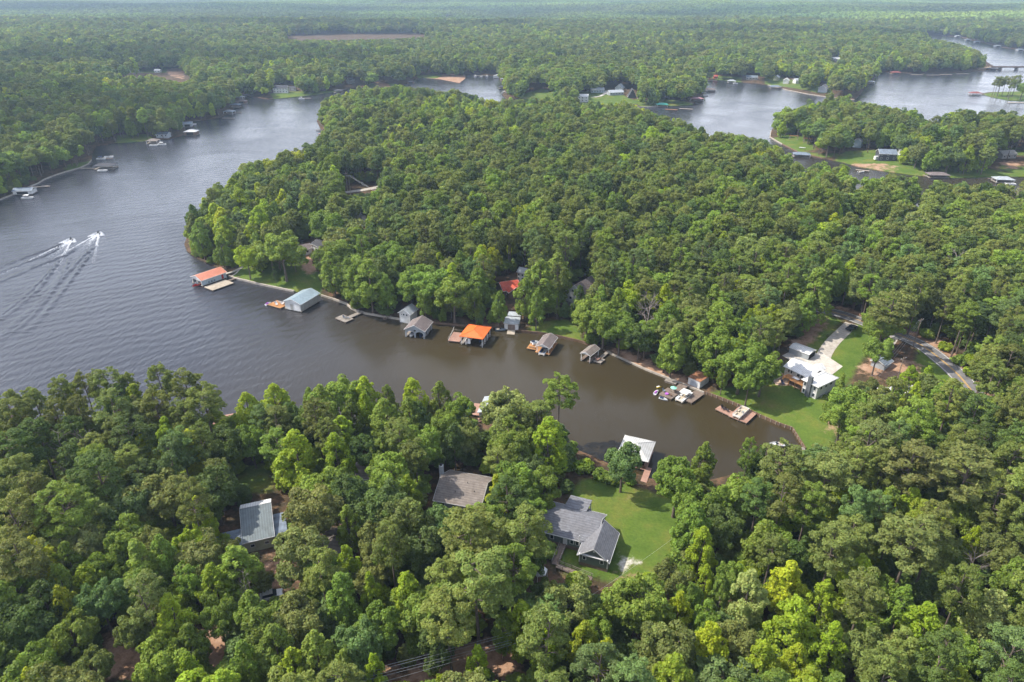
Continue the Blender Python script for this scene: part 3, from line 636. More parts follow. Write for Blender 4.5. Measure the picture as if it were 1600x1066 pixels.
# ------------------------------------------------------------------ the trees placed from the photograph
LIME, YEL, GRN, DRK, OLV, BLU, PIN, PAL = (.262,.352,.026), (.318,.375,.022), (.182,.262,.040), (.100,.155,.036), (.178,.212,.058), (.135,.205,.062), (.178,.220,.050), (.26,.315,.10)
TINTS = dict(L=LIME, Y=YEL, G=GRN, D=DRK, O=OLV, B=BLU, P=PIN, W=PAL)
HAND = """
pine P 15 640 28|pine P 55 628 20|pine P 100 612 22|pine P 88 645 20|pine P 132 602 18|pine P 166 598 25|pine O 123 640 18|pine P 208 597 15|pine P 250 594 22|pine P 291 602 24|pine O 172 636 27|pine P 243 632 24|pine P 318 624 28|poplar W 357 618 11|gum L 388 645 26|pine D 60 680 30|pine D 20 702 35|pine D 205 675 32|dead O 98 705 24|dead O 138 700 20|pine D 152 738 36|pine P 30 740 32|pine P 48 770 30|gum Y 228 712 24|gum L 262 682 22|gum Y 302 705 28|oak D 350 690 28|oak O 258 770 44|oak D 332 762 36|gum L 312 808 24|pine P 25 805 36|pine G 97 790 38|oak W 165 797 32|oak G 207 818 24|gum L 432 632 28|gum L 466 605 14|gum G 492 615 16|oak G 538 612 30|gum L 578 600 24|gum G 616 598 17|gum L 653 608 24|gum G 602 655 28|gum G 640 652 26|oak G 492 655 30|oak D 455 655 24|gum G 688 625 22|gum L 462 712 36|gum L 526 712 28|oak G 502 762 34|oak D 545 772 32|oak G 612 740 36|oak D 602 792 38|oak G 654 694 30|oak O 487 800 42|oak D 568 700 24|oak G 718 640 24|oak W 792 634 32|oak G 796 690 36|gum L 858 692 36|oak O 728 682 22|oak G 692 668 24|pine G 878 607 28|oak B 974 718 28|gum G 1100 720 20|oak G 1060 748 38|oak G 806 752 34|gum Y 776 772 20|oak G 848 758 28|gum D 710 690 22|gum D 655 655 22
pine P 735 832 50|pine P 820 828 40|pine P 745 905 52|pine P 700 955 42|pine G 800 885 34|gum D 838 866 16|oak O 885 941 40|oak G 998 935 44|gum L 815 975 30|gum L 852 1005 28|gum L 912 1005 28|gum Y 946 1030 24|oak G 930 985 26|oak O 1048 905 26|gum Y 1060 958 24|gum G 1082 826 34|gum L 1095 858 26|oak D 1130 820 28|oak O 1045 1015 46|gum Y 1110 1010 34|oak O 1155 1000 32|gum W 1168 930 34|gum G 1190 850 30|oak G 1140 905 26|gum Y 1228 915 34|gum L 1238 975 40|gum L 1282 940 28|pine O 1304 852 34|gum L 1352 852 24|pine O 1425 842 46|oak W 1480 856 20|dead O 1522 888 20|gum Y 1518 850 16|oak O 1548 842 28|oak O 1568 868 28|gum L 1340 905 32|oak G 1375 925 26|gum G 1408 948 24|gum L 1438 985 38|gum G 1512 922 28|gum W 1548 962 38|gum G 1582 905 26|oak O 1350 1015 34|oak G 1520 1022 28|pine B 1580 1020 38|gum L 1298 1010 30|gum L 1185 1040 34|oak G 1450 1045 30|oak O 1400 1020 24|gum Y 1240 1040 28
oak G 1340 640 36|oak G 1318 650 26|gum L 1403 652 20|oak G 1432 668 30|gum G 1462 630 26|oak G 1500 652 28|oak G 1550 645 34|gum G 1582 622 26|pine O 1362 692 40|pine O 1425 722 42|pine P 1338 722 30|pine O 1225 722 38|pine O 1292 742 38|pine O 1512 735 46|pine P 1582 725 34|gum L 1305 795 32|gum L 1232 790 27|gum G 1385 795 28|gum L 1422 795 26|gum L 1578 785 34|oak G 1455 700 28|gum L 1490 698 22|oak G 1555 700 32|oak D 1178 720 18|pine G 1170 705 13|oak G 1265 805 26|oak G 1165 770 34|gum G 1125 790 24|oak G 1210 850 28|oak D 1250 870 26|oak D 1460 780 26|oak G 1500 800 26
pine O 30 872 36|oak W 130 850 32|gum G 110 880 24|oak G 190 846 32|oak O 240 852 28|oak O 316 870 33|oak O 362 864 18|oak G 160 885 26|gum G 30 925 34|gum G 98 915 26|oak B 155 935 32|pine O 225 930 32|gum L 272 970 36|oak D 30 985 44|oak G 110 990 32|oak G 250 1032 36|dead O 385 920 14|gum G 395 960 30|gum L 300 1055 26|gum G 385 1040 30|oak O 470 862 42|gum L 545 882 22|oak O 588 842 26|gum G 605 865 26|oak B 652 856 30|gum G 535 935 34|gum L 580 925 20|gum L 636 932 32|oak G 592 975 32|oak O 462 965 38|gum G 432 1015 36|gum G 495 1025 34|oak B 562 1010 38|gum D 680 1000 30|gum L 585 1052 20|gum L 746 1040 21|gum G 786 985 20|gum G 540 1050 26|oak G 300 900 26|oak O 210 985 26|oak G 340 960 26|oak G 60 1040 34|oak O 140 1045 28
gum G 310 372 18|gum D 303 340 15|oak L 385 402 16|oak G 440 388 32|gum L 352 365 22|gum G 330 395 16|gum L 405 345 20|gum L 375 318 22|oak G 345 305 20|oak B 455 300 22|gum G 480 330 22|oak G 505 350 24|oak G 530 395 24|gum G 502 430 24|gum G 530 450 24|gum G 572 445 30|gum D 600 430 26|gum G 592 465 18|oak G 672 440 28|oak G 700 470 28|gum G 655 480 14|gum G 748 445 22|gum G 776 484 13|gum G 845 440 32|gum G 838 478 16|gum G 870 425 26|shrub G 879 489 8|shrub G 832 503 6|shrub O 898 500 7|oak G 915 490 26|oak G 945 495 28|shrub G 925 527 14|oak G 970 510 24|oak D 985 535 20|dead O 1012 485 22|gum G 1042 500 26|gum G 1052 545 24|gum G 1030 555 14|gum G 1122 545 30|oak G 1162 560 34|oak G 1195 572 26|oak G 1172 592 20|gum G 1122 592 12|gum G 1095 530 24|oak O 1188 465 28|oak O 1228 490 22|gum G 1275 455 34|pine O 1398 478 32|oak G 1383 505 28|oak G 1374 545 20|poplar G 1314 600 8|oak G 1322 625 20|gum L 1418 600 20|oak O 1455 612 26|shrub L 1430 508 12|shrub G 1450 520 12|shrub L 1478 540 12|shrub G 1502 562 12|shrub L 1520 580 12|dead O 1415 347 9|dead O 1490 412 18|dead O 1090 326 8|dead O 1590 310 13|oak O 420 300 9|oak G 1175 520 24|gum G 1120 500 26|gum G 1300 430 26|shrub G 912 728 16|shrub G 938 740 14|gum G 545 428 20|poplar D 414 438 5|oak G 640 440 24|gum G 820 460 20|gum D 905 470 16|oak G 610 400 26|oak G 1010 520 20|oak G 1075 500 24|oak G 1020 440 26
gum G 1398 618 14|gum L 1428 622 16|gum L 1445 598 16|oak G 1088 790 30|shrub G 985 750 10|shrub G 958 748 13|gum G 1125 925 18|oak G 1075 935 20|oak G 1100 970 22|gum L 1100 912 18|gum G 545 820 22|oak G 500 890 26|gum G 590 735 16|oak G 540 755 20
pine P 1538 128 6|pine P 1548 130 5|pine P 1557 127 6|pine P 1566 126 6|pine P 1573 125 6|pine P 1582 126 7|pine P 1590 124 7|pine P 1578 132 6|oak G 1600 138 10|pine D 1520 118 1
"""
FR = {'oak': .66, 'gum': .60, 'pine': .78, 'poplar': .58, 'shrub': .5, 'dead': .65}
trees = []      # kind, x, y, z, r, H, tint, yaw, hand
for ln in HAND.replace('\n', '|').split('|'):
    w = ln.split()
    if len(w) != 5 or float(w[4]) < 2: continue
    kd, tk = w[0], w[1]; px, py, rp = map(float, w[2:])
    H = {'oak': 16, 'gum': 18, 'pine': 23, 'poplar': 12, 'shrub': 2.5, 'dead': 20}[kd]
    for _ in range(3):
        p = at(px, py, H * FR[kd]); dep = project([p.x, p.y, p.z + H * FR[kd]])[2]; r = rp * dep / FPX
        H = {'oak': 8 + 1.75 * r, 'gum': 9.5 + 1.9 * r, 'pine': 15 + 1.7 * r, 'poplar': 6 + 2.4 * r, 'shrub': 1.4 * r, 'dead': 13 + 1.9 * r}[kd]
    if shore_dist([[p.x, p.y]])[0] < .5:      # keep the foot on land
        for _ in range(40):
            e = .5; g0 = shore_dist([[p.x, p.y]])[0]
            if g0 > .8: break
            gx = shore_dist([[p.x + e, p.y]])[0] - g0; gy = shore_dist([[p.x, p.y + e]])[0] - g0; L = math.hypot(gx, gy) + 1e-6
            p.x += gx / L; p.y += gy / L
    tc_ = np.array(TINTS[tk]) * rng.uniform(.85, 1.15) * rng.uniform(.94, 1.06, 3)
    trees.append([kd, p.x, p.y, hz(p.x, p.y), r, H, tc_, rng.uniform(0, 6.28), 1, tk])
HP = np.array([[t[1], t[2], t[4]] for t in trees])
# ------------------------------------------------------------------ the rest of the wood, by jittered grid in bands of distance
def field(y0, y1, s, half, seed):
    g = np.random.default_rng(seed); X, Y = np.meshgrid(np.arange(-half, half, s), np.arange(y0, y1, s * .87))
    X[::2] += s / 2; P = np.stack([X.ravel(), Y.ravel()], 1) + g.uniform(-.36, .36, (X.size, 2)) * s
    return P[np.abs(P[:, 0]) < P[:, 1] * .86 + 40]
allP = []
for y0, y1, s in ((38, 420, 6.7), (420, 900, 7.7), (900, 1500, 9.6), (1500, 2300, 11.5)):
    P = field(y0, y1, s, y1 * .9 + 40, int(y0)); d = shore_dist(P); P = P[d > 2.0]
    W3 = np.column_stack([P, heights(P) + 12]); q = project(W3); P = P[(q[:, 0] > -130) & (q[:, 0] < 1730) & (q[:, 1] < 1260)]
    allP.append((P, s))
nearlist = []
for P, s in allP:
    n = len(P); g = np.random.default_rng(int(s * 100)); X, Y = P[:, 0], P[:, 1]
    sp = vnoise(X, Y, 45, 11) * .6 + vnoise(X, Y, 160, 12) * .4 + g.uniform(-.26, .26, n)
    q = project(np.column_stack([P, np.full(n, 12.)]))
    pinezone = ((q[:, 0] > 760) & (q[:, 1] > 190) & (q[:, 1] < 470)) | ((q[:, 0] > 1380) & (q[:, 1] > 280) & (q[:, 1] < 600))
    sp += np.where(pinezone, .20, 0)
    kd = np.where(sp > .56, 2, np.where(sp > .40, 0, 1))
    r = np.where(kd == 2, g.uniform(3.3, 4.8, n), np.where(kd == 0, g.uniform(3.6, 6.4, n), g.uniform(2.9, 5.3, n))) * (1 + (s - 7) * .085)
    H = np.where(kd == 2, 14.5 + 1.6 * r, np.where(kd == 0, 7.5 + 1.8 * r, 8.5 + 2.0 * r)) * g.uniform(.78, 1.16, n) * (.9 + .22 * vnoise(X, Y, 70, 41))
    keepm = ~blocks_view(X, Y, r, H, kd)
    if s < 7.5:
        for hx, hy, hr in HP: keepm &= np.hypot(X - hx, Y - hy) > (hr + r) * .56
    pal = [GRN, GRN, BLU, DRK, OLV, LIME, YEL]
    pr = np.array([[.20,.10,.10,.12,.38,.07,.03], [.30,.14,.08,.08,.08,.24,.08], [.06,.05,.06,.10,.30,.0,.0]]); pr[2] = [.10,.08,.10,.14,.58,.0,.0]
    tint = np.zeros((n, 3))
    for k in range(3):
        c = np.where(kd == k)[0]; ch = g.choice(7, len(c), p=pr[k] / pr[k].sum()); tint[c] = np.array([PIN if (k == 2 and j == 4) else pal[j] for j in ch]).reshape(-1, 3)
    tint *= g.uniform(.76, 1.22, (n, 1)) * g.uniform(.95, 1.05, (n, 3)) * (1.0 + .30 * (vnoise(X, Y, 220, 21) - .5))[:, None]
    fresh = (q[:, 0] > 950) & (q[:, 1] > 760) & (g.uniform(size=n) < .5) & (kd != 2); tint[fresh] = tint[fresh] * .35 + np.array(LIME) * .65 * np.array([1.1, 1.05, .9])
    gz = heights(P); yaw = g.uniform(0, 6.28, n)
    for i in np.where(keepm)[0]:
        nearlist.append((int(kd[i]), X[i], Y[i], gz[i], r[i], H[i], tint[i], yaw[i]))
KN = ['oak', 'gum', 'pine']
# the ones that show largest become trees of their own
cand = []
for i, (k, x, y, z, r, H, tn, yw) in enumerate(nearlist):
    if y > 420: continue
    q = project([x, y, z + H * .7])
    if -20 < q[0] < 1620 and 0 < q[1] < 1085: cand.append((-(r / q[2]), i))
cand.sort(); hand_in = [t for t in trees]
room = 300 - sum(1 for t in trees if t[0] != 'shrub')
own = {i for _, i in cand[:room]}
for i in sorted(own):
    k, x, y, z, r, H, tn, yw = nearlist[i]; 
    key = min(TINTS, key=lambda q_: float(np.abs(np.array(TINTS[q_]) / sum(TINTS[q_]) - tn / tn.sum()).sum() * 3 + abs(sum(TINTS[q_]) - tn.sum())))
    trees.append([KN[k], x, y, z, r, H, tn, yw, 0, key])
print('own trees', len(trees), 'wood', len(nearlist) - len(own))

# low understory that closes the floor of the near wood
P = field(38, 460, 4.6, 460, 77); d = shore_dist(P); P = P[d > 1.2]; q = project(np.column_stack([P, heights(P) + 3])); P = P[(q[:, 0] > -80) & (q[:, 0] < 1680) & (q[:, 1] < 1160) & (q[:, 1] > 200)]
P = P[(patch_sdf(P, LAWNS) < -1.0) & (patch_sdf(P, SOIL) < 0) & (seg_dist(P, road_l[::4], False) > 5.5)]
n = len(P); g = np.random.default_rng(78); ur = g.uniform(1.7, 3.1, n); uh = g.uniform(3.5, 8.5, n); ok = ~blocks_view(P[:, 0], P[:, 1], ur, uh, None)
hsp = np.array([unproj(x_, y_, 3) for x_, y_ in ((715, 765), (410, 815), (525, 850), (565, 735), (900, 815), (1105, 945), (800, 445), (905, 455), (485, 382), (1415, 608), (1378, 562), (366, 828), (1169, 510), (1214, 464), (1250, 545))])
for hx, hy in hsp: ok &= np.hypot(P[:, 0] - hx, P[:, 1] - hy) > 8.5
P = P[ok]; ur = ur[ok]; uh = uh[ok]; under = list(zip(P[:, 0], P[:, 1], heights(P), ur, uh))
# forest object: points with kind / scale / yaw / tint, instanced by geometry nodes
pos = []; idx = []; scl = []; rot = []; tnt = []
g = np.random.default_rng(5)
for i, (k, x, y, z, r, H, tn, yw) in enumerate(nearlist):
    if i in own: continue
    dist = math.hypot(x, y); lod = 0 if dist < 300 else (1 if dist < 800 else 2); kd = KN[k]; R0, H0 = KINDS_[kd]
    pos.append((x, y, z - .1)); idx.append(random.choice(LOD[(kd, lod)])); scl.append((r / R0, r / R0, H / H0)); rot.append(yw); tnt.append(tn)
for x, y, z, r, H in under:
    kd = random.choice(['oak', 'gum']); R0, H0 = KINDS_[kd]
    pos.append((x, y, z - .6)); idx.append(random.choice(LOD[(kd, 1)])); scl.append((r / R0, r / R0, H / H0)); rot.append(random.uniform(0, 6.28)); tnt.append(np.array(random.choice([GRN, DRK, GRN, BLU, OLV, LIME])) * random.uniform(.75, 1.05))
Pf = []
for y0, y1, s in ((2300, 5200, 62), (5200, 15500, 74)):
    X, Y = np.meshgrid(np.arange(-y1 * .88, y1 * .88, s), np.arange(y0, y1, s)); P = np.stack([X.ravel(), Y.ravel()], 1) + g.uniform(-6, 6, (X.size, 2))
    P = P[np.abs(P[:, 0]) < P[:, 1] * .84 + 60]; Pf.append(P[shore_dist(P) > 42])
Pf = np.vstack(Pf); q = project(np.column_stack([Pf, heights(Pf) + 10])); Pf = Pf[~np.any([in_poly(q[:, :2], v) for v in VISP], axis=0)]; zf = heights(Pf)
st_ = vnoise(Pf[:, 0], Pf[:, 1] * .8, 330, 31); st2 = vnoise(Pf[:, 0] + 5e3, Pf[:, 1] * .6, 900, 35); kp = vnoise(Pf[:, 0], Pf[:, 1] * .5, 240, 36) < .86
tf = np.array([.165, .245, .060])[None] * (0.42 + .75 * st_ + .55 * (st2 > .5) * st2)[:, None]
yl = vnoise(Pf[:, 0], Pf[:, 1], 260, 33)[:, None]; tf = tf * (1 + (yl - .5) * np.array([.5, .2, -.2]))
for i in np.where(kp)[0]:
    pos.append((Pf[i, 0], Pf[i, 1], zf[i] - 1)); idx.append(random.choice(PATCH)); scl.append((1, 1, .72 + .62 * st_[i])); rot.append(random.choice([0, 1.5708, 3.1416, 4.7124])); tnt.append(tf[i])
fm_ = bpy.data.meshes.new('forest'); fm_.vertices.add(len(pos)); fm_.vertices.foreach_set('co', np.array(pos, np.float32).ravel())
a = fm_.attributes.new('idx', 'INT', 'POINT'); a.data.foreach_set('value', np.array(idx, np.int32))
a = fm_.attributes.new('scl', 'FLOAT_VECTOR', 'POINT'); a.data.foreach_set('vector', np.array(scl, np.float32).ravel())
a = fm_.attributes.new('yaw', 'FLOAT', 'POINT'); a.data.foreach_set('value', np.array(rot, np.float32))
a = fm_.attributes.new('tint', 'FLOAT_COLOR', 'POINT'); a.data.foreach_set('color', np.column_stack([np.array(tnt), np.ones(len(tnt))]).astype(np.float32).ravel())
forest = link_obj('forest', fm_, [LEAF]); tag(forest, 'continuous mixed pine and hardwood forest around the lake', kind='stuff')
ng = bpy.data.node_groups.new('plant_forest', 'GeometryNodeTree')
ng.interface.new_socket('Geometry', in_out='INPUT', socket_type='NodeSocketGeometry'); ng.interface.new_socket('Geometry', in_out='OUTPUT', socket_type='NodeSocketGeometry')
gi = ng.nodes.new('NodeGroupInput'); go = ng.nodes.new('NodeGroupOutput'); iop = ng.nodes.new('GeometryNodeInstanceOnPoints'); ci = ng.nodes.new('GeometryNodeCollectionInfo')
ci.inputs['Collection'].default_value = fcol; ci.inputs['Separate Children'].default_value = True; ci.inputs['Reset Children'].default_value = True
def na(nm, ty):
    x = ng.nodes.new('GeometryNodeInputNamedAttribute'); x.data_type = ty; x.inputs['Name'].default_value = nm; return x
ai, asl, ay = na('idx', 'INT'), na('scl', 'FLOAT_VECTOR'), na('yaw', 'FLOAT')
cx = ng.nodes.new('ShaderNodeCombineXYZ'); e2r = ng.nodes.new('FunctionNodeEulerToRotation')
def outp(n): return [o for o in n.outputs if o.enabled][0]
ng.links.new(gi.outputs[0], iop.inputs['Points']); ng.links.new(ci.outputs[0], iop.inputs['Instance']); iop.inputs['Pick Instance'].default_value = True
ng.links.new(outp(ai), iop.inputs['Instance Index']); ng.links.new(outp(asl), iop.inputs['Scale']); ng.links.new(outp(ay), cx.inputs['Z'])
ng.links.new(cx.outputs[0], e2r.inputs[0]); ng.links.new(e2r.outputs[0], iop.inputs['Rotation']); ng.links.new(iop.outputs[0], go.inputs[0])
md = forest.modifiers.new('plant', 'NODES'); md.node_group = ng
# ------------------------------------------------------------------ individual trees with their labels
LANDMARKS = [   # photo pixel, words
 (905,815,'grey L-shaped house'), (715,755,'brown roofed chimney house'), (410,810,'green grey roofed house'), (995,705,'pale hipped boathouse'),
 (1262,590,'white roofed house'), (1330,512,'parked pickup'), (1430,520,'roadside utility pole'), (330,432,'salmon roofed boathouse'), (472,466,'blue grey roofed boathouse'),
 (540,493,'L-shaped dock'), (652,508,'brown roofed boathouse'), (742,522,'orange roofed boathouse'), (797,445,'red roofed house'), (800,505,'flat roofed boathouse'),
 (905,452,'white gabled house'), (845,536,'mauve roofed boat slip'), (925,550,'small grey gabled boat cover'), (1090,597,'square white shed'), (1150,645,'pink dock'),
 (1244,698,'short grey pier'), (748,645,'red dock'), (350,655,'dock in the pines'), (526,848,'weathered brown roof'), (560,735,'small grey brown roof'),
 (1105,945,'pale weathered roof'), (690,1040,'power lines'), (485,382,'mauve roofed white cottage'), (1382,245,'dark house by the creek'), (1565,125,'grass spit'),
 (1415,605,'half hidden white roof'), (840,897,'white canopy'), (1590,1000,'lower right corner'), (20,1000,'lower left corner'), (20,740,'left edge wood'), (1585,740,'right edge wood'),
 (1215,480,'rust roofed shed'), (560,300,'lane on the point'), (250,700,'left shore pines'), (1250,930,'lower right wood'), (1400,760,'wood right of cove'), (250,900,'lower left wood'), (1000,820,'big lawn')]
CWORD = dict(L='lime green', Y='yellow green', G='mid green', D='dark green', O='olive green', B='blue green', P='grey green', W='pale green')
KWORD = dict(oak='round hardwood', gum='upright hardwood', pine='tall pine', poplar='slim young tree', shrub='low rounded shrub', dead='bare dead tree')
NAME = dict(oak='hardwood_tree', gum='upright_tree', pine='pine_tree', poplar='young_tree', shrub='shrub', dead='dead_tree')
def side(px, py):
    b_ = min(LANDMARKS, key=lambda l: math.hypot((l[0] - px), (l[1] - py) * 1.2)); dx, dy = px - b_[0], py - b_[1]
    if 'corner' in b_[2] or 'wood' in b_[2] or 'shore pines' in b_[2]: return ('near ' if 'corner' in b_[2] else 'in ') + b_[2]
    if abs(dx) > abs(dy) * 1.1: return ('right of ' if dx > 0 else 'left of ') + b_[2]
    return ('below ' if dy > 0 else 'above ') + b_[2]
lab = []
def kd_words(q, c_, t_): return len((c_ + ' ' + KWORD[t_[0]] + ' ' + side(q[0], q[1])).split())
for t_ in trees:
    q = project([t_[1], t_[2], t_[3] + t_[5] * FR[t_[0]]]); c_ = CWORD[t_[9]] if t_[0] != 'dead' else 'grey'
    size = t_[4]; sw = 'large ' if size > 5.4 else ('small ' if size < 3.4 else '')
    if kd_words(q, c_, t_) > 11: sw = ''
    base = (sw + (c_ + ' ' if t_[0] != 'dead' else '') + KWORD[t_[0]] + ' ' + side(q[0], q[1])).strip()
    lab.append([base, q[0], q[1]])
from collections import defaultdict
gr = defaultdict(list)
for i, l in enumerate(lab): gr[l[0]].append(i)
final = [None] * len(trees)
ORD = {2: ['left one of two', 'right one of two'], 3: ['leftmost of three', 'middle of three', 'rightmost of three'], 4: ['leftmost of four', 'second from left of four', 'third from left of four', 'rightmost of four']}
for k, ids in gr.items():
    ids.sort(key=lambda i: lab[i][1]); n = len(ids)
    for j, i in enumerate(ids):
        if n == 1: final[i] = k
        elif n in ORD: final[i] = k + ', ' + ORD[n][j]
        else:
            final[i] = k + ', ' + ('leftmost' if j == 0 else 'rightmost' if j == n - 1 else ['', 'second', 'third', 'fourth', 'fifth', 'sixth', 'seventh', 'eighth', 'ninth', 'tenth', 'eleventh', 'twelfth'][min(j, 11)] + ' from left') + ' of ' + str(n)
def spawn(t_, i):
    kd, x, y, z, r, H, tn, yw, hand, key = t_; R0, H0 = KINDS_[kd]; cm, tm = PROTO[kd][i % len(PROTO[kd])]
    s = (r / R0, r / R0, H / H0)
    if kd == 'dead':
        o = bpy.data.objects.new('dead_tree', tm); scene.collection.objects.link(o); root = o
    elif kd == 'shrub':
        o = bpy.data.objects.new('shrub', cm); scene.collection.objects.link(o); o['tint'] = [float(c) for c in tn]; root = o
    else:
        root = bpy.data.objects.new(NAME[kd], None); scene.collection.objects.link(root)
        c = bpy.data.objects.new('crown', cm); scene.collection.objects.link(c); c.parent = root; c['tint'] = [float(v) for v in tn]
        k = bpy.data.objects.new('trunk', tm); scene.collection.objects.link(k); k.parent = root
    root.location = (x, y, z - .05); root.rotation_euler = (0, 0, yw); root.scale = s
    tag(root, final[i], 'shrub' if kd == 'shrub' else 'tree', {'shrub': 'shrubs on the banks', 'dead': 'dead trees'}.get(kd, 'trees around the cove'))
for i, t_ in enumerate(trees): spawn(t_, i)
# ------------------------------------------------------------------ mesh builder
class MB:
    def __init__(self): self.v = []; self.f = []
    def add(self, v, f): o = len(self.v); self.v += [tuple(map(float, p)) for p in v]; self.f += [[i + o for i in q] for q in f]; return self
    def box(self, x0, x1, y0, y1, z0, z1):
        return self.add([(x, y, z) for z in (z0, z1) for y in (y0, y1) for x in (x0, x1)], [(0, 2, 3, 1), (4, 5, 7, 6), (0, 1, 5, 4), (2, 6, 7, 3), (0, 4, 6, 2), (1, 3, 7, 5)])
    def prism(self, poly, z0, z1):
        n = len(poly); return self.add([(x, y, z0) for x, y in poly] + [(x, y, z1) for x, y in poly], [list(range(n))[::-1], list(range(n, 2 * n))] + [(i, (i + 1) % n, n + (i + 1) % n, n + i) for i in range(n)])
    def slab(self, q, th=.14):
        """quad (4 points) with thickness downward"""
        q = [tuple(p) for p in q]; n = len(q); return self.add([(x, y, z - th) for x, y, z in q] + q, [list(range(n))[::-1], list(range(n, 2 * n))] + [(i, (i + 1) % n, n + (i + 1) % n, n + i) for i in range(n)])
    def cyl(self, a, b, r, s=8, r2=None):
        v, f = tube_geo([a, b], [r, r if r2 is None else r2], s); n = len(self.v); self.add(v, f + [list(range(s))[::-1], list(range(s, 2 * s))]); return self
    def build(self, name, m, parent=None, smooth=False):
        me = bpy.data.meshes.new(name); me.from_pydata(self.v, [], self.f); me.update(); me.materials.append(m)
        if smooth: me.polygons.foreach_set('use_smooth', np.ones(len(me.polygons), bool))
        o = bpy.data.objects.new(name, me); scene.collection.objects.link(o)
        if parent: o.parent = parent
        return o
def thing(name, label, cat, loc, yaw=0, group=None):
    o = bpy.data.objects.new(name, None); scene.collection.objects.link(o); o.location = (loc[0], loc[1], loc[2] if len(loc) > 2 else 0.0); o.rotation_euler = (0, 0, R(yaw)); return tag(o, label, cat, group)
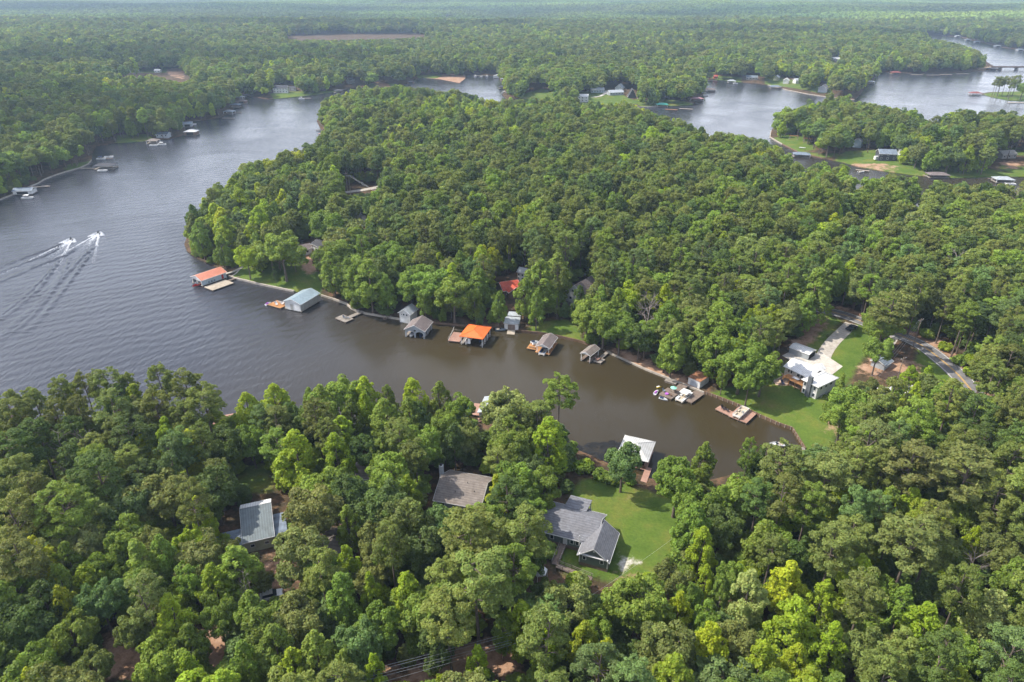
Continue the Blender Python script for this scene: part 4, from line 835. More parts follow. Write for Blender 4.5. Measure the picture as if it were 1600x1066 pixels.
# colours
M = dict(
 shingle=mat('grey_shingle', (0.20, 0.20, 0.215), .92, .22, 1.6, kind='shingle'), shingle_b=mat('brown_shingle', (0.24, 0.205, 0.18), .92, .28, .9, kind='shingle'),
 shingle_d=mat('dark_shingle', (0.075, 0.075, 0.085), .9, .25, 1.4, kind='shingle'), shingle_m=mat('mauve_shingle', (0.20, 0.165, 0.155), .92, .25, 1.2, kind='shingle'),
 metal_w=mat('white_metal', (0.80, 0.79, 0.76), .45, .05, .5, kind='ribs'), metal_g=mat('grey_metal', (0.42, 0.45, 0.47), .42, .12, .5, kind='ribs'), metal_b=mat('blue_grey_metal', (0.30, 0.38, 0.42), .42, .10, .5, kind='ribs'),
 metal_p=mat('pale_metal', (0.56, 0.55, 0.52), .5, .06, .5, kind='ribs'), metal_dg=mat('green_grey_metal', (0.17, 0.20, 0.205), .5, .15, .5, kind='ribs'), salmon=mat('salmon_metal', (0.62, 0.24, 0.15), .55, .10, .4, kind='ribs'), orange=mat('orange_metal', (0.80, 0.17, 0.035), .5, .06, .4, kind='ribs'),
 red=mat('red_metal', (0.50, 0.085, 0.045), .55, .2, .6, kind='ribs'), teal=mat('teal_metal', (0.06, 0.34, 0.26), .5, .1, .5), pinkr=mat('pink_metal', (0.42, 0.22, 0.22), .6, .12, .5, kind='ribs'), dullred=mat('dull_red_metal', (0.27, 0.085, 0.075), .65, .2, .6, kind='ribs'), rust=mat('rusty_metal', (0.36, 0.17, 0.09), .8, .35, .8, kind='ribs'),
 white=mat('white_siding', (0.76, 0.75, 0.72), .7, .06, .5, kind='siding'), bluew=mat('pale_blue_siding', (0.50, 0.60, 0.66), .7, .06, .5, kind='siding'), beige=mat('beige_siding', (0.46, 0.44, 0.40), .75, .08, .5, kind='siding'), cream=mat('cream_siding', (0.50, 0.50, 0.36), .75, .08, .5, kind='siding'),
 green=mat('sage_siding', (0.17, 0.20, 0.18), .75, .08, .5, kind='siding'), greyw=mat('light_grey_siding', (0.44, 0.47, 0.50), .7, .08, .5, kind='siding'), brownw=mat('brown_boards', (0.20, 0.12, 0.075), .85, .25, .8, kind='siding'), block=mat('brick_base', (0.22, 0.15, 0.13), .9, .25, 2.0),
 trim=mat('white_trim', (0.80, 0.79, 0.77), .6, .04, .5), glass=mat('window_glass', (0.035, 0.045, 0.055), .08, .1, .4, spec=.6), dark=mat('dark_parts_and_shade', (0.02, 0.02, 0.022), .9, .2, .5),
 wood_o=mat('orange_deck_boards', (0.50, 0.245, 0.095), .8, .16, .9, kind='planks'), wood_g=mat('weathered_deck_boards', (0.33, 0.29, 0.25), .9, .22, .9, kind='planks'), wood_p=mat('pinkish_deck_boards', (0.46, 0.27, 0.20), .85, .14, .9, kind='planks'), wood_b=mat('brown_deck_boards', (0.235, 0.18, 0.145), .9, .25, .9, kind='planks'), wood_t=mat('tan_deck_boards', (0.48, 0.41, 0.32), .88, .18, .9, kind='planks'),
 post=mat('post_timber', (0.24, 0.19, 0.15), .9, .3, 1.5), stone=mat('chimney_stone', (0.13, 0.14, 0.155), .9, .3, 3.0), chim=mat('painted_chimney', (0.55, 0.56, 0.60), .8, .12, 1.0), slate=mat('blue_slate', (0.20, 0.24, 0.29), .8, .3, 1.0, kind='shingle'),
 vinyl=mat('white_vinyl', (0.80, 0.80, 0.79), .4, .05, .8, spec=.5), alu=mat('brushed_aluminium', (0.50, 0.52, 0.54), .3, .06, 1, spec=.6, metal=.5), navy=mat('navy_canvas', (0.03, 0.05, 0.11), .85, .15, 1), black=mat('black_rubber', (0.018, 0.018, 0.02), .7, .2, 1), tan=mat('tan_vinyl', (0.52, 0.44, 0.34), .6, .08, 1),
 purple=mat('purple_plastic', (0.42, 0.12, 0.52), .5, .05, 1), mint=mat('mint_plastic', (0.28, 0.62, 0.48), .5, .05, 1), blue=mat('blue_plastic', (0.10, 0.32, 0.62), .4, .08, 1), turq=mat('turquoise_plastic', (0.06, 0.52, 0.62), .4, .05, 1), redp=mat('red_paint', (0.42, 0.03, 0.03), .45, .1, 1), yellow=mat('yellow_paint', (0.55, 0.42, 0.05), .5, .1, 1),
 car=mat('dark_car_paint', (0.030, 0.036, 0.048), .22, .08, 1, spec=.6), skin=mat('skin', (0.45, 0.27, 0.19), .6, .08, 2), cloth=mat('dark_clothing', (0.03, 0.03, 0.04), .9, .2, 2), wall_c=mat('seawall_concrete', (0.42, 0.37, 0.31), .9, .2, .8), wall_t=mat('seawall_timber', (0.18, 0.115, 0.075), .9, .3, 1.0), foam=mat('foam', (0.82, 0.83, 0.84), .8, .04, 1))

def add_window(par, side, L, W, u, z, w, h, m=None):
    """side f/b: along x at y=-W/2 / +W/2; l/r: along y at x=-L/2 / +L/2"""
    fr = MB(); pn = MB(); t_ = .09
    def bx(mb, a0, a1, z0, z1, d0, d1):
        if side == 'f': mb.box(a0, a1, -W / 2 - d1, -W / 2 - d0, z0, z1)
        elif side == 'b': mb.box(a0, a1, W / 2 + d0, W / 2 + d1, z0, z1)
        elif side == 'l': mb.box(-L / 2 - d1, -L / 2 - d0, a0, a1, z0, z1)
        else: mb.box(L / 2 + d0, L / 2 + d1, a0, a1, z0, z1)
    bx(fr, u - w / 2, u - w / 2 + t_, z, z + h, .003, .07); bx(fr, u + w / 2 - t_, u + w / 2, z, z + h, .003, .07)
    bx(fr, u - w / 2 + t_, u + w / 2 - t_, z, z + t_, .003, .07); bx(fr, u - w / 2 + t_, u + w / 2 - t_, z + h - t_, z + h, .003, .07)
    bx(pn, u - w / 2 + t_ + .002, u + w / 2 - t_ - .002, z + t_ + .002, z + h - t_ - .002, .004, .03)
    f = fr.build('window', M['trim'], par); pn.build('pane', M['glass'], f); return f
def add_door(par, side, L, W, u, z, w, h, m, name='door'):
    d = MB(); a0, a1 = u - w / 2, u + w / 2
    if side == 'f': d.box(a0, a1, -W / 2 - .06, -W / 2 - .004, z, z + h)
    elif side == 'b': d.box(a0, a1, W / 2 + .004, W / 2 + .06, z, z + h)
    elif side == 'l': d.box(-L / 2 - .06, -L / 2 - .004, a0, a1, z, z + h)
    else: d.box(L / 2 + .004, L / 2 + .06, a0, a1, z, z + h)
    return d.build(name, m, par)
def gable_roof(par, L, W, he, hr, m, ov=.45, og=.4, x0=0, y0=0, name='roof', ridge_y=0.0, hb=None):
    """ridge along x"""
    hb = he if hb is None else hb; sf = (hr - he) / (W / 2 + ridge_y); sb = (hr - hb) / (W / 2 - ridge_y); mb = MB(); X0, X1 = x0 - L / 2 - og, x0 + L / 2 + og; Y = y0 + ridge_y
    mb.slab([(X0, y0 - W / 2 - ov, he - sf * ov), (X1, y0 - W / 2 - ov, he - sf * ov), (X1, Y, hr), (X0, Y, hr)], .16)
    mb.slab([(X0, Y + .001, hr), (X1, Y + .001, hr), (X1, y0 + W / 2 + ov, hb - sb * ov), (X0, y0 + W / 2 + ov, hb - sb * ov)], .16)
    o = mb.build(name, m, par)
    f = MB()   # fascia and ridge cap
    f.box(X0, X1, y0 - W / 2 - ov - .05, y0 - W / 2 - ov - .003, he - sf * ov - .2, he - sf * ov + .01); f.box(X0, X1, y0 + W / 2 + ov + .003, y0 + W / 2 + ov + .05, hb - sb * ov - .2, hb - sb * ov + .01)
    f.slab([(X0 - .05, y0 - W / 2 - ov, he - sf * ov + .02), (X0 - .003, y0 - W / 2 - ov, he - sf * ov + .02), (X0 - .003, Y, hr + .02), (X0 - .05, Y, hr + .02)], .24)
    f.slab([(X0 - .05, Y, hr + .02), (X0 - .003, Y, hr + .02), (X0 - .003, y0 + W / 2 + ov, hb - sb * ov + .02), (X0 - .05, y0 + W / 2 + ov, hb - sb * ov + .02)], .24)
    f.slab([(X1 + .003, y0 - W / 2 - ov, he - sf * ov + .02), (X1 + .05, y0 - W / 2 - ov, he - sf * ov + .02), (X1 + .05, Y, hr + .02), (X1 + .003, Y, hr + .02)], .24)
    f.slab([(X1 + .003, Y, hr + .02), (X1 + .05, Y, hr + .02), (X1 + .05, y0 + W / 2 + ov, hb - sb * ov + .02), (X1 + .003, y0 + W / 2 + ov, hb - sb * ov + .02)], .24)
    f.build('fascia', M['trim'], o); return o
def hip_roof(par, L, W, he, hr, m, ov=.45, rl=None, x0=0, y0=0):
    """ridge along x, length rl"""
    rl = max(0.05, L - W) if rl is None else rl; a, b = L / 2 + ov, W / 2 + ov; z = he - .12
    P = [(x0 - a, y0 - b, z), (x0 + a, y0 - b, z), (x0 + a, y0 + b, z), (x0 - a, y0 + b, z), (x0 - rl / 2, y0, hr), (x0 + rl / 2, y0, hr)]
    B_ = [(x, y, z - .18) for x, y, z in P[:4]]
    mb = MB().add(P + B_, [(0, 1, 5, 4), (1, 2, 5), (2, 3, 4, 5), (3, 0, 4), (0, 6, 7, 1), (1, 7, 8, 2), (2, 8, 9, 3), (3, 9, 6, 0), (9, 8, 7, 6)])
    o = mb.build('roof', m, par); c = MB()
    for i, j in ((0, 4), (1, 5), (2, 5), (3, 4), (4, 5)): c.cyl(np.array(P[i]) + [0, 0, .03], np.array(P[j]) + [0, 0, .03], .07, 5)
    c.build('ridge_cap', m, o); return o
def gable_walls(par, L, W, z0, he, hr, m, x0=0, y0=0, ridge_y=0.0, hb=None, name='wall'):
    hb = he if hb is None else hb; mb = MB(); a, b = L / 2, W / 2; e = .17
    v = [(x0 + sx * a, y0 + y, z) for sx in (-1, 1) for y, z in ((-b, z0), (b, z0), (b, hb - e), (ridge_y, hr - e), (-b, he - e))]
    mb.add(v, [(0, 1, 2, 3, 4)[::-1], (5, 6, 7, 8, 9), (0, 4, 9, 5), (1, 6, 7, 2), (4, 3, 8, 9), (3, 2, 7, 8), (0, 5, 6, 1)]); return mb.build(name, m, par)
def box_part(par, name, m, *b): return MB().box(*b).build(name, m, par)

def gable_building(name, label, cat, c, yaw, L, W, he, hr, roof, wall, z0=-.6, wins=(), doors=(), group=None, ov=.45, og=.4):
    t = thing(name, label, cat, c, yaw, group)
    gable_walls(t, L, W, z0, he, hr, wall); gable_roof(t, L, W, he, hr, roof, ov, og)
    for w in wins: add_window(t, w[0], L, W, *w[1:])
    for d in doors: add_door(t, d[0], L, W, *d[1:])
    return t
def hip_building(name, label, cat, c, yaw, L, W, he, hr, roof, wall, z0=-.6, rl=None, wins=(), doors=(), group=None, ov=.45):
    t = thing(name, label, cat, c, yaw, group); box_part(t, 'wall', wall, -L / 2, L / 2, -W / 2, W / 2, z0, he - .1); hip_roof(t, L, W, he, hr, roof, ov, rl)
    for w in wins: add_window(t, w[0], L, W, *w[1:])
    for d in doors: add_door(t, d[0], L, W, *d[1:])
    return t
def posts(par, pts, z0, z1, m, r=.11, name='post'):
    for x, y in pts: MB().box(x - r, x + r, y - r, y + r, z0, z1).build(name, m, par)
def deck(name, label, c, yaw, L, W, m, z=.8, cat='dock', group=None, walk=None, rail=None, par=None, step=2.4):
    """platform L x W centred at c; walk = list of extra rectangles in local coordinates"""
    t = par or thing(name, label, cat, c, yaw, group)
    rects = [(-L / 2, L / 2, -W / 2, W / 2)] + list(walk or [])
    for k, (x0, x1, y0, y1) in enumerate(rects):
        zz = z + .003 * k; b = MB(); n = max(1, int(round((x1 - x0) / .45)))
        for i in range(n):
            a0 = x0 + (x1 - x0) * i / n; a1 = x0 + (x1 - x0) * (i + 1) / n - .03; b.box(a0, a1, y0, y1, zz - .09, zz + random.uniform(-.006, .006))
        b.build('deck_boards' if k == 0 else 'walkway', m, t)
        f = MB(); f.box(x0 + .04, x1 - .07, y0 + .04, y0 + .14, zz - .34, zz - .092); f.box(x0 + .04, x1 - .07, y1 - .14, y1 - .04, zz - .34, zz - .092); f.box(x0 + .04, x0 + .14, y0 + .15, y1 - .15, zz - .34, zz - .092); f.box(x1 - .17, x1 - .07, y0 + .15, y1 - .15, zz - .34, zz - .092); f.build('beam', M['post'], t)
        nx, ny = max(1, int((x1 - x0) / step)), max(1, int((y1 - y0) / step))
        for i in range(nx + 1):
            for j in (range(ny + 1) if i in (0, nx) else (0, ny)):
                x = x0 + .22 + (x1 - x0 - .44) * i / nx; y = y0 + .22 + (y1 - y0 - .44) * j / ny; MB().cyl((x, y, -1.6), (x, y, zz - .1), .11, 7).build('piling', M['post'], t)
    return t
def chair(x, y, z, yaw, m, label, group=None, scale=1.0, tilt=.35):
    t = thing('chair', label, 'chair', (x, y, z), yaw, group); s = scale
    MB().box(-.3 * s, .3 * s, -.28 * s, .3 * s, .36 * s, .42 * s).build('seat', m, t)
    MB().slab([(-.3 * s, .30 * s, .42 * s), (.3 * s, .30 * s, .42 * s), (.3 * s, (.30 + tilt) * s, 1.05 * s), (-.3 * s, (.30 + tilt) * s, 1.05 * s)], .06).build('backrest', m, t)
    for sx in (-1, 1):
        MB().box(sx * .34 * s - .05, sx * .34 * s + .05, -.28 * s, .34 * s, .56 * s, .60 * s).build('armrest', m, t)
        for sy in (-1, 1): MB().box(sx * .27 * s - .03, sx * .27 * s + .03, sy * .24 * s - .03, sy * .24 * s + .03, 0, .357 * s).build('leg', m, t)
    return t
def pontoon(c, yaw, label, L=6.6, W=2.5, canopy='navy', up=False, seat='vinyl', group=None, z=0.0):
    t = thing('pontoon_boat', label, 'boat', (c[0], c[1], z), yaw, group)
    for s in (-1, 1):
        MB().cyl((-L / 2, s * W * .36, .18), (L / 2 - .8, s * W * .36, .18), .30, 10).cyl((L / 2 - .79, s * W * .36, .18), (L / 2, s * W * .36, .38), .30, 10, .06).build('pontoon', M['alu'], t, True)
    MB().box(-L / 2 + .1, L / 2 - .3, -W / 2, W / 2, .50, .60).build('deck', M['tan'], t)
    r = MB()
    for s in (-1, 1): r.box(-L / 2 + .3, L / 2 - .5, s * W / 2 - .03, s * W / 2 + .03, .62, 1.15)
    r.box(-L / 2 + .24, -L / 2 + .298, -W / 2 + .04, W / 2 - .04, .62, 1.15); r.box(L / 2 - .498, L / 2 - .44, -W / 2 + .04, W / 2 - .04, .62, 1.15); r.build('side_panel', M['vinyl'], t)
    for x0, x1, y0, y1 in ((-L / 2 + .35, -L / 2 + 1.0, -W / 2 + .15, W / 2 - .15), (L / 2 - 2.4, L / 2 - .7, -W / 2 + .1, -W / 2 + .7), (L / 2 - 2.4, L / 2 - .7, W / 2 - .7, W / 2 - .1), (-.9, .3, -W / 2 + .1, -W / 2 + .7)):
        MB().box(x0, x1, y0, y1, .605, 1.02).build('seat', M[seat], t)
    MB().box(-.3, .3, W / 2 - .95, W / 2 - .3, .605, 1.3).build('console', M['alu'], t)
    MB().box(-L / 2 - .35, -L / 2 + .08, -.2, .2, .1, 1.1).build('outboard_motor', M['black'], t)
    if canopy:
        b = MB(); n = 6
        for i in range(n):
            x0 = -2.1 + 3.0 * i / n; x1 = -2.1 + 3.0 * (i + 1) / n; z0 = 2.35 + .16 * math.sin(math.pi * i / n); z1 = 2.35 + .16 * math.sin(math.pi * (i + 1) / n)
            b.slab([(x0, -W / 2 + .05, z0), (x1, -W / 2 + .05, z1), (x1, W / 2 - .05, z1), (x0, W / 2 - .05, z0)], .05)
        cp = b.build('canopy', M[canopy], t); f = MB()
        for s in (-1, 1):
            for x in (-2.0, .8): f.cyl((-.6, s * (W / 2 - .06), 1.15), (x, s * (W / 2 - .06), 2.3), .03, 5)
        f.build('canopy_frame', M['alu'], t)
    return t
def hull(par, L, W, h, m, name='hull', z=0.0):
    n = 9; V = []; F = []
    for i in range(n):
        s = i / (n - 1); x = -L / 2 + L * s; w = W / 2 * (1 - max(0, (s - .45) / .55) ** 2.0) + .02; k = z + .12 * h * max(0, s - .5)
        V += [(x, -w, k + h), (x, -w * .82, k + h * .35), (x, 0, k + h * .25 * s - .1), (x, w * .82, k + h * .35), (x, w, k + h), (x, w * .8, k + h + .01), (x, w * .74, k + h * .55), (x, -w * .74, k + h * .55), (x, -w * .8, k + h + .01)]
    for i in range(n - 1):
        for j in range(9): F.append([i * 9 + j, i * 9 + (j + 1) % 9, (i + 1) * 9 + (j + 1) % 9, (i + 1) * 9 + j])
    F.append(list(range(9))); F.append(list(range((n - 1) * 9, n * 9))[::-1])
    return MB().add(V, F).build(name, m, par)
def runabout(c, yaw, label, L=5.6, W=2.1, m='vinyl', z=0.0, cover=None, group=None):
    t = thing('motor_boat', label, 'boat', (c[0], c[1], z), yaw, group); hull(t, L, W, .85, M[m])
    MB().slab([(-.1, -W * .36, .85), (.35, -W * .34, .85), (.0, -W * .30, 1.3), (-.35, -W * .32, 1.3)], .04).slab([(-.1, W * .36, .85), (.35, W * .34, .85), (.0, W * .30, 1.3), (-.35, W * .32, 1.3)], .04).slab([(.35, -W * .33, .86), (.35, W * .33, .86), (.0, W * .29, 1.3), (.0, -W * .29, 1.3)], .04).build('windshield', M['glass'], t)
    MB().box(-L / 2 + .5, -L / 2 + 1.1, -W * .34, W * .34, .45, .84).build('rear_bench', M['tan'], t)
    for s in (-1, 1): MB().box(-.9, -.4, s * W * .2 - .25, s * W * .2 + .25, .45, .95).build('seat', M['tan'], t)
    MB().box(-L / 2 - .4, -L / 2 + .05, -.18, .18, .15, 1.15).build('outboard_motor', M['black'], t)
    return t
def personal_craft(c, yaw, label, m='vinyl', z=0.0, name='jet_ski', m2='navy', group=None):
    t = thing(name, label, 'jet ski', (c[0], c[1], z), yaw, group); hull(t, 3.0, 1.15, .55, M[m])
    MB().box(-1.2, .1, -.22, .22, .45, .92).build('saddle', M[m2], t); MB().slab([(.1, -.3, .9), (1.1, -.16, .62), (1.1, .16, .62), (.1, .3, .9)], .25).build('cowl', M[m], t); MB().cyl((.25, -.42, 1.08), (.25, .42, 1.08), .04, 6).build('handlebar', M['black'], t)
    return t
def skin_person(name, label, loc, yaw, joints, bones, m, shirt=None):
    me = bpy.data.meshes.new(name); me.from_pydata([j[:3] for j in joints], bones, []); o = bpy.data.objects.new(name, me); scene.collection.objects.link(o)
    sk = o.modifiers.new('skin', 'SKIN'); layer = me.skin_vertices[0] if me.skin_vertices else None
    if layer is None:
        me.skin_vertices.new() if hasattr(me.skin_vertices, 'new') else None
    ly = me.skin_vertices[0] if len(me.skin_vertices) else None
    if ly:
        for i, j in enumerate(joints): ly.data[i].radius = (j[3], j[3])
        ly.data[0].use_root = True
    o.modifiers.new('sub', 'SUBSURF').levels = 1; me.materials.append(m); o.location = loc; o.rotation_euler = (0, 0, R(yaw)); return tag(o, label, 'person')
# ================================================================== near shore, camera side
def G(x, y, dz=0): return (x, y, hz(x, y) + dz)
# grey L-shaped house: local x along main ridge, local y toward the lake
t = thing('house', 'grey shingled L-shaped house with front gable wing beside the big lawn', 'house', (14.4, 123.2, 2.6), -20.6)
gable_walls(t, 13.0, 10.0, .9, 3.6, 6.5, M['green'], name='wall'); box_part(t, 'foundation', M['block'], -6.45, 6.45, -4.95, 4.95, -.8, .898)
gable_roof(t, 13.0, 10.0, 3.6, 6.5, M['shingle'], .45, .35)
wg = gable_walls(t, 9.2, 6.6, .9, 3.4, 6.0, M['green'], name='wing_wall'); wg.rotation_euler = (0, 0, R(-90)); wg.location = (7.3, -4.4, 0)
wr = gable_roof(t, 9.2, 6.6, 3.4, 6.0, M['shingle'], .4, .4, name='wing_roof'); wr.rotation_euler = (0, 0, R(-90)); wr.location = (7.3, -4.4, .004)
box_part(t, 'wing_foundation', M['block'], 4.05, 10.55, -8.95, -.1, -.8, .896)
q_ = MB().slab([(-3.2, 3.2, 4.76), (2.3, 3.2, 4.76), (2.3, 9.1, 3.5), (-3.2, 9.1, 3.5)], .16).build('porch_roof', M['shingle'], t); posts(t, [(-2.9, 8.8), (-.4, 8.8), (2.05, 8.8)], -.8, 3.3, M['trim'], name='porch_post'); box_part(t, 'porch_floor', M['wood_g'], -3.1, 2.3, 5.02, 9.1, .5, .7)
for u, z, w, h in ((5.2, 1.9, .9, 1.1), (9.2, 1.9, .9, 1.1)):
    f = MB().box(u - w / 2, u + w / 2, -9.09, -9.005, z, z + h).build('window', M['trim'], t); MB().box(u - w / 2 + .12, u + w / 2 - .12, -9.105, -9.092, z + .1, z + h - .1).build('pane', M['glass'], f)
for u, z, w, h in ((1.2, 1.6, .95, 1.4), (2.5, 1.6, .95, 1.4), (-3.6, 1.6, 1.0, 1.4)):
    f = MB().box(u - w / 2, u + w / 2, -5.09, -5.005, z, z + h).build('window', M['trim'], t); MB().box(u - w / 2 + .12, u + w / 2 - .12, -5.105, -5.092, z + .1, z + h - .1).build('pane', M['glass'], f)
MB().box(-.9, .1, -5.08, -5.004, 1.0, 3.0).build('door', M['trim'], t)
MB().slab([(4.0, -9.35, 3.5), (10.6, -9.35, 3.5), (10.6, -9.02, 3.62), (4.0, -9.02, 3.62)], .1).build('gable_trim', M['trim'], t); MB().box(7.1, 7.5, -9.06, -9.01, 4.7, 5.2).build('gable_vent', M['trim'], t)
MB().box(2.95, 3.15, -5.6, -5.48, 2.3, 5.2).build('vent_pipe', M['trim'], t); MB().cyl((2.6, -5.5, 4.6), (3.9, -5.5, 4.75), .05, 5).cyl((3.2, -5.2, 4.4), (3.2, -5.7, 4.9), .05, 5).build('antenna', M['alu'], t)
for a, b in ((4.1, -9.05), (10.5, -9.05)): MB().box(a - .08, a + .08, b - .04, b + .02, .9, 3.35).build('corner_trim', M['trim'], t)
# wooden ramp
t = thing('ramp', 'weathered wooden ramp with handrails leading down from the grey house porch', 'ramp', (0, 0, 0))
p0 = at(882, 846, 1.0); p1 = at(867, 881, .9); p2 = at(925, 905, .2)
def ramp_run(a, b, w):
    a, b = Vector(a), Vector(b); d = (b - a).normalized(); n = Vector((-d.y, d.x, 0)).normalized() * w / 2; L = (b - a).length; k = int(L / .4); m = MB()
    for i in range(k): c0 = a + d * (L * i / k); c1 = a + d * (L * (i + 1) / k - .03); m.slab([c0 - n, c1 - n, c1 + n, c0 + n], .07)
    m.build('ramp_deck', M['wood_b'], t)
    for s in (-1, 1):
        r = MB(); r.cyl(a + n * s + Vector((0, 0, .95)), b + n * s + Vector((0, 0, .95)), .05, 5).cyl(a + n * s + Vector((0, 0, .5)), b + n * s + Vector((0, 0, .5)), .035, 5).build('handrail', M['wood_g'], t)
        for i in range(int(L / 1.6) + 1):
            c = a + d * min(L, i * 1.6) + n * s; MB().box(c.x - .05, c.x + .05, c.y - .05, c.y + .05, hz(c.x, c.y) - .3, c.z + .95).build('post', M['wood_b'], t)
za = hz(p0.x, p0.y) + 1.0
ramp_run((p0.x, p0.y, za), (p1.x, p1.y, za - .1), 1.5); ramp_run((p1.x + .4, p1.y - .2, za - .1), (p2.x, p2.y, hz(p2.x, p2.y) + .12), 1.4)
# brown roofed house with the chimney
t = thing('house', 'long house with stained brown shingle roof and white chimney in the trees', 'house', (-12.0, 136.2, 2.3), -15.3)
gable_walls(t, 11.6, 11.4, -.8, 3.2, 6.2, M['greyw']); gable_roof(t, 11.6, 11.4, 3.2, 6.2, M['shingle_b'], .5, .4)
for w in (('f', -4, 1.2, 1.3, 1.2), ('f', -.5, 1.2, 1.3, 1.2), ('f', 3.2, 1.2, 1.3, 1.2), ('r', -2, 1.3, 1.1, 1.2), ('r', 2.2, 1.3, 1.1, 1.2)): add_window(t, w[0], 11.6, 11.4, *w[1:])
ch = box_part(t, 'chimney', M['chim'], -6.9, -6.0, .6, 1.6, -.8, 8.3); box_part(ch, 'chimney_cap', M['dark'], -6.75, -6.15, .75, 1.45, 8.303, 8.6)
for x, y in ((3.5, -2.6), (-1.2, -3.4), (1.2, -.9)): MB().cyl((x, y, 3.0), (x, y, 6.15 - abs(y) * .53 + .45), .07, 6).build('roof_vent', M['dark'], t)
# green grey metal roofed house
t = thing('house', 'tall house with green grey metal roof, sunlit back slope coloured white, and cream wall', 'house', (-59.6, 122.4, 2.6), 20.0)
gable_walls(t, 6.4, 11.0, -.8, 4.0, 6.6, M['cream'], ridge_y=3.1, hb=5.6); gable_roof(t, 6.4, 11.0, 4.0, 6.6, M['metal_dg'], .35, .3, ridge_y=3.1, hb=5.6)
MB().slab([(-3.52, 3.12, 6.66), (3.52, 3.12, 6.66), (3.52, 5.88, 5.58), (-3.52, 5.88, 5.58)], .045).build('sunlit_slope', M['metal_w'], t)  # sun on the back slope, put in as a white overlay
for w in (('f', -1.5, 1.9, 1.0, .9), ('f', 1.6, 1.9, 1.0, .9)): add_window(t, w[0], 6.4, 11, *w[1:])
MB().slab([(-10.2, -5.2, 2.9), (-3.25, -5.2, 2.9), (-3.25, -.6, 3.9), (-10.2, -.6, 3.9)], .15).build('side_roof', M['slate'], t); box_part(t, 'side_wall', M['cream'], -10.0, -3.21, -5.0, -.8, -.8, 2.7)
MB().slab([(3.25, -5.4, 3.3), (6.3, -5.4, 3.3), (6.3, 1.5, 4.2), (3.25, 1.5, 4.2)], .15).build('lean_to_roof', M['slate'], t); posts(t, [(6.1, -5.1), (6.1, -1.6), (6.1, 1.3)], -.8, 3.2, M['trim'])
# small roofs glimpsed between crowns
def px_gable(a, b, zr, W, drop, roof, wall, label, cat='house', name='house', extra=.0, z0=-1.0, wins=(), group=None, doors=()):
    """gable building from its ridge ends in the photo; zr = ridge height over the ground"""
    m_ = ((a[0] + b[0]) / 2, (a[1] + b[1]) / 2); c = at(m_[0], m_[1], zr); g_ = c.z; A = atz(a[0], a[1], g_ + zr); B = atz(b[0], b[1], g_ + zr); d = B - A; L = d.length + extra
    return gable_building(name, label, cat, ((A.x + B.x) / 2, (A.y + B.y) / 2, g_), math.degrees(math.atan2(d.y, d.x)), L, W, zr - drop, zr, roof, wall, z0, wins, doors, group)
px_gable((552, 727), (579, 727), 4.6, 7, 1.4, M['shingle_b'], M['beige'], 'small grey brown roof half hidden in the wood near the shore')
px_gable((505, 838), (549, 842), 4.4, 8.5, 1.6, M['shingle_b'], M['brownw'], 'house with weathered brown roof under the lower left trees')
px_gable((1088, 936), (1120, 944), 3.8, 6, 1.0, M['beige'], M['beige'], 'building with pale weathered roof under trees in the lower right wood', 'shed', 'shed')
t = thing('canopy_tent', 'small white hexagonal canopy beside the dark trees left of the ramp', 'canopy', at(843, 903, 0), 12)
hx = [(1.75 * math.cos(k * math.pi / 3), 1.75 * math.sin(k * math.pi / 3)) for k in range(6)]
MB().add([(x, y, 2.2) for x, y in hx] + [(0, 0, 3.3)], [(i, (i + 1) % 6, 6) for i in range(6)]).add([(x, y, 2.2) for x, y in hx] + [(x, y, 1.9) for x, y in hx], [(i + 6, (i + 1) % 6 + 6, (i + 1) % 6, i) for i in range(6)]).build('canopy', M['trim'], t)
posts(t, [(x * .97, y * .97) for x, y in hx], 0, 2.1, M['trim'], .05)
p = at(829, 950, .6); t = thing('covered_boat', 'narrow boat under a blue tarp half hidden among lower trees', 'boat', (p.x, p.y, p.z + .2), -62); hull(t, 6.5, 1.6, .8, M['slate']); MB().slab([(-3.1, -.8, .88), (2.4, -.5, .9), (2.4, 0, 1.25), (-3.1, 0, 1.3)], .05).slab([(-3.1, .001, 1.3), (2.4, .001, 1.25), (2.4, .5, .9), (-3.1, .8, .88)], .05).build('tarp', M['slate'], t)
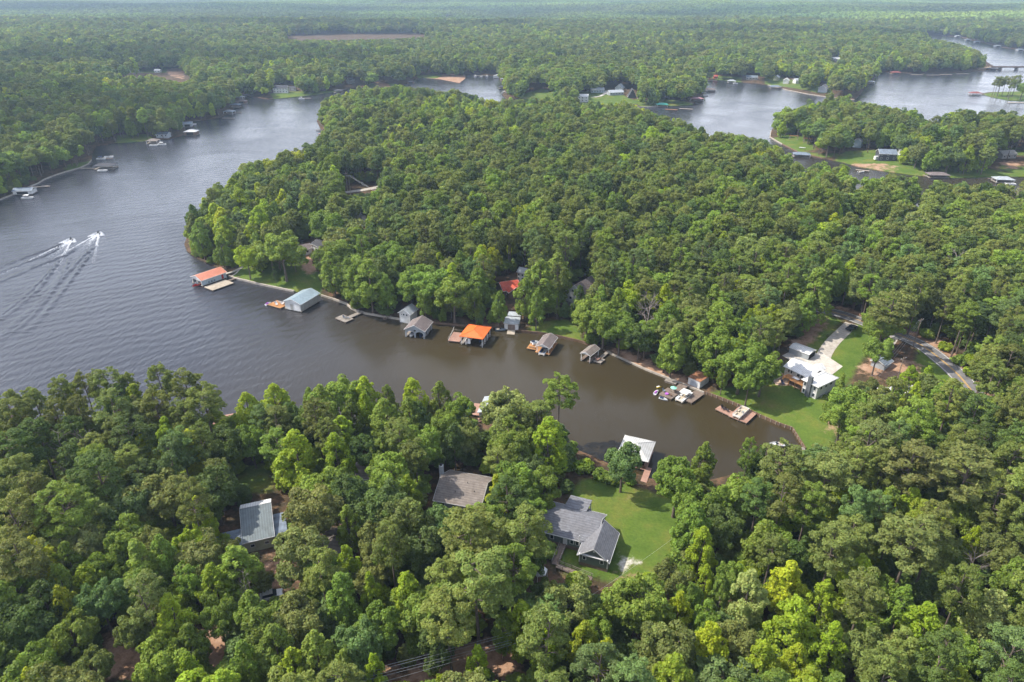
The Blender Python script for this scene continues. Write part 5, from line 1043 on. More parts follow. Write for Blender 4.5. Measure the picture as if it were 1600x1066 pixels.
# vehicles
def vehicle(px, py, yaw, label, m, kind='pickup', z=.0):
    p = at(px, py, .8); t = thing('pickup_truck' if kind == 'pickup' else 'parked_car', label, 'pickup' if kind == 'pickup' else 'car', (p.x, p.y, hz(p.x, p.y) + .1), yaw); L = 5.6 if kind == 'pickup' else 4.6
    b = MB(); b.add([(x, y, z) for y in (-.95, .95) for x, z in ((-L / 2, .45), (-L / 2, 1.05), (-.2, 1.08), (L / 2 - 1.5, 1.08), (L / 2 - .1, .92), (L / 2, .45))], [(0, 1, 2, 3, 4, 5)[::-1], (6, 7, 8, 9, 10, 11)] + [(i, (i + 1) % 6, (i + 1) % 6 + 6, i + 6) for i in range(6)]); b.build('body', m, t)
    x0, x1 = (-1.0, 1.25) if kind == 'pickup' else (-1.9, 1.1)
    c = MB(); lo = [(x0, -.88, 1.085), (x1, -.88, 1.085), (x1, .88, 1.085), (x0, .88, 1.085)]; hi = [(x0 + .25, -.72, 1.75), (x1 - .75, -.72, 1.75), (x1 - .75, .72, 1.75), (x0 + .25, .72, 1.75)]
    c.add(lo + hi, [(3, 2, 1, 0), (4, 5, 6, 7), (0, 1, 5, 4), (1, 2, 6, 5), (2, 3, 7, 6), (3, 0, 4, 7)]); c.build('cab_glass', M['glass'], t); MB().box(x0 + .24, x1 - .74, -.73, .73, 1.753, 1.80).build('cab_roof', m, t)
    if kind == 'pickup': MB().box(-L / 2 + .12, -1.12, -.8, .8, 1.083, 1.10).build('truck_bed', M['black'], t)
    for sx in (-1, 1):
        for sy in (-1, 1): wv = MB().cyl((sx * L * .31, sy * .72, .37), (sx * L * .31, sy * .985, .37), .37, 14).build('wheel', M['black'], t); MB().cyl((sx * L * .31, sy * .99, .37), (sx * L * .31, sy * 1.0, .37), .2, 10).build('rim', M['alu'], wv)
    for s in (-1, 1): MB().box(L / 2 - .12, L / 2 + .02, s * .7 - .16, s * .7 + .16, .72, .88).build('headlight', M['trim'], t)
vehicle(1331, 512, 35, 'dark pickup truck parked at the top of the gravel driveway', M['car'])
vehicle(424, 930, 20, 'white car half hidden under lower left trees', M['vinyl'], 'car')
vehicle(1207, 482, 60, 'dark car parked below the rust roofed shed in the trees', M['car'], 'car')
vehicle(1333, 349, 5, 'white car on the pale road beyond the pine wood', M['vinyl'], 'car')

# ================================================================== white roofed house right of the cove
yw = -56.0; t = thing('house', 'white walled house with bright white metal roof, dark stone chimney and timber deck', 'house', (90.9, 197.3, 1.7), yw)
# local: x = a (to the lower right), y = d (away to the upper right)
def sub(name, o): return o
o = gable_walls(t, 9.0, 7.6, -.8, 4.7, 6.3, M['white'], x0=0, y0=0, name='wall'); o.location = (4.4, 3.9, 0); o = gable_roof(t, 9.0, 7.6, 4.7, 6.3, M['metal_w'], .5, .5); o.location = (4.4, 3.9, 0)
o = box_part(t, 'wing_wall', M['white'], 8.92, 14.0, -2.9, 6.8, -.8, 4.78)
h_ = hip_roof(t, 9.7, 5.2, 4.95, 6.5, M['metal_w'], .55, 3.6); h_.name = 'wing_roof'; h_.rotation_euler = (0, 0, R(90)); h_.location = (11.4, 1.95, 0)
o = gable_roof(t, 3.4, 3.2, 4.4, 5.4, M['metal_w'], .25, .1, name='entry_roof'); o.rotation_euler = (0, 0, R(90)); o.location = (6.2, 8.6, 0); posts(t, [(4.9, 10.1), (7.5, 10.1)], -.8, 4.2, M['trim'])
box_part(t, 'chimney', M['stone'], 10.6, 12.0, -3.75, -2.905, -.8, 7.2)
def lw(u, z, w, h, y=-.005, nm='window', side='y', x=None):
    if side == 'y': f = MB().box(u - w / 2, u + w / 2, y - .08, y, z, z + h).build(nm, M['trim'], t); MB().box(u - w / 2 + .1, u + w / 2 - .1, y - .1, y - .083, z + .1, z + h - .1).build('pane', M['glass'], f)
    else: f = MB().box(x, x + .08, u - w / 2, u + w / 2, z, z + h).build(nm, M['trim'], t); MB().box(x + .083, x + .1, u - w / 2 + .1, u + w / 2 - .1, z + .1, z + h - .1).build('pane', M['glass'], f)
for u, w in ((1.4, .7), (2.4, .7), (5.0, 1.2), (6.3, 1.2), (7.6, 1.0)): lw(u, 2.9, w, 1.4, y=.095)
for u in (9.6, 13.1): lw(u, 2.9, .9, 1.3, y=-2.905); lw(u, .5, .9, 1.4, y=-2.905)
for u in (-1.0, 1.6, 4.2): lw(u, 3.0, 1.2, 1.1, side='x', x=14.005)
for u in (-.2, 2.4): MB().box(14.005, 14.5, u - .4, u + .4, .2, 1.0).build('air_conditioner', M['alu'], t)
box_part(t, 'timber_deck', M['wood_o'], 1.4, 8.9, -3.0, .09, 2.3, 2.45); posts(t, [(1.6, -2.8), (3.9, -2.8), (6.2, -2.8), (8.7, -2.8)], -.8, 2.29, M['wood_o'], .12, 'deck_post')
r_ = MB().box(1.4, 8.9, -3.06, -3.0, 3.25, 3.33).box(1.36, 1.42, -3.0, .0, 3.25, 3.33)
for i in range(26): r_.box(1.45 + i * .295, 1.49 + i * .295, -3.05, -3.01, 2.46, 3.25)
r_.build('railing', M['wood_o'], t); MB().box(4.0, 6.4, -1.9, -.7, 2.9, 2.98).build('awning', M['trim'], t)
sheet('patio', [(1209,597),(1228,590),(1243,592),(1255,604),(1249,609),(1236,603),(1222,603),(1212,602)], .09, mat('tan_paving', (.46, .33, .24), .9, .18, 1.0), 'tan patio below the timber deck')
p = at(1223.5, 600, .4); chair(p.x, p.y, hz(p.x, p.y) + .1, 20, M['navy'], 'dark lounge chair on the tan patio', scale=1.4)
ribbon('path', drape([(1201,571),(1212,577),(1222,585),(1230,590)], 1), [(-.5, .5)], .08, mat('tan_paving', (.46, .33, .24)), label='tan stepping path to the patio')
t = thing('wall', 'low pale retaining wall edging the tan patio', 'wall', (0, 0, 0)); a = at(1209, 597, 0); b_ = at(1227, 588, 0)
d = (b_ - a); n = Vector((-d.y, d.x, 0)).normalized() * .15; MB().prism([tuple((a + n)[:2]), tuple((a - n)[:2]), tuple((b_ - n)[:2]), tuple((b_ + n)[:2])], 1.0, hz(a.x, a.y) + .7).build('coping', M['wall_c'], t)
t = gable_building('carport', 'open ended white and grey metal carport behind the white roofed house', 'carport', (102.6, 212.6, hz(102, 212)), -48, 7.2, 5.0, 2.3, 3.0, M['metal_w'], M['greyw'], z0=-.3, ov=.1, og=.15)
MB().box(3.605, 3.66, -2.1, 2.1, -.2, 2.0).build('opening_shade', M['dark'], t)  # near-black panel on the end wall paints the shade inside
px_gable((1374, 563), (1385, 556), 3.0, 4.5, .9, M['slate'], M['greyw'], 'blue grey roofed house in shade beside the roadside lot')
px_gable((1388, 612), (1440, 608), 4.6, 8, 1.2, M['metal_w'], M['white'], 'house with white metal roof seen through the trees below the road')
px_gable((1209, 461), (1220, 463), 3.6, 4.5, .9, M['rust'], M['brownw'], 'small rust roofed shed deep in the trees above the driveway', 'shed', 'shed')
px_gable((1160, 507), (1178, 508), 4.4, 7, 1.4, M['shingle'], M['beige'], 'grey roofed house hidden in trees left of the driveway')
# ================================================================== houses on the far bank of the cove
px_gable((781, 441), (808, 437), 5.2, 9.0, 2.0, M['red'], M['brownw'], 'low house with patchy red metal roof among tall trees', wins=(('f', -2, 1, 1.2, 1.2), ('f', 2, 1, 1.2, 1.2)))
px_gable((796, 440), (806, 449), 4.9, 6.0, 1.6, M['red'], M['brownw'], 'lower wing with bright red roof beside the red roofed house', 'shed', 'house_wing')
px_gable((813, 417), (823, 419), 5.4, 5.0, 1.2, M['metal_g'], M['white'], 'white two storey cottage with many windows above the red roof', wins=(('f', -1, 2.2, .9, 1.1), ('f', .8, 2.2, .9, 1.1), ('f', -1, .5, .9, 1.1), ('f', .8, .5, .9, 1.1), ('l', -1, 2.2, .9, 1.1)))
px_gable((899, 445.5), (924, 431), 8.0, 9.0, 3.4, M['shingle_m'], M['white'], 'tall white gabled house with mauve roof half behind trees', wins=(('l', -2, 1.2, 1.3, 1.3), ('l', 2, 1.2, 1.3, 1.3), ('l', -.9, 4.6, 1, 1), ('l', 1.1, 4.6, 1.2, 1.2)))
px_gable((462, 384), (482, 380), 4.4, 7, 1.3, M['shingle_m'], M['white'], 'white cottage with mauve roof behind the oak on the point', wins=(('f', -2, 1, 1.2, 1.2), ('f', 1, 1, 1.2, 1.2)))
px_gable((495, 374), (508, 380), 4.6, 6, 1.3, M['shingle_d'], M['white'], 'white cottage with dark roof in the trees right of the oak on the point')
px_gable((548, 326), (556, 334), 4.2, 6, 1.1, M['slate'], M['white'], 'small blue grey roofed house beside the concrete forecourt')

# ================================================================== boathouses and docks of the cove
def boathouse(label, c, yaw, L, W, he, hr, roof, post, walls=None, deckm='wood_g', z=.75, slip=True, hip=False, rl=None, group='boathouses on the cove', arch=0, rail=False, margin=.2, ov=.45, posts_n=3):
    """ridge along local x; the open end faces local -x"""
    t = thing('boathouse', label, 'boathouse', (c[0], c[1], 0), yaw, group)
    e = margin; s = 1.0
    for k, (x0, x1, y0, y1) in enumerate(((-L / 2 - e, L / 2 + e, -W / 2 - e, -W / 2 + s), (-L / 2 - e, L / 2 + e, W / 2 - s, W / 2 + e), (L / 2 - s, L / 2 + e - .02, -W / 2 + s + .01, W / 2 - s - .01))):
        b = MB(); n = max(1, int((x1 - x0) / .45))
        for i in range(n): b.box(x0 + (x1 - x0) * i / n, x0 + (x1 - x0) * (i + 1) / n - .03, y0, y1, z - .1, z)
        b.build('deck_boards', M[deckm], t)
    n = posts_n; pts = [(-L / 2 + .15 + (L - .3) * i / (n - 1), sy * (W / 2 - .12)) for i in range(n) for sy in (-1, 1)]
    if walls != 'full': posts(t, pts, -1.6, he - .1, M[post], .11)
    else: posts(t, pts, -1.6, z - .11, M['post'], .12, 'piling')
    if hip: hip_roof(t, L, W, he, hr, M[roof], ov, rl)
    else:
        gable_roof(t, L, W, he, hr, M[roof], ov, .35)
        g_ = MB()
        for sx in (-1, 1): x = sx * (L / 2 - .05); g_.add([(x - .05, -W / 2, he - .2), (x + .05, -W / 2, he - .2), (x - .05, W / 2, he - .2), (x + .05, W / 2, he - .2), (x - .05, 0, hr - .2), (x + .05, 0, hr - .2)], [(0, 4, 2), (1, 3, 5), (0, 1, 5, 4), (2, 4, 5, 3), (0, 2, 3, 1)])
        g_.build('gable_panel', M[post], t)
    return t
def wallbox(t, m, L, W, z0, z1, sides='lrfb', th=.12, name='wall'):
    if 'f' in sides: MB().box(-L / 2, L / 2, -W / 2 - th / 2, -W / 2 + th / 2, z0, z1).build(name, m, t)
    if 'b' in sides: MB().box(-L / 2, L / 2, W / 2 - th / 2, W / 2 + th / 2, z0, z1).build(name, m, t)
    if 'l' in sides: MB().box(-L / 2 - th / 2 - .001, -L / 2 + th / 2, -W / 2 + th, W / 2 - th, z0, z1).build(name, m, t)
    if 'r' in sides: MB().box(L / 2 - th / 2, L / 2 + th / 2 + .001, -W / 2 + th, W / 2 - th, z0, z1).build(name, m, t)
# 1 salmon
c = (-136.4, 286.4); t = boathouse('white boathouse with long salmon metal roof at the tip of the point', c, 54.5, 12.2, 7.6, 3.5, 4.9, 'salmon', 'trim', 'full', 'wood_t', .8)
wallbox(t, M['bluew'], 12.0, 7.4, .805, 3.38, 'fbr'); wallbox(t, M['white'], 12.0, 7.4, 2.6, 3.38, 'l')
for y in (-3.4, 0, 3.4): MB().box(-6.12, -5.9, y - .18, y + .18, .81, 2.6).build('door_post', M['white'], t)
MB().box(3.6, 4.6, -3.83, -3.77, .85, 2.75).build('door', M['redp'], t)
for x in (-2.8, -1.4, 0): MB().box(x - .35, x + .35, -3.82, -3.775, 1.0, 1.8).build('storage_box', M['slate'], t)
deck('dock', 'pale weathered dock alongside the salmon roofed boathouse', (-136.4 + .814 * 7.6 + .2, 286.4 - .58 * 7.6 - 1.6), 54.5, 10.6, 6.6, M['wood_t'], .75)
deck('gangway', 'narrow dark gangway from the salmon roofed boathouse to shore', (-126.2, 287.6), 54.5 , 6.2, 1.3, M['wood_b'], .7)
runabout((-139.6, 280.9), 234.5, 'red and white motor boat parked in the salmon roofed boathouse', 5.2, 1.9, 'redp', .1)
# 2 blue grey
t = boathouse('large enclosed boathouse with blue grey metal roof and white doors', (-87.3, 260.0), 67, 12.2, 8.2, 3.9, 5.4, 'metal_b', 'trim', 'full', 'wood_t', .7)
wallbox(t, M['beige'], 12.1, 8.1, .3, 3.8, 'fbr'); wallbox(t, M['white'], 12.1, 8.1, .3, 3.8, 'l'); MB().box(-6.16, -6.125, -.1, 1.2, .5, 3.0).build('door', M['beige'], t); MB().box(-6.16, -6.125, -3.5, -.9, .5, 3.2).build('boat_door', M['trim'], t)
deck('dock', 'bright orange wood deck with white chairs left of the blue grey boathouse', (-97.3, 259.6), -29.6, 7.4, 5.2, M['wood_o'], .75)
for k, (dx, dy, a) in enumerate(((-1.6, .9, 200), (.3, 1.3, 160), (2.0, .6, 140), (-.3, -1.2, 30), (1.9, -.6, 60))): chair(-97.3 + dx, 259.6 + dy, .76, a, M['trim'], ('farthest left', 'upper middle', 'farthest right', 'lower left', 'lower right')[k] + ' white chair on the orange wood deck', 'white chairs on the orange deck', 1.25)
personal_craft((-102.0, 260.9), 60, 'white and purple jet ski moored left of the orange wood deck', 'vinyl', m2='purple')
# 3 grey dock
deck('dock', 'grey L-shaped dock with two dark chairs and a shore walkway', (-66.9, 245.9), -38, 6.4, 4.2, M['wood_g'], .75, walk=[(-.4, 1.6, 2.11, 9.2)])
chair(-66.6, 245.6, .76, 60, M['slate'], 'left dark chair on the L-shaped grey dock', scale=1.3); chair(-65.2, 245.4, .76, 100, M['slate'], 'right dark chair on the L-shaped grey dock', scale=1.3)
# small ladders/steps at the bank
p = at(604, 497, .3); t = thing('boat_ramp', 'old wooden steps and rack standing in the shallows below the bank', 'steps', (p.x, p.y, 0), 35)
for i in range(5): MB().box(-1.4 + i * .7, -.9 + i * .7, -.6, .6, .1 + .2 * i, .2 + .2 * i).build('step', M['wood_b'], t)
for s in (-1, 1): MB().cyl((-1.6, s * .65, -.3), (2.2, s * .65, 1.4), .07, 6).build('stringer', M['post'], t)
# 4 white two storey cabin on the bank
px_gable((633, 482), (641, 476), 5.4, 4.8, 1.6, M['metal_g'], M['white'], 'white two storey boat cabin with blue trim on the bank', 'cabin', 'cabin', extra=1.5, wins=(('l', -.9, 2.5, .9, .9), ('l', .4, 2.5, .9, .9), ('l', 1.4, 2.6, .5, .6)), doors=(('l', 1.0, -.2, 1.6, 2.0, M['trim']),))
# 5 brown roof
t = boathouse('grey boathouse with brown shingle roof and two arched boat bays', (-35.7, 234.4), 76, 8.4, 7.6, 3.4, 5.4, 'shingle_m', 'greyw', None, 'wood_g', .7)
wallbox(t, M['greyw'], 8.3, 7.5, 2.3, 3.3, 'fb'); 
for y0 in (-3.6, 0.15):
    a = MB(); n = 10; yc = y0 + 1.73; pts_ = [(y0 - .02, 1.9)] + [(yc - 1.45 * math.cos(math.pi * i / n), 1.6 + 1.0 * math.sin(math.pi * i / n)) for i in range(n + 1)] + [(y0 + 3.47, 1.9), (y0 + 3.47, 3.3), (y0 - .02, 3.3)]
    for i in range(n):
        y_a, z_a = yc - 1.45 * math.cos(math.pi * i / n), 1.6 + 1.0 * math.sin(math.pi * i / n); y_b, z_b = yc - 1.45 * math.cos(math.pi * (i + 1) / n), 1.6 + 1.0 * math.sin(math.pi * (i + 1) / n)
        a.add([(-4.2, y_a, z_a), (-4.2, y_b, z_b), (-4.2, y_b, 3.32), (-4.2, y_a, 3.32), (-4.1, y_a, z_a), (-4.1, y_b, z_b), (-4.1, y_b, 3.32), (-4.1, y_a, 3.32)], [(0, 1, 2, 3), (7, 6, 5, 4), (0, 4, 5, 1)])
    a.build('arch', M['greyw'], t)
for y in (-3.65, 0, 3.65): MB().box(-4.22, -4.08, y - .3, y + .3, -.4, 2.6).build('bay_pier', M['greyw'], t)
for x in (-3, -1, 1, 3): MB().box(x - .35, x + .35, -3.83, -3.74, .8, 2.2).build('bay_post', M['greyw'], t)
runabout((-37.9, 232.2), 256, 'white motor boat inside the left bay of the brown roofed boathouse', 5.0, 1.9, 'vinyl', .2)
runabout((-34.2, 232.0), 256, 'dark motor boat inside the right bay of the brown roofed boathouse', 5.0, 1.9, 'navy', .2)
# 6 orange roof
t = boathouse('open boathouse with bright orange hipped metal roof on white posts', (-13.6, 228.1), 74, 9.6, 8.4, 3.9, 5.3, 'orange', 'trim', None, 'wood_g', .75, hip=True, rl=3.6, posts_n=4)
MB().box(-4.7, -3.9, .6, 1.5, .76, 2.9).build('storage_locker', M['trim'], t); MB().box(-4.6, 4.6, -4.1, -3.95, 3.5, 3.8).build('beam', M['trim'], t)
deck('dock', 'weathered wood deck with railings left of the orange roofed boathouse', (-20.9, 229.6), -12.7, 4.6, 7.4, M['wood_p'], .8)
t = thing('railing', 'grey railing around the deck left of the orange roof', 'railing', (-20.9, 229.6, 0), -12.7)
for i in range(6): MB().box(-2.28, -2.2, -3.6 + i * 1.44 - .04, -3.6 + i * 1.44 + .04, .805, 1.8).build('baluster', M['wood_g'], t)
MB().box(-2.29, -2.19, -3.65, 3.65, 1.8, 1.87).box(-2.19, 2.2, 3.58, 3.66, 1.8, 1.87).build('handrail', M['wood_g'], t); MB().cyl((-2.24, -3.3, .8), (-1.9, 3.3, 3.2), .05, 5).build('flag_pole', M['trim'], t)
runabout((-16.4, 225.8), 254, 'white motor boat hanging in the orange roofed boathouse', 5.4, 2.0, 'vinyl', .5)
runabout((-11.4, 227.6), 254, 'dark blue motor boat under the right side of the orange roof', 5.4, 2.0, 'navy', .4)
# 7 flat roof
t = thing('boathouse', 'flat roofed white block boathouse with a brown door on the bank', 'boathouse', (.1, 238.8, .3), -8, 'boathouses on the cove')
box_part(t, 'wall', M['white'], -2.7, 2.7, -2.5, 2.5, -1.2, 2.75); MB().slab([(-3.0, -2.9, 2.95), (3.0, -2.9, 2.95), (3.0, 2.8, 3.2), (-3.0, 2.8, 3.2)], .16).build('roof', M['metal_g'], t); MB().box(-1.4, 1.4, -2.58, -2.505, 0, 2.3).build('door', M['wood_b'], t)
MB().slab([(-2.4, 3.2, 3.4), (3.0, 3.2, 3.4), (3.2, 6.0, 3.9), (-2.2, 6.0, 3.9)], .14).build('rear_roof', M['metal_g'], t); posts(t, [(-2.0, 3.5), (2.8, 3.5), (-1.9, 5.8), (2.9, 5.8)], -.6, 3.3, M['post'])
t = thing('boat_ramp', 'sloping wooden ramp in front of the flat roofed boathouse', 'ramp', (-.3, 235.0, 0), -8); MB().slab([(-1.5, -2.3, -.1), (1.5, -2.3, -.1), (1.5, .9, .55), (-1.5, .9, .55)], .15).build('ramp_boards', M['wood_t'], t)
for s in (-1, 1): MB().cyl((s * 1.4, -2.2, -1.3), (s * 1.4, -2.2, -.15), .1, 6).build('piling', M['post'], t)
p = atz(782, 516, .3); runabout((p.x, p.y), 0, 'small dark boat moored left of the wooden ramp', 4.0, 1.5, 'slate')
# 8 slip with deck
t = boathouse('open boat slip with mauve shingle roof beside an orange wood deck', (12.7, 221.3), 69, 9.0, 4.6, 3.2, 4.3, 'shingle_m', 'trim', None, 'wood_o', .75, margin=.5, posts_n=3)
deck('dock', 'orange wood deck left of the mauve roofed boat slip', (8.1, 221.9), 69, 4.6, 4.2, M['wood_o'], .77)
pontoon((11.5, 218.4), 249, 'dark pontoon boat under the mauve roofed slip', 6.0, 2.3, None, seat='navy')
personal_craft((8.4, 224.6), 10, 'upper white jet ski on the deck left of the mauve roofed slip', z=.85, m2='navy'); personal_craft((9.0, 223.3), 10, 'lower white jet ski on the deck left of the mauve roofed slip', z=.85, m2='slate')
t = thing('bench', 'long dark bench on the orange deck beside the boat slip', 'bench', (7.6, 220.4, .78), -25); MB().box(-1.4, 1.4, -.2, .2, .4, .46).build('seat', M['brownw'], t); [MB().box(x - .06, x + .06, -.18, .18, 0, .398).build('leg', M['brownw'], t) for x in (-1.1, 1.1)]
# 9 small gabled cover
t = boathouse('small boat cover with grey brown gabled roof on thin posts', (27.8, 214.1), 55, 6.4, 3.7, 3.2, 4.2, 'shingle_b', 'trim', None, 'wood_b', .7, posts_n=2, ov=.25)
deck('dock', 'little dock with orange chairs right of the small gabled boat cover', (30.9, 211.6), 55, 3.4, 3.0, M['wood_g'], .72, walk=[(1.72, 8.2, -.2, 1.1)])
for k, (dx, dy, a) in enumerate(((-.5, -.2, 60), (.4, .5, 200))): chair(30.7 + dx, 211.4 + dy, .73, a, M['wood_p'], ('left', 'right')[k] + ' orange brown chair on the dock by the gabled boat cover', 'orange chairs on the little dock', 1.2)
# 10 docks with boats by the square shed
t = thing('shed', 'square white block shed with rusty debris covered roof beside the docks', 'shed', (62.1, 195.8, .5), -47); box_part(t, 'wall', M['white'], -2.25, 2.25, -2.7, 2.7, -.8, 2.7); MB().slab([(-2.4, -2.85, 2.85), (2.4, -2.85, 2.85), (2.4, 2.85, 3.0), (-2.4, 2.85, 3.0)], .14).build('roof', M['rust'], t); MB().box(-1.3, 1.3, -2.77, -2.705, 0, 2.0).build('door', M['greyw'], t)
deck('dock', 'brown dock with pool toys left of the white pontoon boat', (51.2, 189.3), 48, 5.6, 4.6, M['wood_b'], .75, walk=[(2.81, 8.2, -2.3, .6)])
deck('dock', 'brown dock right of the white pontoon boat', (58.6, 187.4), 45.5, 7.8, 3.4, M['wood_b'], .75)
pontoon((55.5, 187.4), 229, 'large white pontoon boat with pale canopy between two brown docks', 7.2, 2.8, 'vinyl')
personal_craft((47.2, 190.6), 60, 'white jet ski moored at the upper left of the brown dock', m2='purple'); personal_craft((48.7, 186.4), -35, 'white jet ski moored below the brown dock', m2='navy')
p = atz(1029.5, 605.5, .1); t = thing('float', 'small yellow and white float drifting off the brown dock', 'float', (p.x, p.y, .05), 20); MB().cyl((-.8, 0, .1), (.8, 0, .1), .22, 8).build('tube', M['yellow'], t, True); MB().box(-.5, .5, .25, .7, .05, .2).build('pad', M['trim'], t)
t = thing('pool_float', 'purple inflatable ring lying on the brown dock', 'float', (50.2, 188.7, .8), 0); MB().cyl((0, 0, 0), (0, 0, .25), .6, 12).build('ring', M['purple'], t)
t = thing('umbrella', 'mint green beach umbrella leaning on the brown dock', 'umbrella', (52.4, 190.0, .76), 30); MB().cyl((0, 0, 0), (.2, 0, 2.0), .03, 5).build('pole', M['trim'], t); MB().add([(.2 + 1.1 * math.cos(k * math.pi / 4), 1.1 * math.sin(k * math.pi / 4), 1.6) for k in range(8)] + [(.2, 0, 2.05)], [(i, (i + 1) % 8, 8) for i in range(8)]).build('canopy', M['mint'], t)
for k, (x, y, a) in enumerate(((49.6, 190.2, 40), (51.2, 187.6, 80), (53.0, 191.2, 150))): chair(x, y, .76, a, M[('slate', 'brownw', 'trim')[k]], ('slate blue', 'brown', 'white')[k] + ' chair on the brown dock with pool toys', scale=1.1)
p = at(1048, 598, .2); t = thing('landing', 'small timber landing at the water edge left of the brown dock', 'landing', (p.x, p.y, .3), -35); MB().box(-2, 2, -.7, .7, .2, .4).build('boards', M['wood_g'], t); MB().box(-1.9, 1.9, -.6, .6, -1.2, .197).build('cribbing', M['post'], t)
# 11 pink deck
deck('dock', 'pinkish dock with a pontoon boat lifted at its side', (71.2, 176.7), 48, 7.0, 5.9, M['wood_p'], .8); deck('dock', 'lower left wing of the pinkish dock with dark lounge chairs', (66.4, 178.9), -48.5, 5.4, 2.8, M['wood_p'], .79)
pontoon((70.6, 176.9), 228, 'pontoon boat with tan seats on the pinkish dock', 7.0, 2.5, None, seat='tan', z=.85)
for k, (x, y) in enumerate(((66.0, 179.6), (67.0, 178.5))): chair(x, y, .8, 35 + 20 * k, M['cloth'], ('upper', 'lower')[k] + ' dark lounge chair on the left wing of the pinkish dock', 'dark chairs on the pinkish dock', 1.3)
# 12 hip roof on the south shore
t = boathouse('open boathouse with pale white hipped metal roof near the big lawn', (34.7, 155.4), -22, 8.0, 9.2, 3.9, 5.5, 'metal_p', 'wood_b', None, 'wood_p', .75, hip=True, rl=.3)
wallbox(t, M['brownw'], 7.6, 8.6, .8, 1.7, 'f'); MB().box(-3.8, 3.8, -4.2, -4.05, 3.3, 3.8).build('beam', M['wood_b'], t)
deck('gangway', 'pinkish wooden walkway from the pale hipped boathouse to the lawn', (36.2, 147.2), 68, 7.4, 1.7, M['wood_p'], .75)
# small pier at the cove end + boat
a = atz(1258, 703, .6); b_ = atz(1232, 696.5, .6); d = b_ - a; deck('pier', 'short grey pier at the corner of the cove wall', ((a.x + b_.x) / 2, (a.y + b_.y) / 2), math.degrees(math.atan2(d.y, d.x)), d.length, 1.9, M['wood_g'], .7, cat='pier')
p = atz(1214, 696, .2); runabout((p.x, p.y), 170, 'small white boat moored beside the short grey pier', 4.2, 1.6)
# docks on the south shore seen through trees
p = atz(747, 640, .7); deck('dock', 'red brown dock behind the trees beside the round shore tree', (p.x, p.y), 75, 6.5, 4.4, M['wood_p'], .75)
p = atz(759, 634, 2.5); t = gable_building('boathouse', 'narrow pale blue roofed boathouse behind the round shore tree', 'boathouse', (p.x + 1.2, p.y, 0), 78, 8.5, 4.6, 2.7, 3.3, M['metal_g'], M['bluew'], z0=.6, group='boathouses on the cove'); posts(t, [(-4, -2), (-4, 2), (4, -2), (4, 2)], -1.5, .598, M['post'], name='piling')
p = atz(733, 642, 1.2); t = thing('water_slide', 'turquoise water slide on the edge of the red brown dock', 'slide', (p.x, p.y, .75), 200); MB().slab([(-.5, -.35, 2.0), (-.5, .35, 2.0), (1.6, .35, .3), (1.6, -.35, .3)], .08).build('chute', M['turq'], t); MB().cyl((-.5, -.3, 0), (-.5, -.3, 2), .04, 5).cyl((-.5, .3, 0), (-.5, .3, 2), .04, 5).build('ladder', M['alu'], t)
p = at(752, 657, .1); t = thing('picnic_table', 'pink picnic table on the small lawn behind the round shore tree', 'table', (p.x, p.y, p.z), 10); MB().box(-1, 1, -.4, .4, .7, .78).build('table_top', M['wood_p'], t); [MB().box(-1, 1, y - .15, y + .15, .4, .46).build('bench', M['wood_p'], t) for y in (-.8, .8)]; MB().box(-.8, -.7, -.8, .8, 0, .398).box(.7, .8, -.8, .8, 0, .398).build('frame', M['wood_b'], t)
p = atz(348, 655, .8); deck('dock', 'pinkish dock glimpsed through the pines on the left shore', (p.x, p.y), 20, 8.5, 4.5, M['wood_p'], .8)
p = atz(357, 660, 1); pontoon((p.x, p.y), 100, 'white pontoon boat beside the pinkish dock in the pines', 6, 2.4, 'vinyl')
p = atz(143, 665, .8); deck('dock', 'pale dock glimpsed through pines at the far left shore', (p.x, p.y), 70, 7, 3, M['wood_t'], .8); p = atz(148, 670, .5); runabout((p.x + 2.5, p.y), 80, 'white boat beside the pale dock in the left pines', 5, 1.9)
# ================================================================== seawalls
def seawall(pts, label, m, th=.35, top=.75, postm=None, gap=2.4):
    W = poly_world(pts, 0.0); t = thing('seawall', label, 'seawall', (0, 0, 0), 0, 'seawalls'); b = MB(); n = len(W)
    for i in range(n - 1):
        a, c_ = W[i], W[i + 1]; d = (c_ - a) / np.linalg.norm(c_ - a); nn = np.array([-d[1], d[0]]) * th / 2; a2 = a - d * .02; c2 = c_ + d * .02
        b.prism([tuple(a2 + nn), tuple(a2 - nn), tuple(c2 - nn), tuple(c2 + nn)], -1.8, top + .004 * (i % 3))
    b.build('wall_panel', m, t)
    if postm:
        k = 0
        for i in range(n - 1):
            a, c_ = W[i], W[i + 1]; L = np.linalg.norm(c_ - a); d = (c_ - a) / L; nn = np.array([-d[1], d[0]])
            for s in np.arange(.5, L, gap):
                q = a + d * s + nn * (th / 2 + .08); MB().box(q[0] - .09, q[0] + .09, q[1] - .09, q[1] + .09, -1.8, top + .12).build('post', postm, t); k += 1
                if k > 60: return t
    return t
seawall(COVE_WALL, 'dark timber seawall with light posts holding the lawn at the cove end', M['wall_t'], .3, 1.0, M['wood_t'], 1.7)
seawall([(935,545),(905,535),(870,527),(840,522),(815,520)], 'dark timber seawall below the small round lawn', M['wall_t'], .35, 1.0)
seawall([(1100,615),(1060.6,599),(1048,594),(1010,579),(975,563),(950,552)], 'old stone and timber edge along the bare bank', M['wall_c'], .5, .62)
seawall([(358,433),(370,437),(385,440),(400,444),(416,447.5),(459.5,456.5)], 'pale concrete seawall along the point lawn', M['wall_c'], .7, .8)
seawall([(502,463),(522,469),(541,476),(549,483),(557,487),(570,491),(600,496),(635,502)], 'tan concrete seawall below the wooded bank', M['wall_c'], .55, .8)
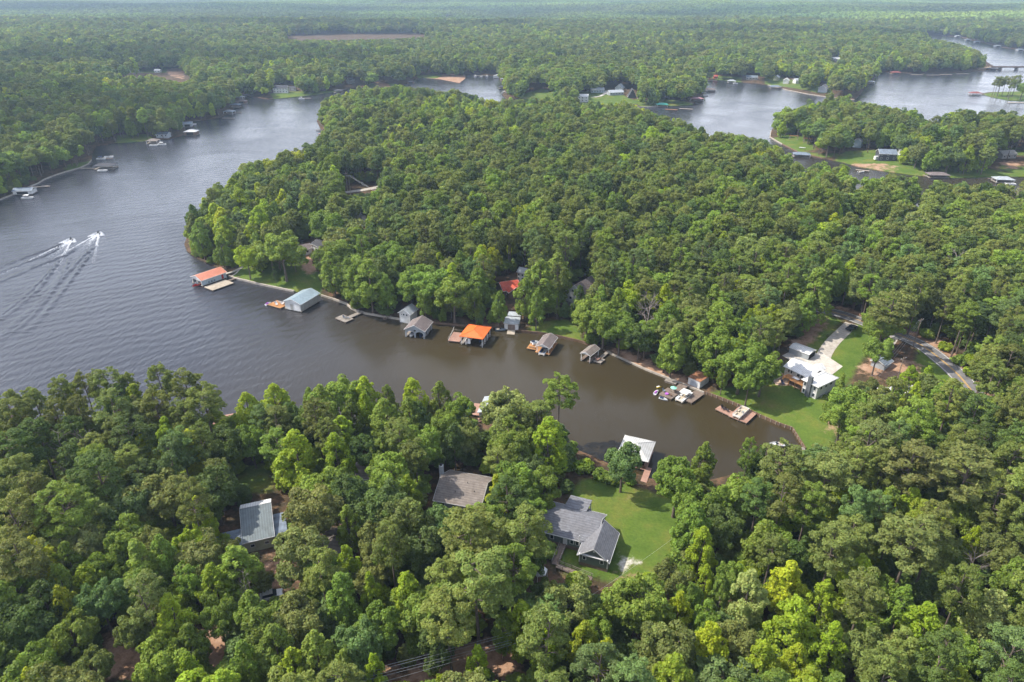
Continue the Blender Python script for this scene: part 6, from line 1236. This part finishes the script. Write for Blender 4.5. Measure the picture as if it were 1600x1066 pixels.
seawall([(660,505),(700,508),(720,510),(770,514)], 'dark shaded seawall between brown and orange roofed boathouses', M['wall_t'], .35, .8)
seawall([(1040,166.5),(1005,168),(950,170)], 'grey seawall below the far lawn', M['wall_c'], .8, 1.0)
seawall([(1222,226),(1203,215),(1205,205)], 'tan seawall around the pergola lawn', M['wall_c'], .7, .8); seawall([(1285,248),(1250,240),(1222,226)], 'brown seawall facing the creek', M['wall_t'], .6, .8)
seawall([(143,251),(138,257),(125,263),(100,270),(85,275),(70,281),(60,287),(48,292),(25,303),(0,313)], 'grey seawall along the far left bank', M['wall_c'], .5, .8)
seawall([(1335,156.5),(1300,153),(1260,147),(1230,141),(1200,133)], 'low tan seawall along the sandy far beach', M['wall_c'], .8, .7)
# ================================================================== jet skis, riders, wakes
foamg = np.random.default_rng(77)
def wake(px, py, label_s, label_p, label_w, heading, arms, seed):
    p = atz(px, py, .4); t = personal_craft((p.x, p.y), heading, label_s, 'vinyl', .05, m2='black')
    J = [(0, 0, .0, .15), (0.05, 0, .25, .16), (.1, 0, .5, .19), (.15, 0, .62, .07), (.18, 0, .78, .115), (.12, .2, .5, .07), (.4, .28, .3, .05), (.62, .26, .2, .045), (.12, -.2, .5, .07), (.4, -.28, .3, .05), (.62, -.26, .2, .045), (.1, .2, -.05, .1), (.5, .3, -.1, .08), (.45, .3, -.5, .06), (.6, .3, -.52, .05), (.1, -.2, -.05, .1), (.5, -.3, -.1, .08), (.45, -.3, -.5, .06), (.6, -.3, -.52, .05)]
    B = [(0, 1), (1, 2), (2, 3), (3, 4), (2, 5), (5, 6), (6, 7), (2, 8), (8, 9), (9, 10), (0, 11), (11, 12), (12, 13), (13, 14), (0, 15), (15, 16), (16, 17), (17, 18)]
    hx_, hy_ = math.cos(R(heading)), math.sin(R(heading))
    skin_person('person', label_p, (p.x - .45 * hx_, p.y - .45 * hy_, 1.05), heading, J, B, M['cloth'])
    # foam: clots of spray, dense beside and behind the craft
    g = np.random.default_rng(seed); mb = MB(); f = np.array([hx_, hy_]); s = np.array([-hy_, hx_])
    def clot(q, r, h):
        k = 6; a0 = g.uniform(0, 6.28); ring = [(q[0] + r * g.uniform(.6, 1.2) * math.cos(a0 + i * 6.283 / k), q[1] + r * g.uniform(.6, 1.2) * math.sin(a0 + i * 6.283 / k), .02) for i in range(k)]
        mb.add(ring + [(q[0], q[1], .03 + h)], [(i, (i + 1) % k, k) for i in range(k)])
    o = np.array([p.x, p.y])
    for side_ in (-1, 1):
        for _ in range(230):
            u_ = g.uniform(0, 1); q = o + f * (1.2 - 5.5 * u_) + s * side_ * (.7 + 3.6 * u_ ** .7 * g.uniform(.35, 1.0)); clot(q, g.uniform(.10, .34), g.uniform(.15, 1.0) * (1 - u_ * .6))
        for _ in range(420):
            u_ = g.uniform(0, 1) ** 1.4; q = o - f * (2.5 + 46 * u_) + s * side_ * (.8 + 11 * u_ + g.normal(0, .2 + .5 * u_)); clot(q, g.uniform(.08, .30) * (1.1 - u_ * .8), .14)
    for _ in range(620):
        u_ = g.uniform(0, 1) ** 1.4; q = o - f * (1.4 + 26 * u_) + s * g.normal(0, .3 + 1.5 * u_); clot(q, g.uniform(.08, .30) * (1.15 - u_), .25 * (1 - u_) + .04)
    w = mb.build('wake', M['foam'])
    tag(w, label_w, 'wake', kind='stuff')
    return o, f, s
o1 = wake(111, 374, 'left white jet ski racing across the open lake', 'rider in dark clothes crouching on the left jet ski', 'white spray and foam behind the left jet ski', 98, None, 1)
o2 = wake(153.5, 364, 'right white jet ski racing across the open lake', 'rider in dark clothes crouching on the right jet ski', 'white spray and foam behind the right jet ski', 102, None, 2)
# low rolling bow waves of the two wakes, in water
def swell(pts, w, h, name='wake_wave'):
    W = np.array([list(atz(x, y, 0))[:2] for x, y in pts]); out = []
    for i in range(len(W) - 1):
        k = 14
        for j in range(k): out.append(W[i] + (W[i + 1] - W[i]) * j / k)
    out.append(W[-1]); W = np.array(out); n = len(W); tg = np.gradient(W, axis=0); tg /= np.linalg.norm(tg, axis=1)[:, None]; nr_ = np.stack([-tg[:, 1], tg[:, 0]], 1); V = []; F = []; c = 8
    for i in range(n):
        e = math.sin(math.pi * min(1, (i + 1) / 8)) if i < 4 else 1; e = min(1, i / 6) * (1 - .75 * (i / n)); ww = w * (1 + i / n * 1.2)
        for j in range(c + 1):
            u_ = -1 + 2 * j / c; q = W[i] + nr_[i] * (u_ * ww + .25 * math.sin(i * .9)); V.append((q[0], q[1], .01 + h * e * (.5 + .5 * math.cos(u_ * math.pi)) * (1 + .25 * math.sin(i * 1.7))))
    for i in range(n - 1):
        for j in range(c): a = i * (c + 1) + j; F.append((a, a + 1, a + c + 2, a + c + 1))
    o = MB().add(V, F).build(name, WATER_MAT, None, True); qa = o.data.attributes.new('offshore', 'FLOAT', 'POINT'); qa.data.foreach_set('value', np.full(len(V), 60, np.float32)); return tag(o, 'long low wave trailing from the jet skis', kind='structure')
swell([(100, 380), (80, 388), (40, 402), (0, 418), (-60, 440)], 1.3, .6); swell([(122, 386), (105, 398), (60, 415), (0, 440), (-60, 468)], 1.4, .6); swell([(98, 386), (70, 400), (30, 414), (-30, 436)], 1.0, .5)
swell([(150, 384), (128, 402), (100, 432), (82, 450), (60, 478), (30, 500), (-10, 540)], 1.5, .6); swell([(96, 402), (80, 425), (60, 452), (30, 478), (0, 500)], 1.2, .6); swell([(112, 398), (102, 420), (88, 440), (60, 462)], 1.0, .5)
swell([(146, 392), (130, 412), (112, 436), (92, 462), (70, 490), (40, 520)], 1.1, .6); swell([(110, 410), (92, 440), (74, 466), (50, 494), (20, 520)], 1.1, .55); swell([(90, 410), (66, 436), (40, 462), (10, 486), (-20, 505)], 1.1, .45); swell([(138, 396), (118, 424), (98, 452), (74, 484)], .9, .45)
# ================================================================== poles and wires
def pole(px, py, H, label, arm=True, lean=0, m='post'):
    p = at(px, py, 0); t = thing('utility_pole', label, 'utility pole', (p.x, p.y, p.z), 25)
    MB().cyl((0, 0, -.5), (lean, 0, H), .17, 8, .11).build('pole_shaft', M[m], t)
    if arm:
        MB().box(-1.2 + lean, 1.2 + lean, -.07, .07, H - .7, H - .55).build('crossarm', M[m], t)
        for x in (-1.1, 0, 1.1): MB().cyl((x + lean, 0, H - .548), (x + lean, 0, H - .3), .06, 6).build('insulator', M['trim'], t)
    return Vector((p.x, p.y, p.z + H - .4))
def zpt0(px, py, z): q = atz(px, py, z); return Vector((q.x, q.y, z))
def wire(a, b, label, sag=.6, r=.022, group=None, n=14):
    a, b = Vector(a), Vector(b); P = [a.lerp(b, i / n) - Vector((0, 0, sag * 4 * (i / n) * (1 - i / n))) for i in range(n + 1)]
    v, f = tube_geo([tuple(q) for q in P], [r] * (n + 1), 5); o = MB().add(v, f).build('power_line', M['alu']); return tag(o, label, 'power line', group)
P1 = pole(1427, 541, 11, 'tall dark utility pole at the road bend'); P2 = pole(1400, 600, 10, 'utility pole hidden in trees below the roadside lot')
for k in (-1, 0, 1): wire(P1 + Vector((k * 1.0, k * .4, 0)), zpt0(1368 + 6 * k, 588, 9), ('left', 'middle', 'right')[k + 1] + ' overhead wire running down left from the roadside pole', .7, .018, 'wires from the roadside pole')
Q1 = pole(543, 299, 12, 'left grey pole by the lane on the point', True, m='wood_t'); Q2 = pole(548, 306, 13, 'right grey pole by the lane on the point', True, m='wood_t')
Q3 = at(640, 330, 8); 
for k in (0, 1): wire(Q2 + Vector((k, 0, 0)), Vector((Q3.x + k, Q3.y, Q3.z + 9)), ('left', 'right')[k] + ' wire running right from the grey poles on the point', .8, .035, 'wires on the point')
def zpt(px, py, z): q = atz(px, py, z); return Vector((q.x, q.y, z))
for k, (a, b) in enumerate((((300, 1112), (800, 988)), ((300, 1116), (800, 992)), ((300, 1122), (800, 1000)), ((300, 1127), (800, 1004)), ((400, 1118), (830, 998)))):
    wire(zpt(*a, 12.5), zpt(*b, 12.5), ('topmost', 'second', 'third', 'fourth', 'lowest')[k] + ' power line crossing the dark gap at the bottom edge', .5, .018, 'power lines at the bottom edge')
pole(278, 1150, 11, 'utility pole at the lower left end of the power lines'); 
wire(zpt(925, 930, 8), zpt(1080, 820, 9), 'thin service wire crossing the big lawn', .4, .018)
# ================================================================== far shores
GB = 'boathouses on the far shores'; GH = 'houses on the far shores'
def fb(px, py, W, D, he, roof, post, label, yaw=0, wall=None, hip=True, wallm='white', dockm='wood_g', jut=0):
    """far boathouse standing in the water"""
    p = atz(px, py, 0); t = thing('boathouse', label, 'boathouse', (p.x, p.y, 0), yaw, GB)
    MB().box(-W / 2 - .5 - jut, W / 2 + .5, -D / 2 - .4, D / 2 + .4, .5, .72).build('deck_boards', M[dockm], t)
    posts(t, [(sx * (W / 2 - .2), sy * (D / 2 - .2)) for sx in (-1, 1) for sy in (-1, 1)], -1.5, he - .1 if not wall else .499, M[post], .14)
    if wall: box_part(t, 'wall', M[wallm], -W / 2, W / 2, -D / 2, D / 2, .722, he - .1); MB().box(-W * .3, W * .3, -D / 2 - .06, -D / 2 - .004, .74, he - .7).build('boat_door', M['dark'], t)
    if hip: hip_roof(t, W, D, he, he + 1.3, M[roof], .5)
    else: gable_roof(t, W, D, he, he + 1.2, M[roof], .4, .3)
    return t
def fh(px, py, L, W, he, hr, roof, wall, label, yaw=0, hip=False):
    p = at(px, py, 0); wins = [('f', u, 1.0, 1.3, 1.4) for u in np.linspace(-L / 2 + 1.5, L / 2 - 1.5, max(2, int(L / 3.2)))]
    if he > 5: wins += [('f', u, 3.8, 1.3, 1.4) for u in np.linspace(-L / 2 + 1.5, L / 2 - 1.5, max(2, int(L / 3.2)))]
    (hip_building if hip else gable_building)('house', label, 'house', (p.x, p.y, p.z), yaw, L, W, he, hr, M[roof], M[wall], -2.0, wins=wins, group=GH)
def fd(px, py, L, W, yaw, m, label, z=.7):
    p = atz(px, py, z); deck('dock', label, (p.x, p.y), yaw, L, W, M[m], z, group='docks on the far shores', step=5)
def fp(px, py, yaw, label, canopy='navy'):
    p = atz(px, py, .5); pontoon((p.x, p.y), yaw, label, 7, 2.6, canopy, group='boats on the far shores')
# west bank
fb(40, 303, 11, 7, 3.0, 'slate', 'post', 'white boathouse with slate roof at the lower far left bank', 8, True, False, 'white'); fp(43, 309.5, 10, 'white pontoon boat in front of the slate roofed white boathouse', 'vinyl')
fd(62, 291.5, 12, 1.6, 14, 'wood_g', 'long thin dock above the slate roofed white boathouse'); fd(69, 290.5, 4, 2.4, 14, 'wood_g', 'dock head above the slate roofed white boathouse')
fb(166, 264, 13, 8, 3.2, 'shingle_d', 'post', 'dark hipped boathouse at the end of a long left bank pier', 4); fd(136, 262.8, 12, 1.5, -2, 'wood_t', 'long pale pier to the dark hipped boathouse'); fp(160, 267, 6, 'white pontoon boat at the dark hipped boathouse', None)
fp(170, 245.5, 12, 'right boat moored above the dark hipped boathouse', None); fp(158, 248.5, 12, 'left boat moored above the dark hipped boathouse', 'navy'); fd(164, 247.5, 11, 1.5, 12, 'wood_b', 'dark dock above the dark hipped boathouse')
fb(240, 224.5, 9, 7, 3.0, 'shingle_b', 'trim', 'tan roofed boathouse on the far left bank beside a pontoon', 3); fp(253, 226, 5, 'white pontoon boat right of the tan roofed boathouse', 'vinyl'); fp(240, 227.5, 5, 'white pontoon boat in front of the tan roofed boathouse', None)
fh(256, 214, 10, 7, 2.8, 4.4, 'slate', 'greyw', 'low slate roofed house behind the tan roofed boathouse')
fb(300, 211, 10, 8, 3.6, 'metal_w', 'brownw', 'brown walled boathouse with pale flat roof on the left bank', 0, True, True, 'brownw'); fb(294, 198, 8, 8, 3.4, 'slate', 'greyw', 'blue slate roofed boathouse above the pale flat roofed one', 15, True, False, 'greyw'); fp(301, 194.5, 5, 'small white boat above the blue slate roofed boathouse', None)
fd(357, 184.5, 13, 2, -4, 'wood_g', 'long grey dock at the corner of the left bank'); fb(359, 178.5, 10, 7, 3.2, 'slate', 'trim', 'lowest slate roofed boathouse of the left corner cluster', -6); fd(371, 176, 8, 2, 0, 'wood_b', 'dark dock right of the left corner cluster')
fb(368, 168, 10, 7, 3.2, 'slate', 'post', 'second slate roofed boathouse of the left corner cluster', -4); fb(379, 162, 9, 7, 3.2, 'shingle_m', 'trim', 'mauve roofed boathouse of the left corner cluster', -5, True, True, 'brownw'); fb(374, 155.5, 11, 7, 3.2, 'metal_g', 'trim', 'pale grey roofed boathouse at the top of the left corner cluster', 0)
# north shore
fh(440, 144.5, 17, 9, 5.6, 8.6, 'shingle_d', 'white', 'white two storey house with dark dormered roof on the far lawn', 4); fh(458, 141, 8, 7, 3.2, 5.2, 'shingle_d', 'white', 'dark roofed garage right of the white two storey house', 4)
fd(476, 153.5, 14, 3.5, 5, 'wood_g', 'grey dock below the far lawn'); fp(471, 154.5, 5, 'white boat at the grey dock below the far lawn', 'vinyl'); fb(529, 145, 10, 8, 3.2, 'shingle_d', 'post', 'dark roofed boathouse at the end of the far lawn')
fh(548, 130, 9, 7, 4.5, 7.2, 'shingle_d', 'greyw', 'small dark gabled house in the far trees', 60); fh(574, 142, 8, 5, 2.6, 3.8, 'shingle_d', 'brownw', 'dark shed on the far cove shore'); fb(642, 131, 9, 7, 3, 'shingle_d', 'brownw', 'dark boathouse at the left end of the narrow channel', 0, True, True, 'brownw')
fd(750, 118.3, 22, 3, 0, 'wood_g', 'long grey dock lined with boats across the channel'); [fp(x, 119.5, 80, l, c_) for x, l, c_ in ((743, 'leftmost boat at the long far dock', 'vinyl'), (752, 'middle boat at the long far dock', None), (761, 'rightmost boat at the long far dock', 'vinyl'))]
fb(776, 122, 9, 8, 3.4, 'metal_w', 'trim', 'white gabled boathouse across the channel', 80, True, False, 'white'); fb(788, 126, 10, 7, 3, 'metal_g', 'trim', 'pale roofed boathouse right of the white gabled one'); fb(794, 132, 8, 6, 3, 'shingle_m', 'trim', 'mauve roofed boathouse on the channel', 0)
fb(788, 139, 13, 8, 3.2, 'shingle_d', 'post', 'black roofed boathouse on the channel'); fd(797, 143, 12, 4, 0, 'wood_p', 'pinkish dock right of the black roofed boathouse'); fp(788, 145, 10, 'white boat below the black roofed boathouse', 'vinyl')
fh(800, 103, 12, 8, 3.4, 5.4, 'shingle_m', 'white', 'white house in the trees across the channel'); fh(822, 141, 8, 6, 2.8, 4.2, 'shingle_m', 'beige', 'small house left of the far lawns'); fh(730, 95, 9, 6, 3, 5, 'metal_w', 'white', 'white roof deep in the forest across the channel')
fh(911, 158.5, 11, 9, 6.0, 8.0, 'metal_w', 'white', 'two storey white roofed house on the middle far lawn', -12); fh(933, 144, 16, 9, 3.4, 5.4, 'metal_g', 'bluew', 'long pale blue house on the middle far lawn', 0)
fh(961, 148, 18, 9, 3.4, 5.6, 'metal_g', 'greyw', 'long grey roofed house beside the blue one', 18); fh(968, 142.5, 12, 9, 4.5, 8.5, 'slate', 'greyw', 'tall slate gabled house behind the long grey roof', 70); fh(987, 152.5, 9, 9, 2.2, 10.5, 'shingle_d', 'shingle_d', 'steep black roofed house on the far lawn', 88)
fh(900, 135, 10, 7, 3, 5, 'shingle_m', 'brownw', 'brown house in the trees left of the blue house'); fh(1037, 138, 14, 8, 3.2, 5.2, 'slate', 'beige', 'slate roofed house in the trees of the far point')
fb(1034, 167, 12, 7, 3, 'teal', 'trim', 'teal green roofed boathouse below the far lawn', 0, None, True); fd(1049, 171, 13, 2.5, -20, 'wood_o', 'left yellow wood dock right of the teal roof'); fd(1072, 170, 14, 3, -18, 'wood_t', 'right tan dock at the tip of the far point')
fb(1087, 158, 16, 9, 3.2, 'pinkr', 'trim', 'large pink roofed boathouse at the far point', 2); fb(1092, 145, 9, 7, 3, 'metal_g', 'post', 'grey roofed boathouse above the pink roofed one'); fp(1102, 149, 10, 'small dark boat adrift off the far point', None); fb(1110, 143, 12, 8, 2.8, 'shingle_m', 'trim', 'mauve roofed boathouse standing out in the east lake', 5)
# east lake
fh(1118, 122.5, 5, 5, 3, 4.6, 'red', 'redp', 'small red shed on the east lake shore'); fd(1112, 125.5, 14, 2.5, 0, 'wood_t', 'tan dock below the small red shed'); fb(1143, 129.5, 10, 6, 3, 'metal_g', 'trim', 'grey roofed boathouse on the east lake north shore'); fp(1149, 130.5, 5, 'white pontoon right of the grey roofed boathouse', 'vinyl')
fh(1174, 124, 15, 9, 3.2, 5.2, 'slate', 'beige', 'slate roofed house above the sandy far beach', -8); fb(1211, 138.5, 13, 8, 3, 'slate', 'post', 'slate roofed boathouse off the sandy far beach')
fh(1213, 125, 9, 7, 4, 6.4, 'metal_w', 'cream', 'leftmost cream house above the sandy far beach', 60); fh(1228, 130, 11, 7, 4.2, 6.6, 'metal_w', 'white', 'white gabled house above the sandy far beach', 65); fh(1246, 130, 10, 8, 4.2, 6.4, 'metal_g', 'white', 'white house with grey roof above the sandy far beach', 10); fh(1286, 143, 16, 10, 5, 8.2, 'shingle', 'greyw', 'large grey gabled house near the end of the far beach', 60)
fh(1306, 95, 17, 10, 3.4, 6.2, 'metal_w', 'white', 'bright white roofed house deep in the far forest', 15); fh(1293, 90, 9, 7, 3.2, 5, 'rust', 'beige', 'small tan roofed house left of the bright white roof'); fh(1331, 93, 7, 6, 3, 4.6, 'metal_w', 'white', 'tiny white roof right of the bright white roofed house')
fb(1357, 130.5, 14, 7, 2.8, 'metal_g', 'trim', 'pale roofed boathouse at the neck of the east lake'); fd(1348, 129.5, 14, 1.6, 3, 'wood_g', 'thin pier to the pale roofed boathouse'); fp(1371, 116.5, 0, 'white boat on the upper east lake', None)
fb(1399, 116, 13, 7, 3, 'dullred', 'brownw', 'rust red boathouse on the upper east lake', 0, True, True, 'brownw'); [fd(x, y, 18, 3, 0, m, l) for x, y, m, l in ((1433, 116.6, 'wood_t', 'leftmost dock of the wooded point'), (1458, 117.2, 'wood_g', 'second dock of the wooded point'), (1478, 116.3, 'wood_t', 'third dock of the wooded point'), (1504, 115.2, 'wood_g', 'rightmost dock of the wooded point'))]
fb(1549, 110, 16, 9, 3, 'shingle_d', 'brownw', 'dark boathouse beside the bridge', 0, True, True, 'brownw')
fb(1523, 149, 12, 7, 3.0, 'dullred', 'trim', 'red roofed boathouse off the grass spit', -3); fd(1536, 147.5, 10, 1.6, 10, 'wood_t', 'thin gangway to the red roofed boathouse'); fd(1592, 160, 24, 3.5, 0, 'wood_t', 'long pale dock below the grass spit')
for x, y, r_, l in ((1496, 58, 'metal_w', 'white roofed boathouse at the head of the far channel'), (1512, 63.5, 'slate', 'slate roofed boathouse of the far channel'), (1526, 67, 'metal_g', 'grey roofed boathouse of the far channel'), (1558, 73.5, 'metal_w', 'white boathouse of the far channel bend'), (1593, 79.5, 'metal_g', 'grey roofed boathouse at the right of the far channel')): fb(x, y, 12, 8, 3, {'metal_w': 'metal_g', 'metal_g': 'slate'}.get(r_, r_), 'greyw', l, 0, True, True, 'greyw')
# bridge
p0 = atz(1546, 105, 4); t = thing('bridge', 'long low concrete road bridge across the upper east lake', 'bridge', (p0.x, p0.y, 0), -1); 
MB().box(0, 230, -4.5, 4.5, 3.6, 4.3).build('bridge_deck', M['wall_c'], t)
for y in (-4.6, 4.6): MB().box(0, 230, y - .12, y + .12, 4.0, 5.2).build('parapet', M['wall_t'], t)
for x in range(18, 226, 26): MB().box(x - .8, x + .8, -4, 4, -1.5, 3.597).build('pier', M['wall_c'], t)
MB().prism([(-22, -9), (8, -6), (8, 6), (-22, 9)], -1, 3.59).build('abutment', mat('earth_bank', (.30, .22, .13), .95, .3, .3), t)
# creek side
fb(1252, 245.5, 12, 6.5, 2.6, 'slate', 'trim', 'long slate roofed boathouse on the creek', -14); fd(1348, 266, 9, 2, -25, 'wood_t', 'tan dock in the creek gap'); p = atz(1346, 269, .3); runabout((p.x, p.y), 20, 'white boat moored in the creek gap', 5.6)
p = at(1254, 231, .3); t = thing('sail_board', 'white upturned boat lying on the pergola lawn', 'boat', (p.x, p.y, p.z), -30); hull(t, 5, 1.8, .6, M['vinyl'])
for px, py, l in ((1240, 218, 'left timber pergola with an orange roof frame beside the lawn'), (1262, 222, 'right timber pergola with swings beside the lawn')):
    p = at(px, py, 0); t = thing('pergola', l, 'pergola', (p.x, p.y, p.z), -12); posts(t, [(sx * 3.2, sy * 1.6) for sx in (-1, 1) for sy in (-1, 1)], 0, 3.0, M['wood_t'], .14); [MB().box(-3.7, 3.7, y - .1, y + .1, 3.003, 3.2).build('rafter', M['wood_o'], t) for y in (-1.7, -.6, .6, 1.7)]
fh(1340, 229, 9, 6, 5.0, 6.6, 'metal_w', 'bluew', 'narrow pale blue two storey house by the creek clearing', 55); fh(1383, 249, 12, 10, 5.2, 7.6, 'slate', 'shingle_d', 'dark two storey house with slate roof on the creek clearing', -10); fh(1411, 242, 6, 5, 4.5, 6, 'metal_g', 'white', 'small white building right of the dark creek house', 30)
p = at(1371, 249, .5); t = thing('trailer', 'white camper trailer left of the dark creek house', 'trailer', (p.x, p.y, p.z), 10); MB().box(-2.6, 2.6, -1.1, 1.1, .5, 2.9).build('body', M['vinyl'], t); MB().box(-1.8, -.6, -1.13, -1.103, 1.5, 2.2).build('window', M['glass'], t); [MB().cyl((x, -1.15, .35), (x, -.9, .35), .35, 10).build('wheel', M['black'], t) for x in (-.5, .5)]
fb(1464, 277.5, 13, 7, 2.6, 'shingle_m', 'brownw', 'wide mauve roofed boathouse on the creek bank', -4); fb(1566, 285, 11, 7, 2.8, 'metal_g', 'trim', 'pale grey roofed boathouse at the right end of the creek', -8); fp(1579, 288, -5, 'white pontoon right of the pale grey roofed creek boathouse', None); fd(1553, 279.5, 7, 1.6, -30, 'wood_b', 'dark gangway to the pale grey roofed creek boathouse')
fh(1395, 218, 10, 7, 3.2, 5.2, 'metal_g', 'white', 'grey roofed house in the east wood', 20); fh(1463, 219, 10, 8, 3.2, 5, 'rust', 'cream', 'tan roofed house in the east wood'); fh(1570, 246, 12, 8, 3.4, 5.4, 'beige', 'beige', 'beige house at the right edge of the east wood', 10); fh(1348, 211, 8, 6, 3, 4.6, 'metal_w', 'white', 'little white roofed house above the pale blue one')
fd(504, 208, 8, 4, 60, 'wood_p', 'pinkish dock at the west side of the wooded point'); fd(499, 203, 6, 1.6, 0, 'wood_b', 'dark short dock above the pinkish one')
# open field roofs far left
fh(210, 113, 12, 8, 3, 4.6, 'metal_w', 'white', 'white roofed barn in the left far clearing'); fh(247, 113, 8, 6, 3, 4.4, 'metal_w', 'white', 'small white roof in the left far clearing'); fh(193, 186, 8, 6, 2.6, 4, 'metal_w', 'white', 'white roof inside the left bank trees')
# ------------------------------------------------------------------ unseen clouds above the haze, placed to shade parts of the far woods
ct = NT('cloud_vapour'); cd = ct.node('ShaderNodeBsdfDiffuse'); cd.inputs['Color'].default_value = (.9, .9, .92, 1); ctl = ct.node('ShaderNodeBsdfTranslucent'); ctl.inputs['Color'].default_value = (.9, .9, .92, 1); ctr = ct.node('ShaderNodeBsdfTransparent')
cm1 = ct.node('ShaderNodeMixShader'); cm1.inputs['Fac'].default_value = .5; ct.link(cd.outputs[0], cm1.inputs[1]); ct.link(ctl.outputs[0], cm1.inputs[2])
cm2 = ct.node('ShaderNodeMixShader'); cm2.inputs['Fac'].default_value = .68; ct.link(ctr.outputs[0], cm2.inputs[1]); ct.link(cm1.outputs[0], cm2.inputs[2]); ct.link(cm2.outputs[0], ct.out.inputs['Surface'])
def cloud(tx, ty, rx, ry, seed, label, z=1500.0):
    g = np.random.default_rng(seed); k = z / math.tan(R(SUN_EL)); c = np.array([tx - SHADOW_DIR.x * k, ty - SHADOW_DIR.y * k, z]); n, m_ = 40, 8; V = []; F = []
    ph = g.uniform(0, 6.28, 6)
    for j in range(m_ + 1):
        el = -math.pi / 2 + math.pi * j / m_
        for i in range(n):
            a = 6.2832 * i / n; w = 1 + .16 * math.sin(2 * a + ph[0]) + .13 * math.sin(3 * a + ph[1]) + .10 * math.sin(5 * a + ph[2]) + .06 * math.sin(9 * a + ph[3]) + .04 * math.sin(15 * a + ph[4]); r_ = math.cos(el) ** .6 if abs(math.cos(el)) > 1e-6 else 0
            V.append((c[0] + rx * w * r_ * math.cos(a), c[1] + ry * w * r_ * math.sin(a), c[2] + 70 * math.sin(el) * (1 + .3 * math.sin(4 * a + ph[5]))))
    for j in range(m_):
        for i in range(n): F.append((j * n + i, j * n + (i + 1) % n, (j + 1) * n + (i + 1) % n, (j + 1) * n + i))
    tag(MB().add(V, F).build('cloud', ct.m, None, True), label, kind='structure')
cloud(-760, 640, 470, 300, 1, 'unseen thin cloud shading the left bank woods'); cloud(-600, 1180, 380, 190, 2, 'unseen thin cloud shading the woods beyond the left bank'); cloud(-1700, 3300, 1300, 330, 3, 'unseen thin cloud shading the far left woods')
cloud(1300, 3000, 900, 260, 4, 'unseen thin cloud shading the far right woods'); cloud(200, 4600, 1500, 420, 5, 'unseen thin cloud shading the distant woods'); cloud(-500, 2050, 620, 130, 6, 'unseen thin cloud shading the woods beyond the far clearing'); cloud(3300, 5200, 1500, 500, 7, 'unseen thin cloud shading the distant right woods'); cloud(900, 1750, 420, 110, 8, 'unseen thin cloud shading the woods behind the east lake')
# ------------------------------------------------------------------ haze
hb = bpy.data.meshes.new('haze'); x0, x1, y0, y1, z0, z1 = -15900, 15900, -900, 15900, -3.0, 119.5
hv = [(x, y, z) for z in (z0, z1) for y in (y0, y1) for x in (x0, x1)]
hb.from_pydata(hv, [], [(0, 2, 3, 1), (4, 5, 7, 6), (0, 1, 5, 4), (2, 6, 7, 3), (0, 4, 6, 2), (1, 3, 7, 5)])
hm = bpy.data.materials.new('haze'); hm.use_nodes = True; hn = hm.node_tree
for x in list(hn.nodes): hn.nodes.remove(x)
ho = hn.nodes.new('ShaderNodeOutputMaterial'); hvn = hn.nodes.new('ShaderNodeVolumePrincipled'); hvn.inputs['Color'].default_value = (.60, .79, 1, 1); hvn.inputs['Density'].default_value = 0.000115; hvn.inputs['Anisotropy'].default_value = 0.2
hn.links.new(hvn.outputs[0], ho.inputs['Volume'])
tag(link_obj('haze', hb, [hm]), 'pale summer haze over the far woods', kind='stuff')
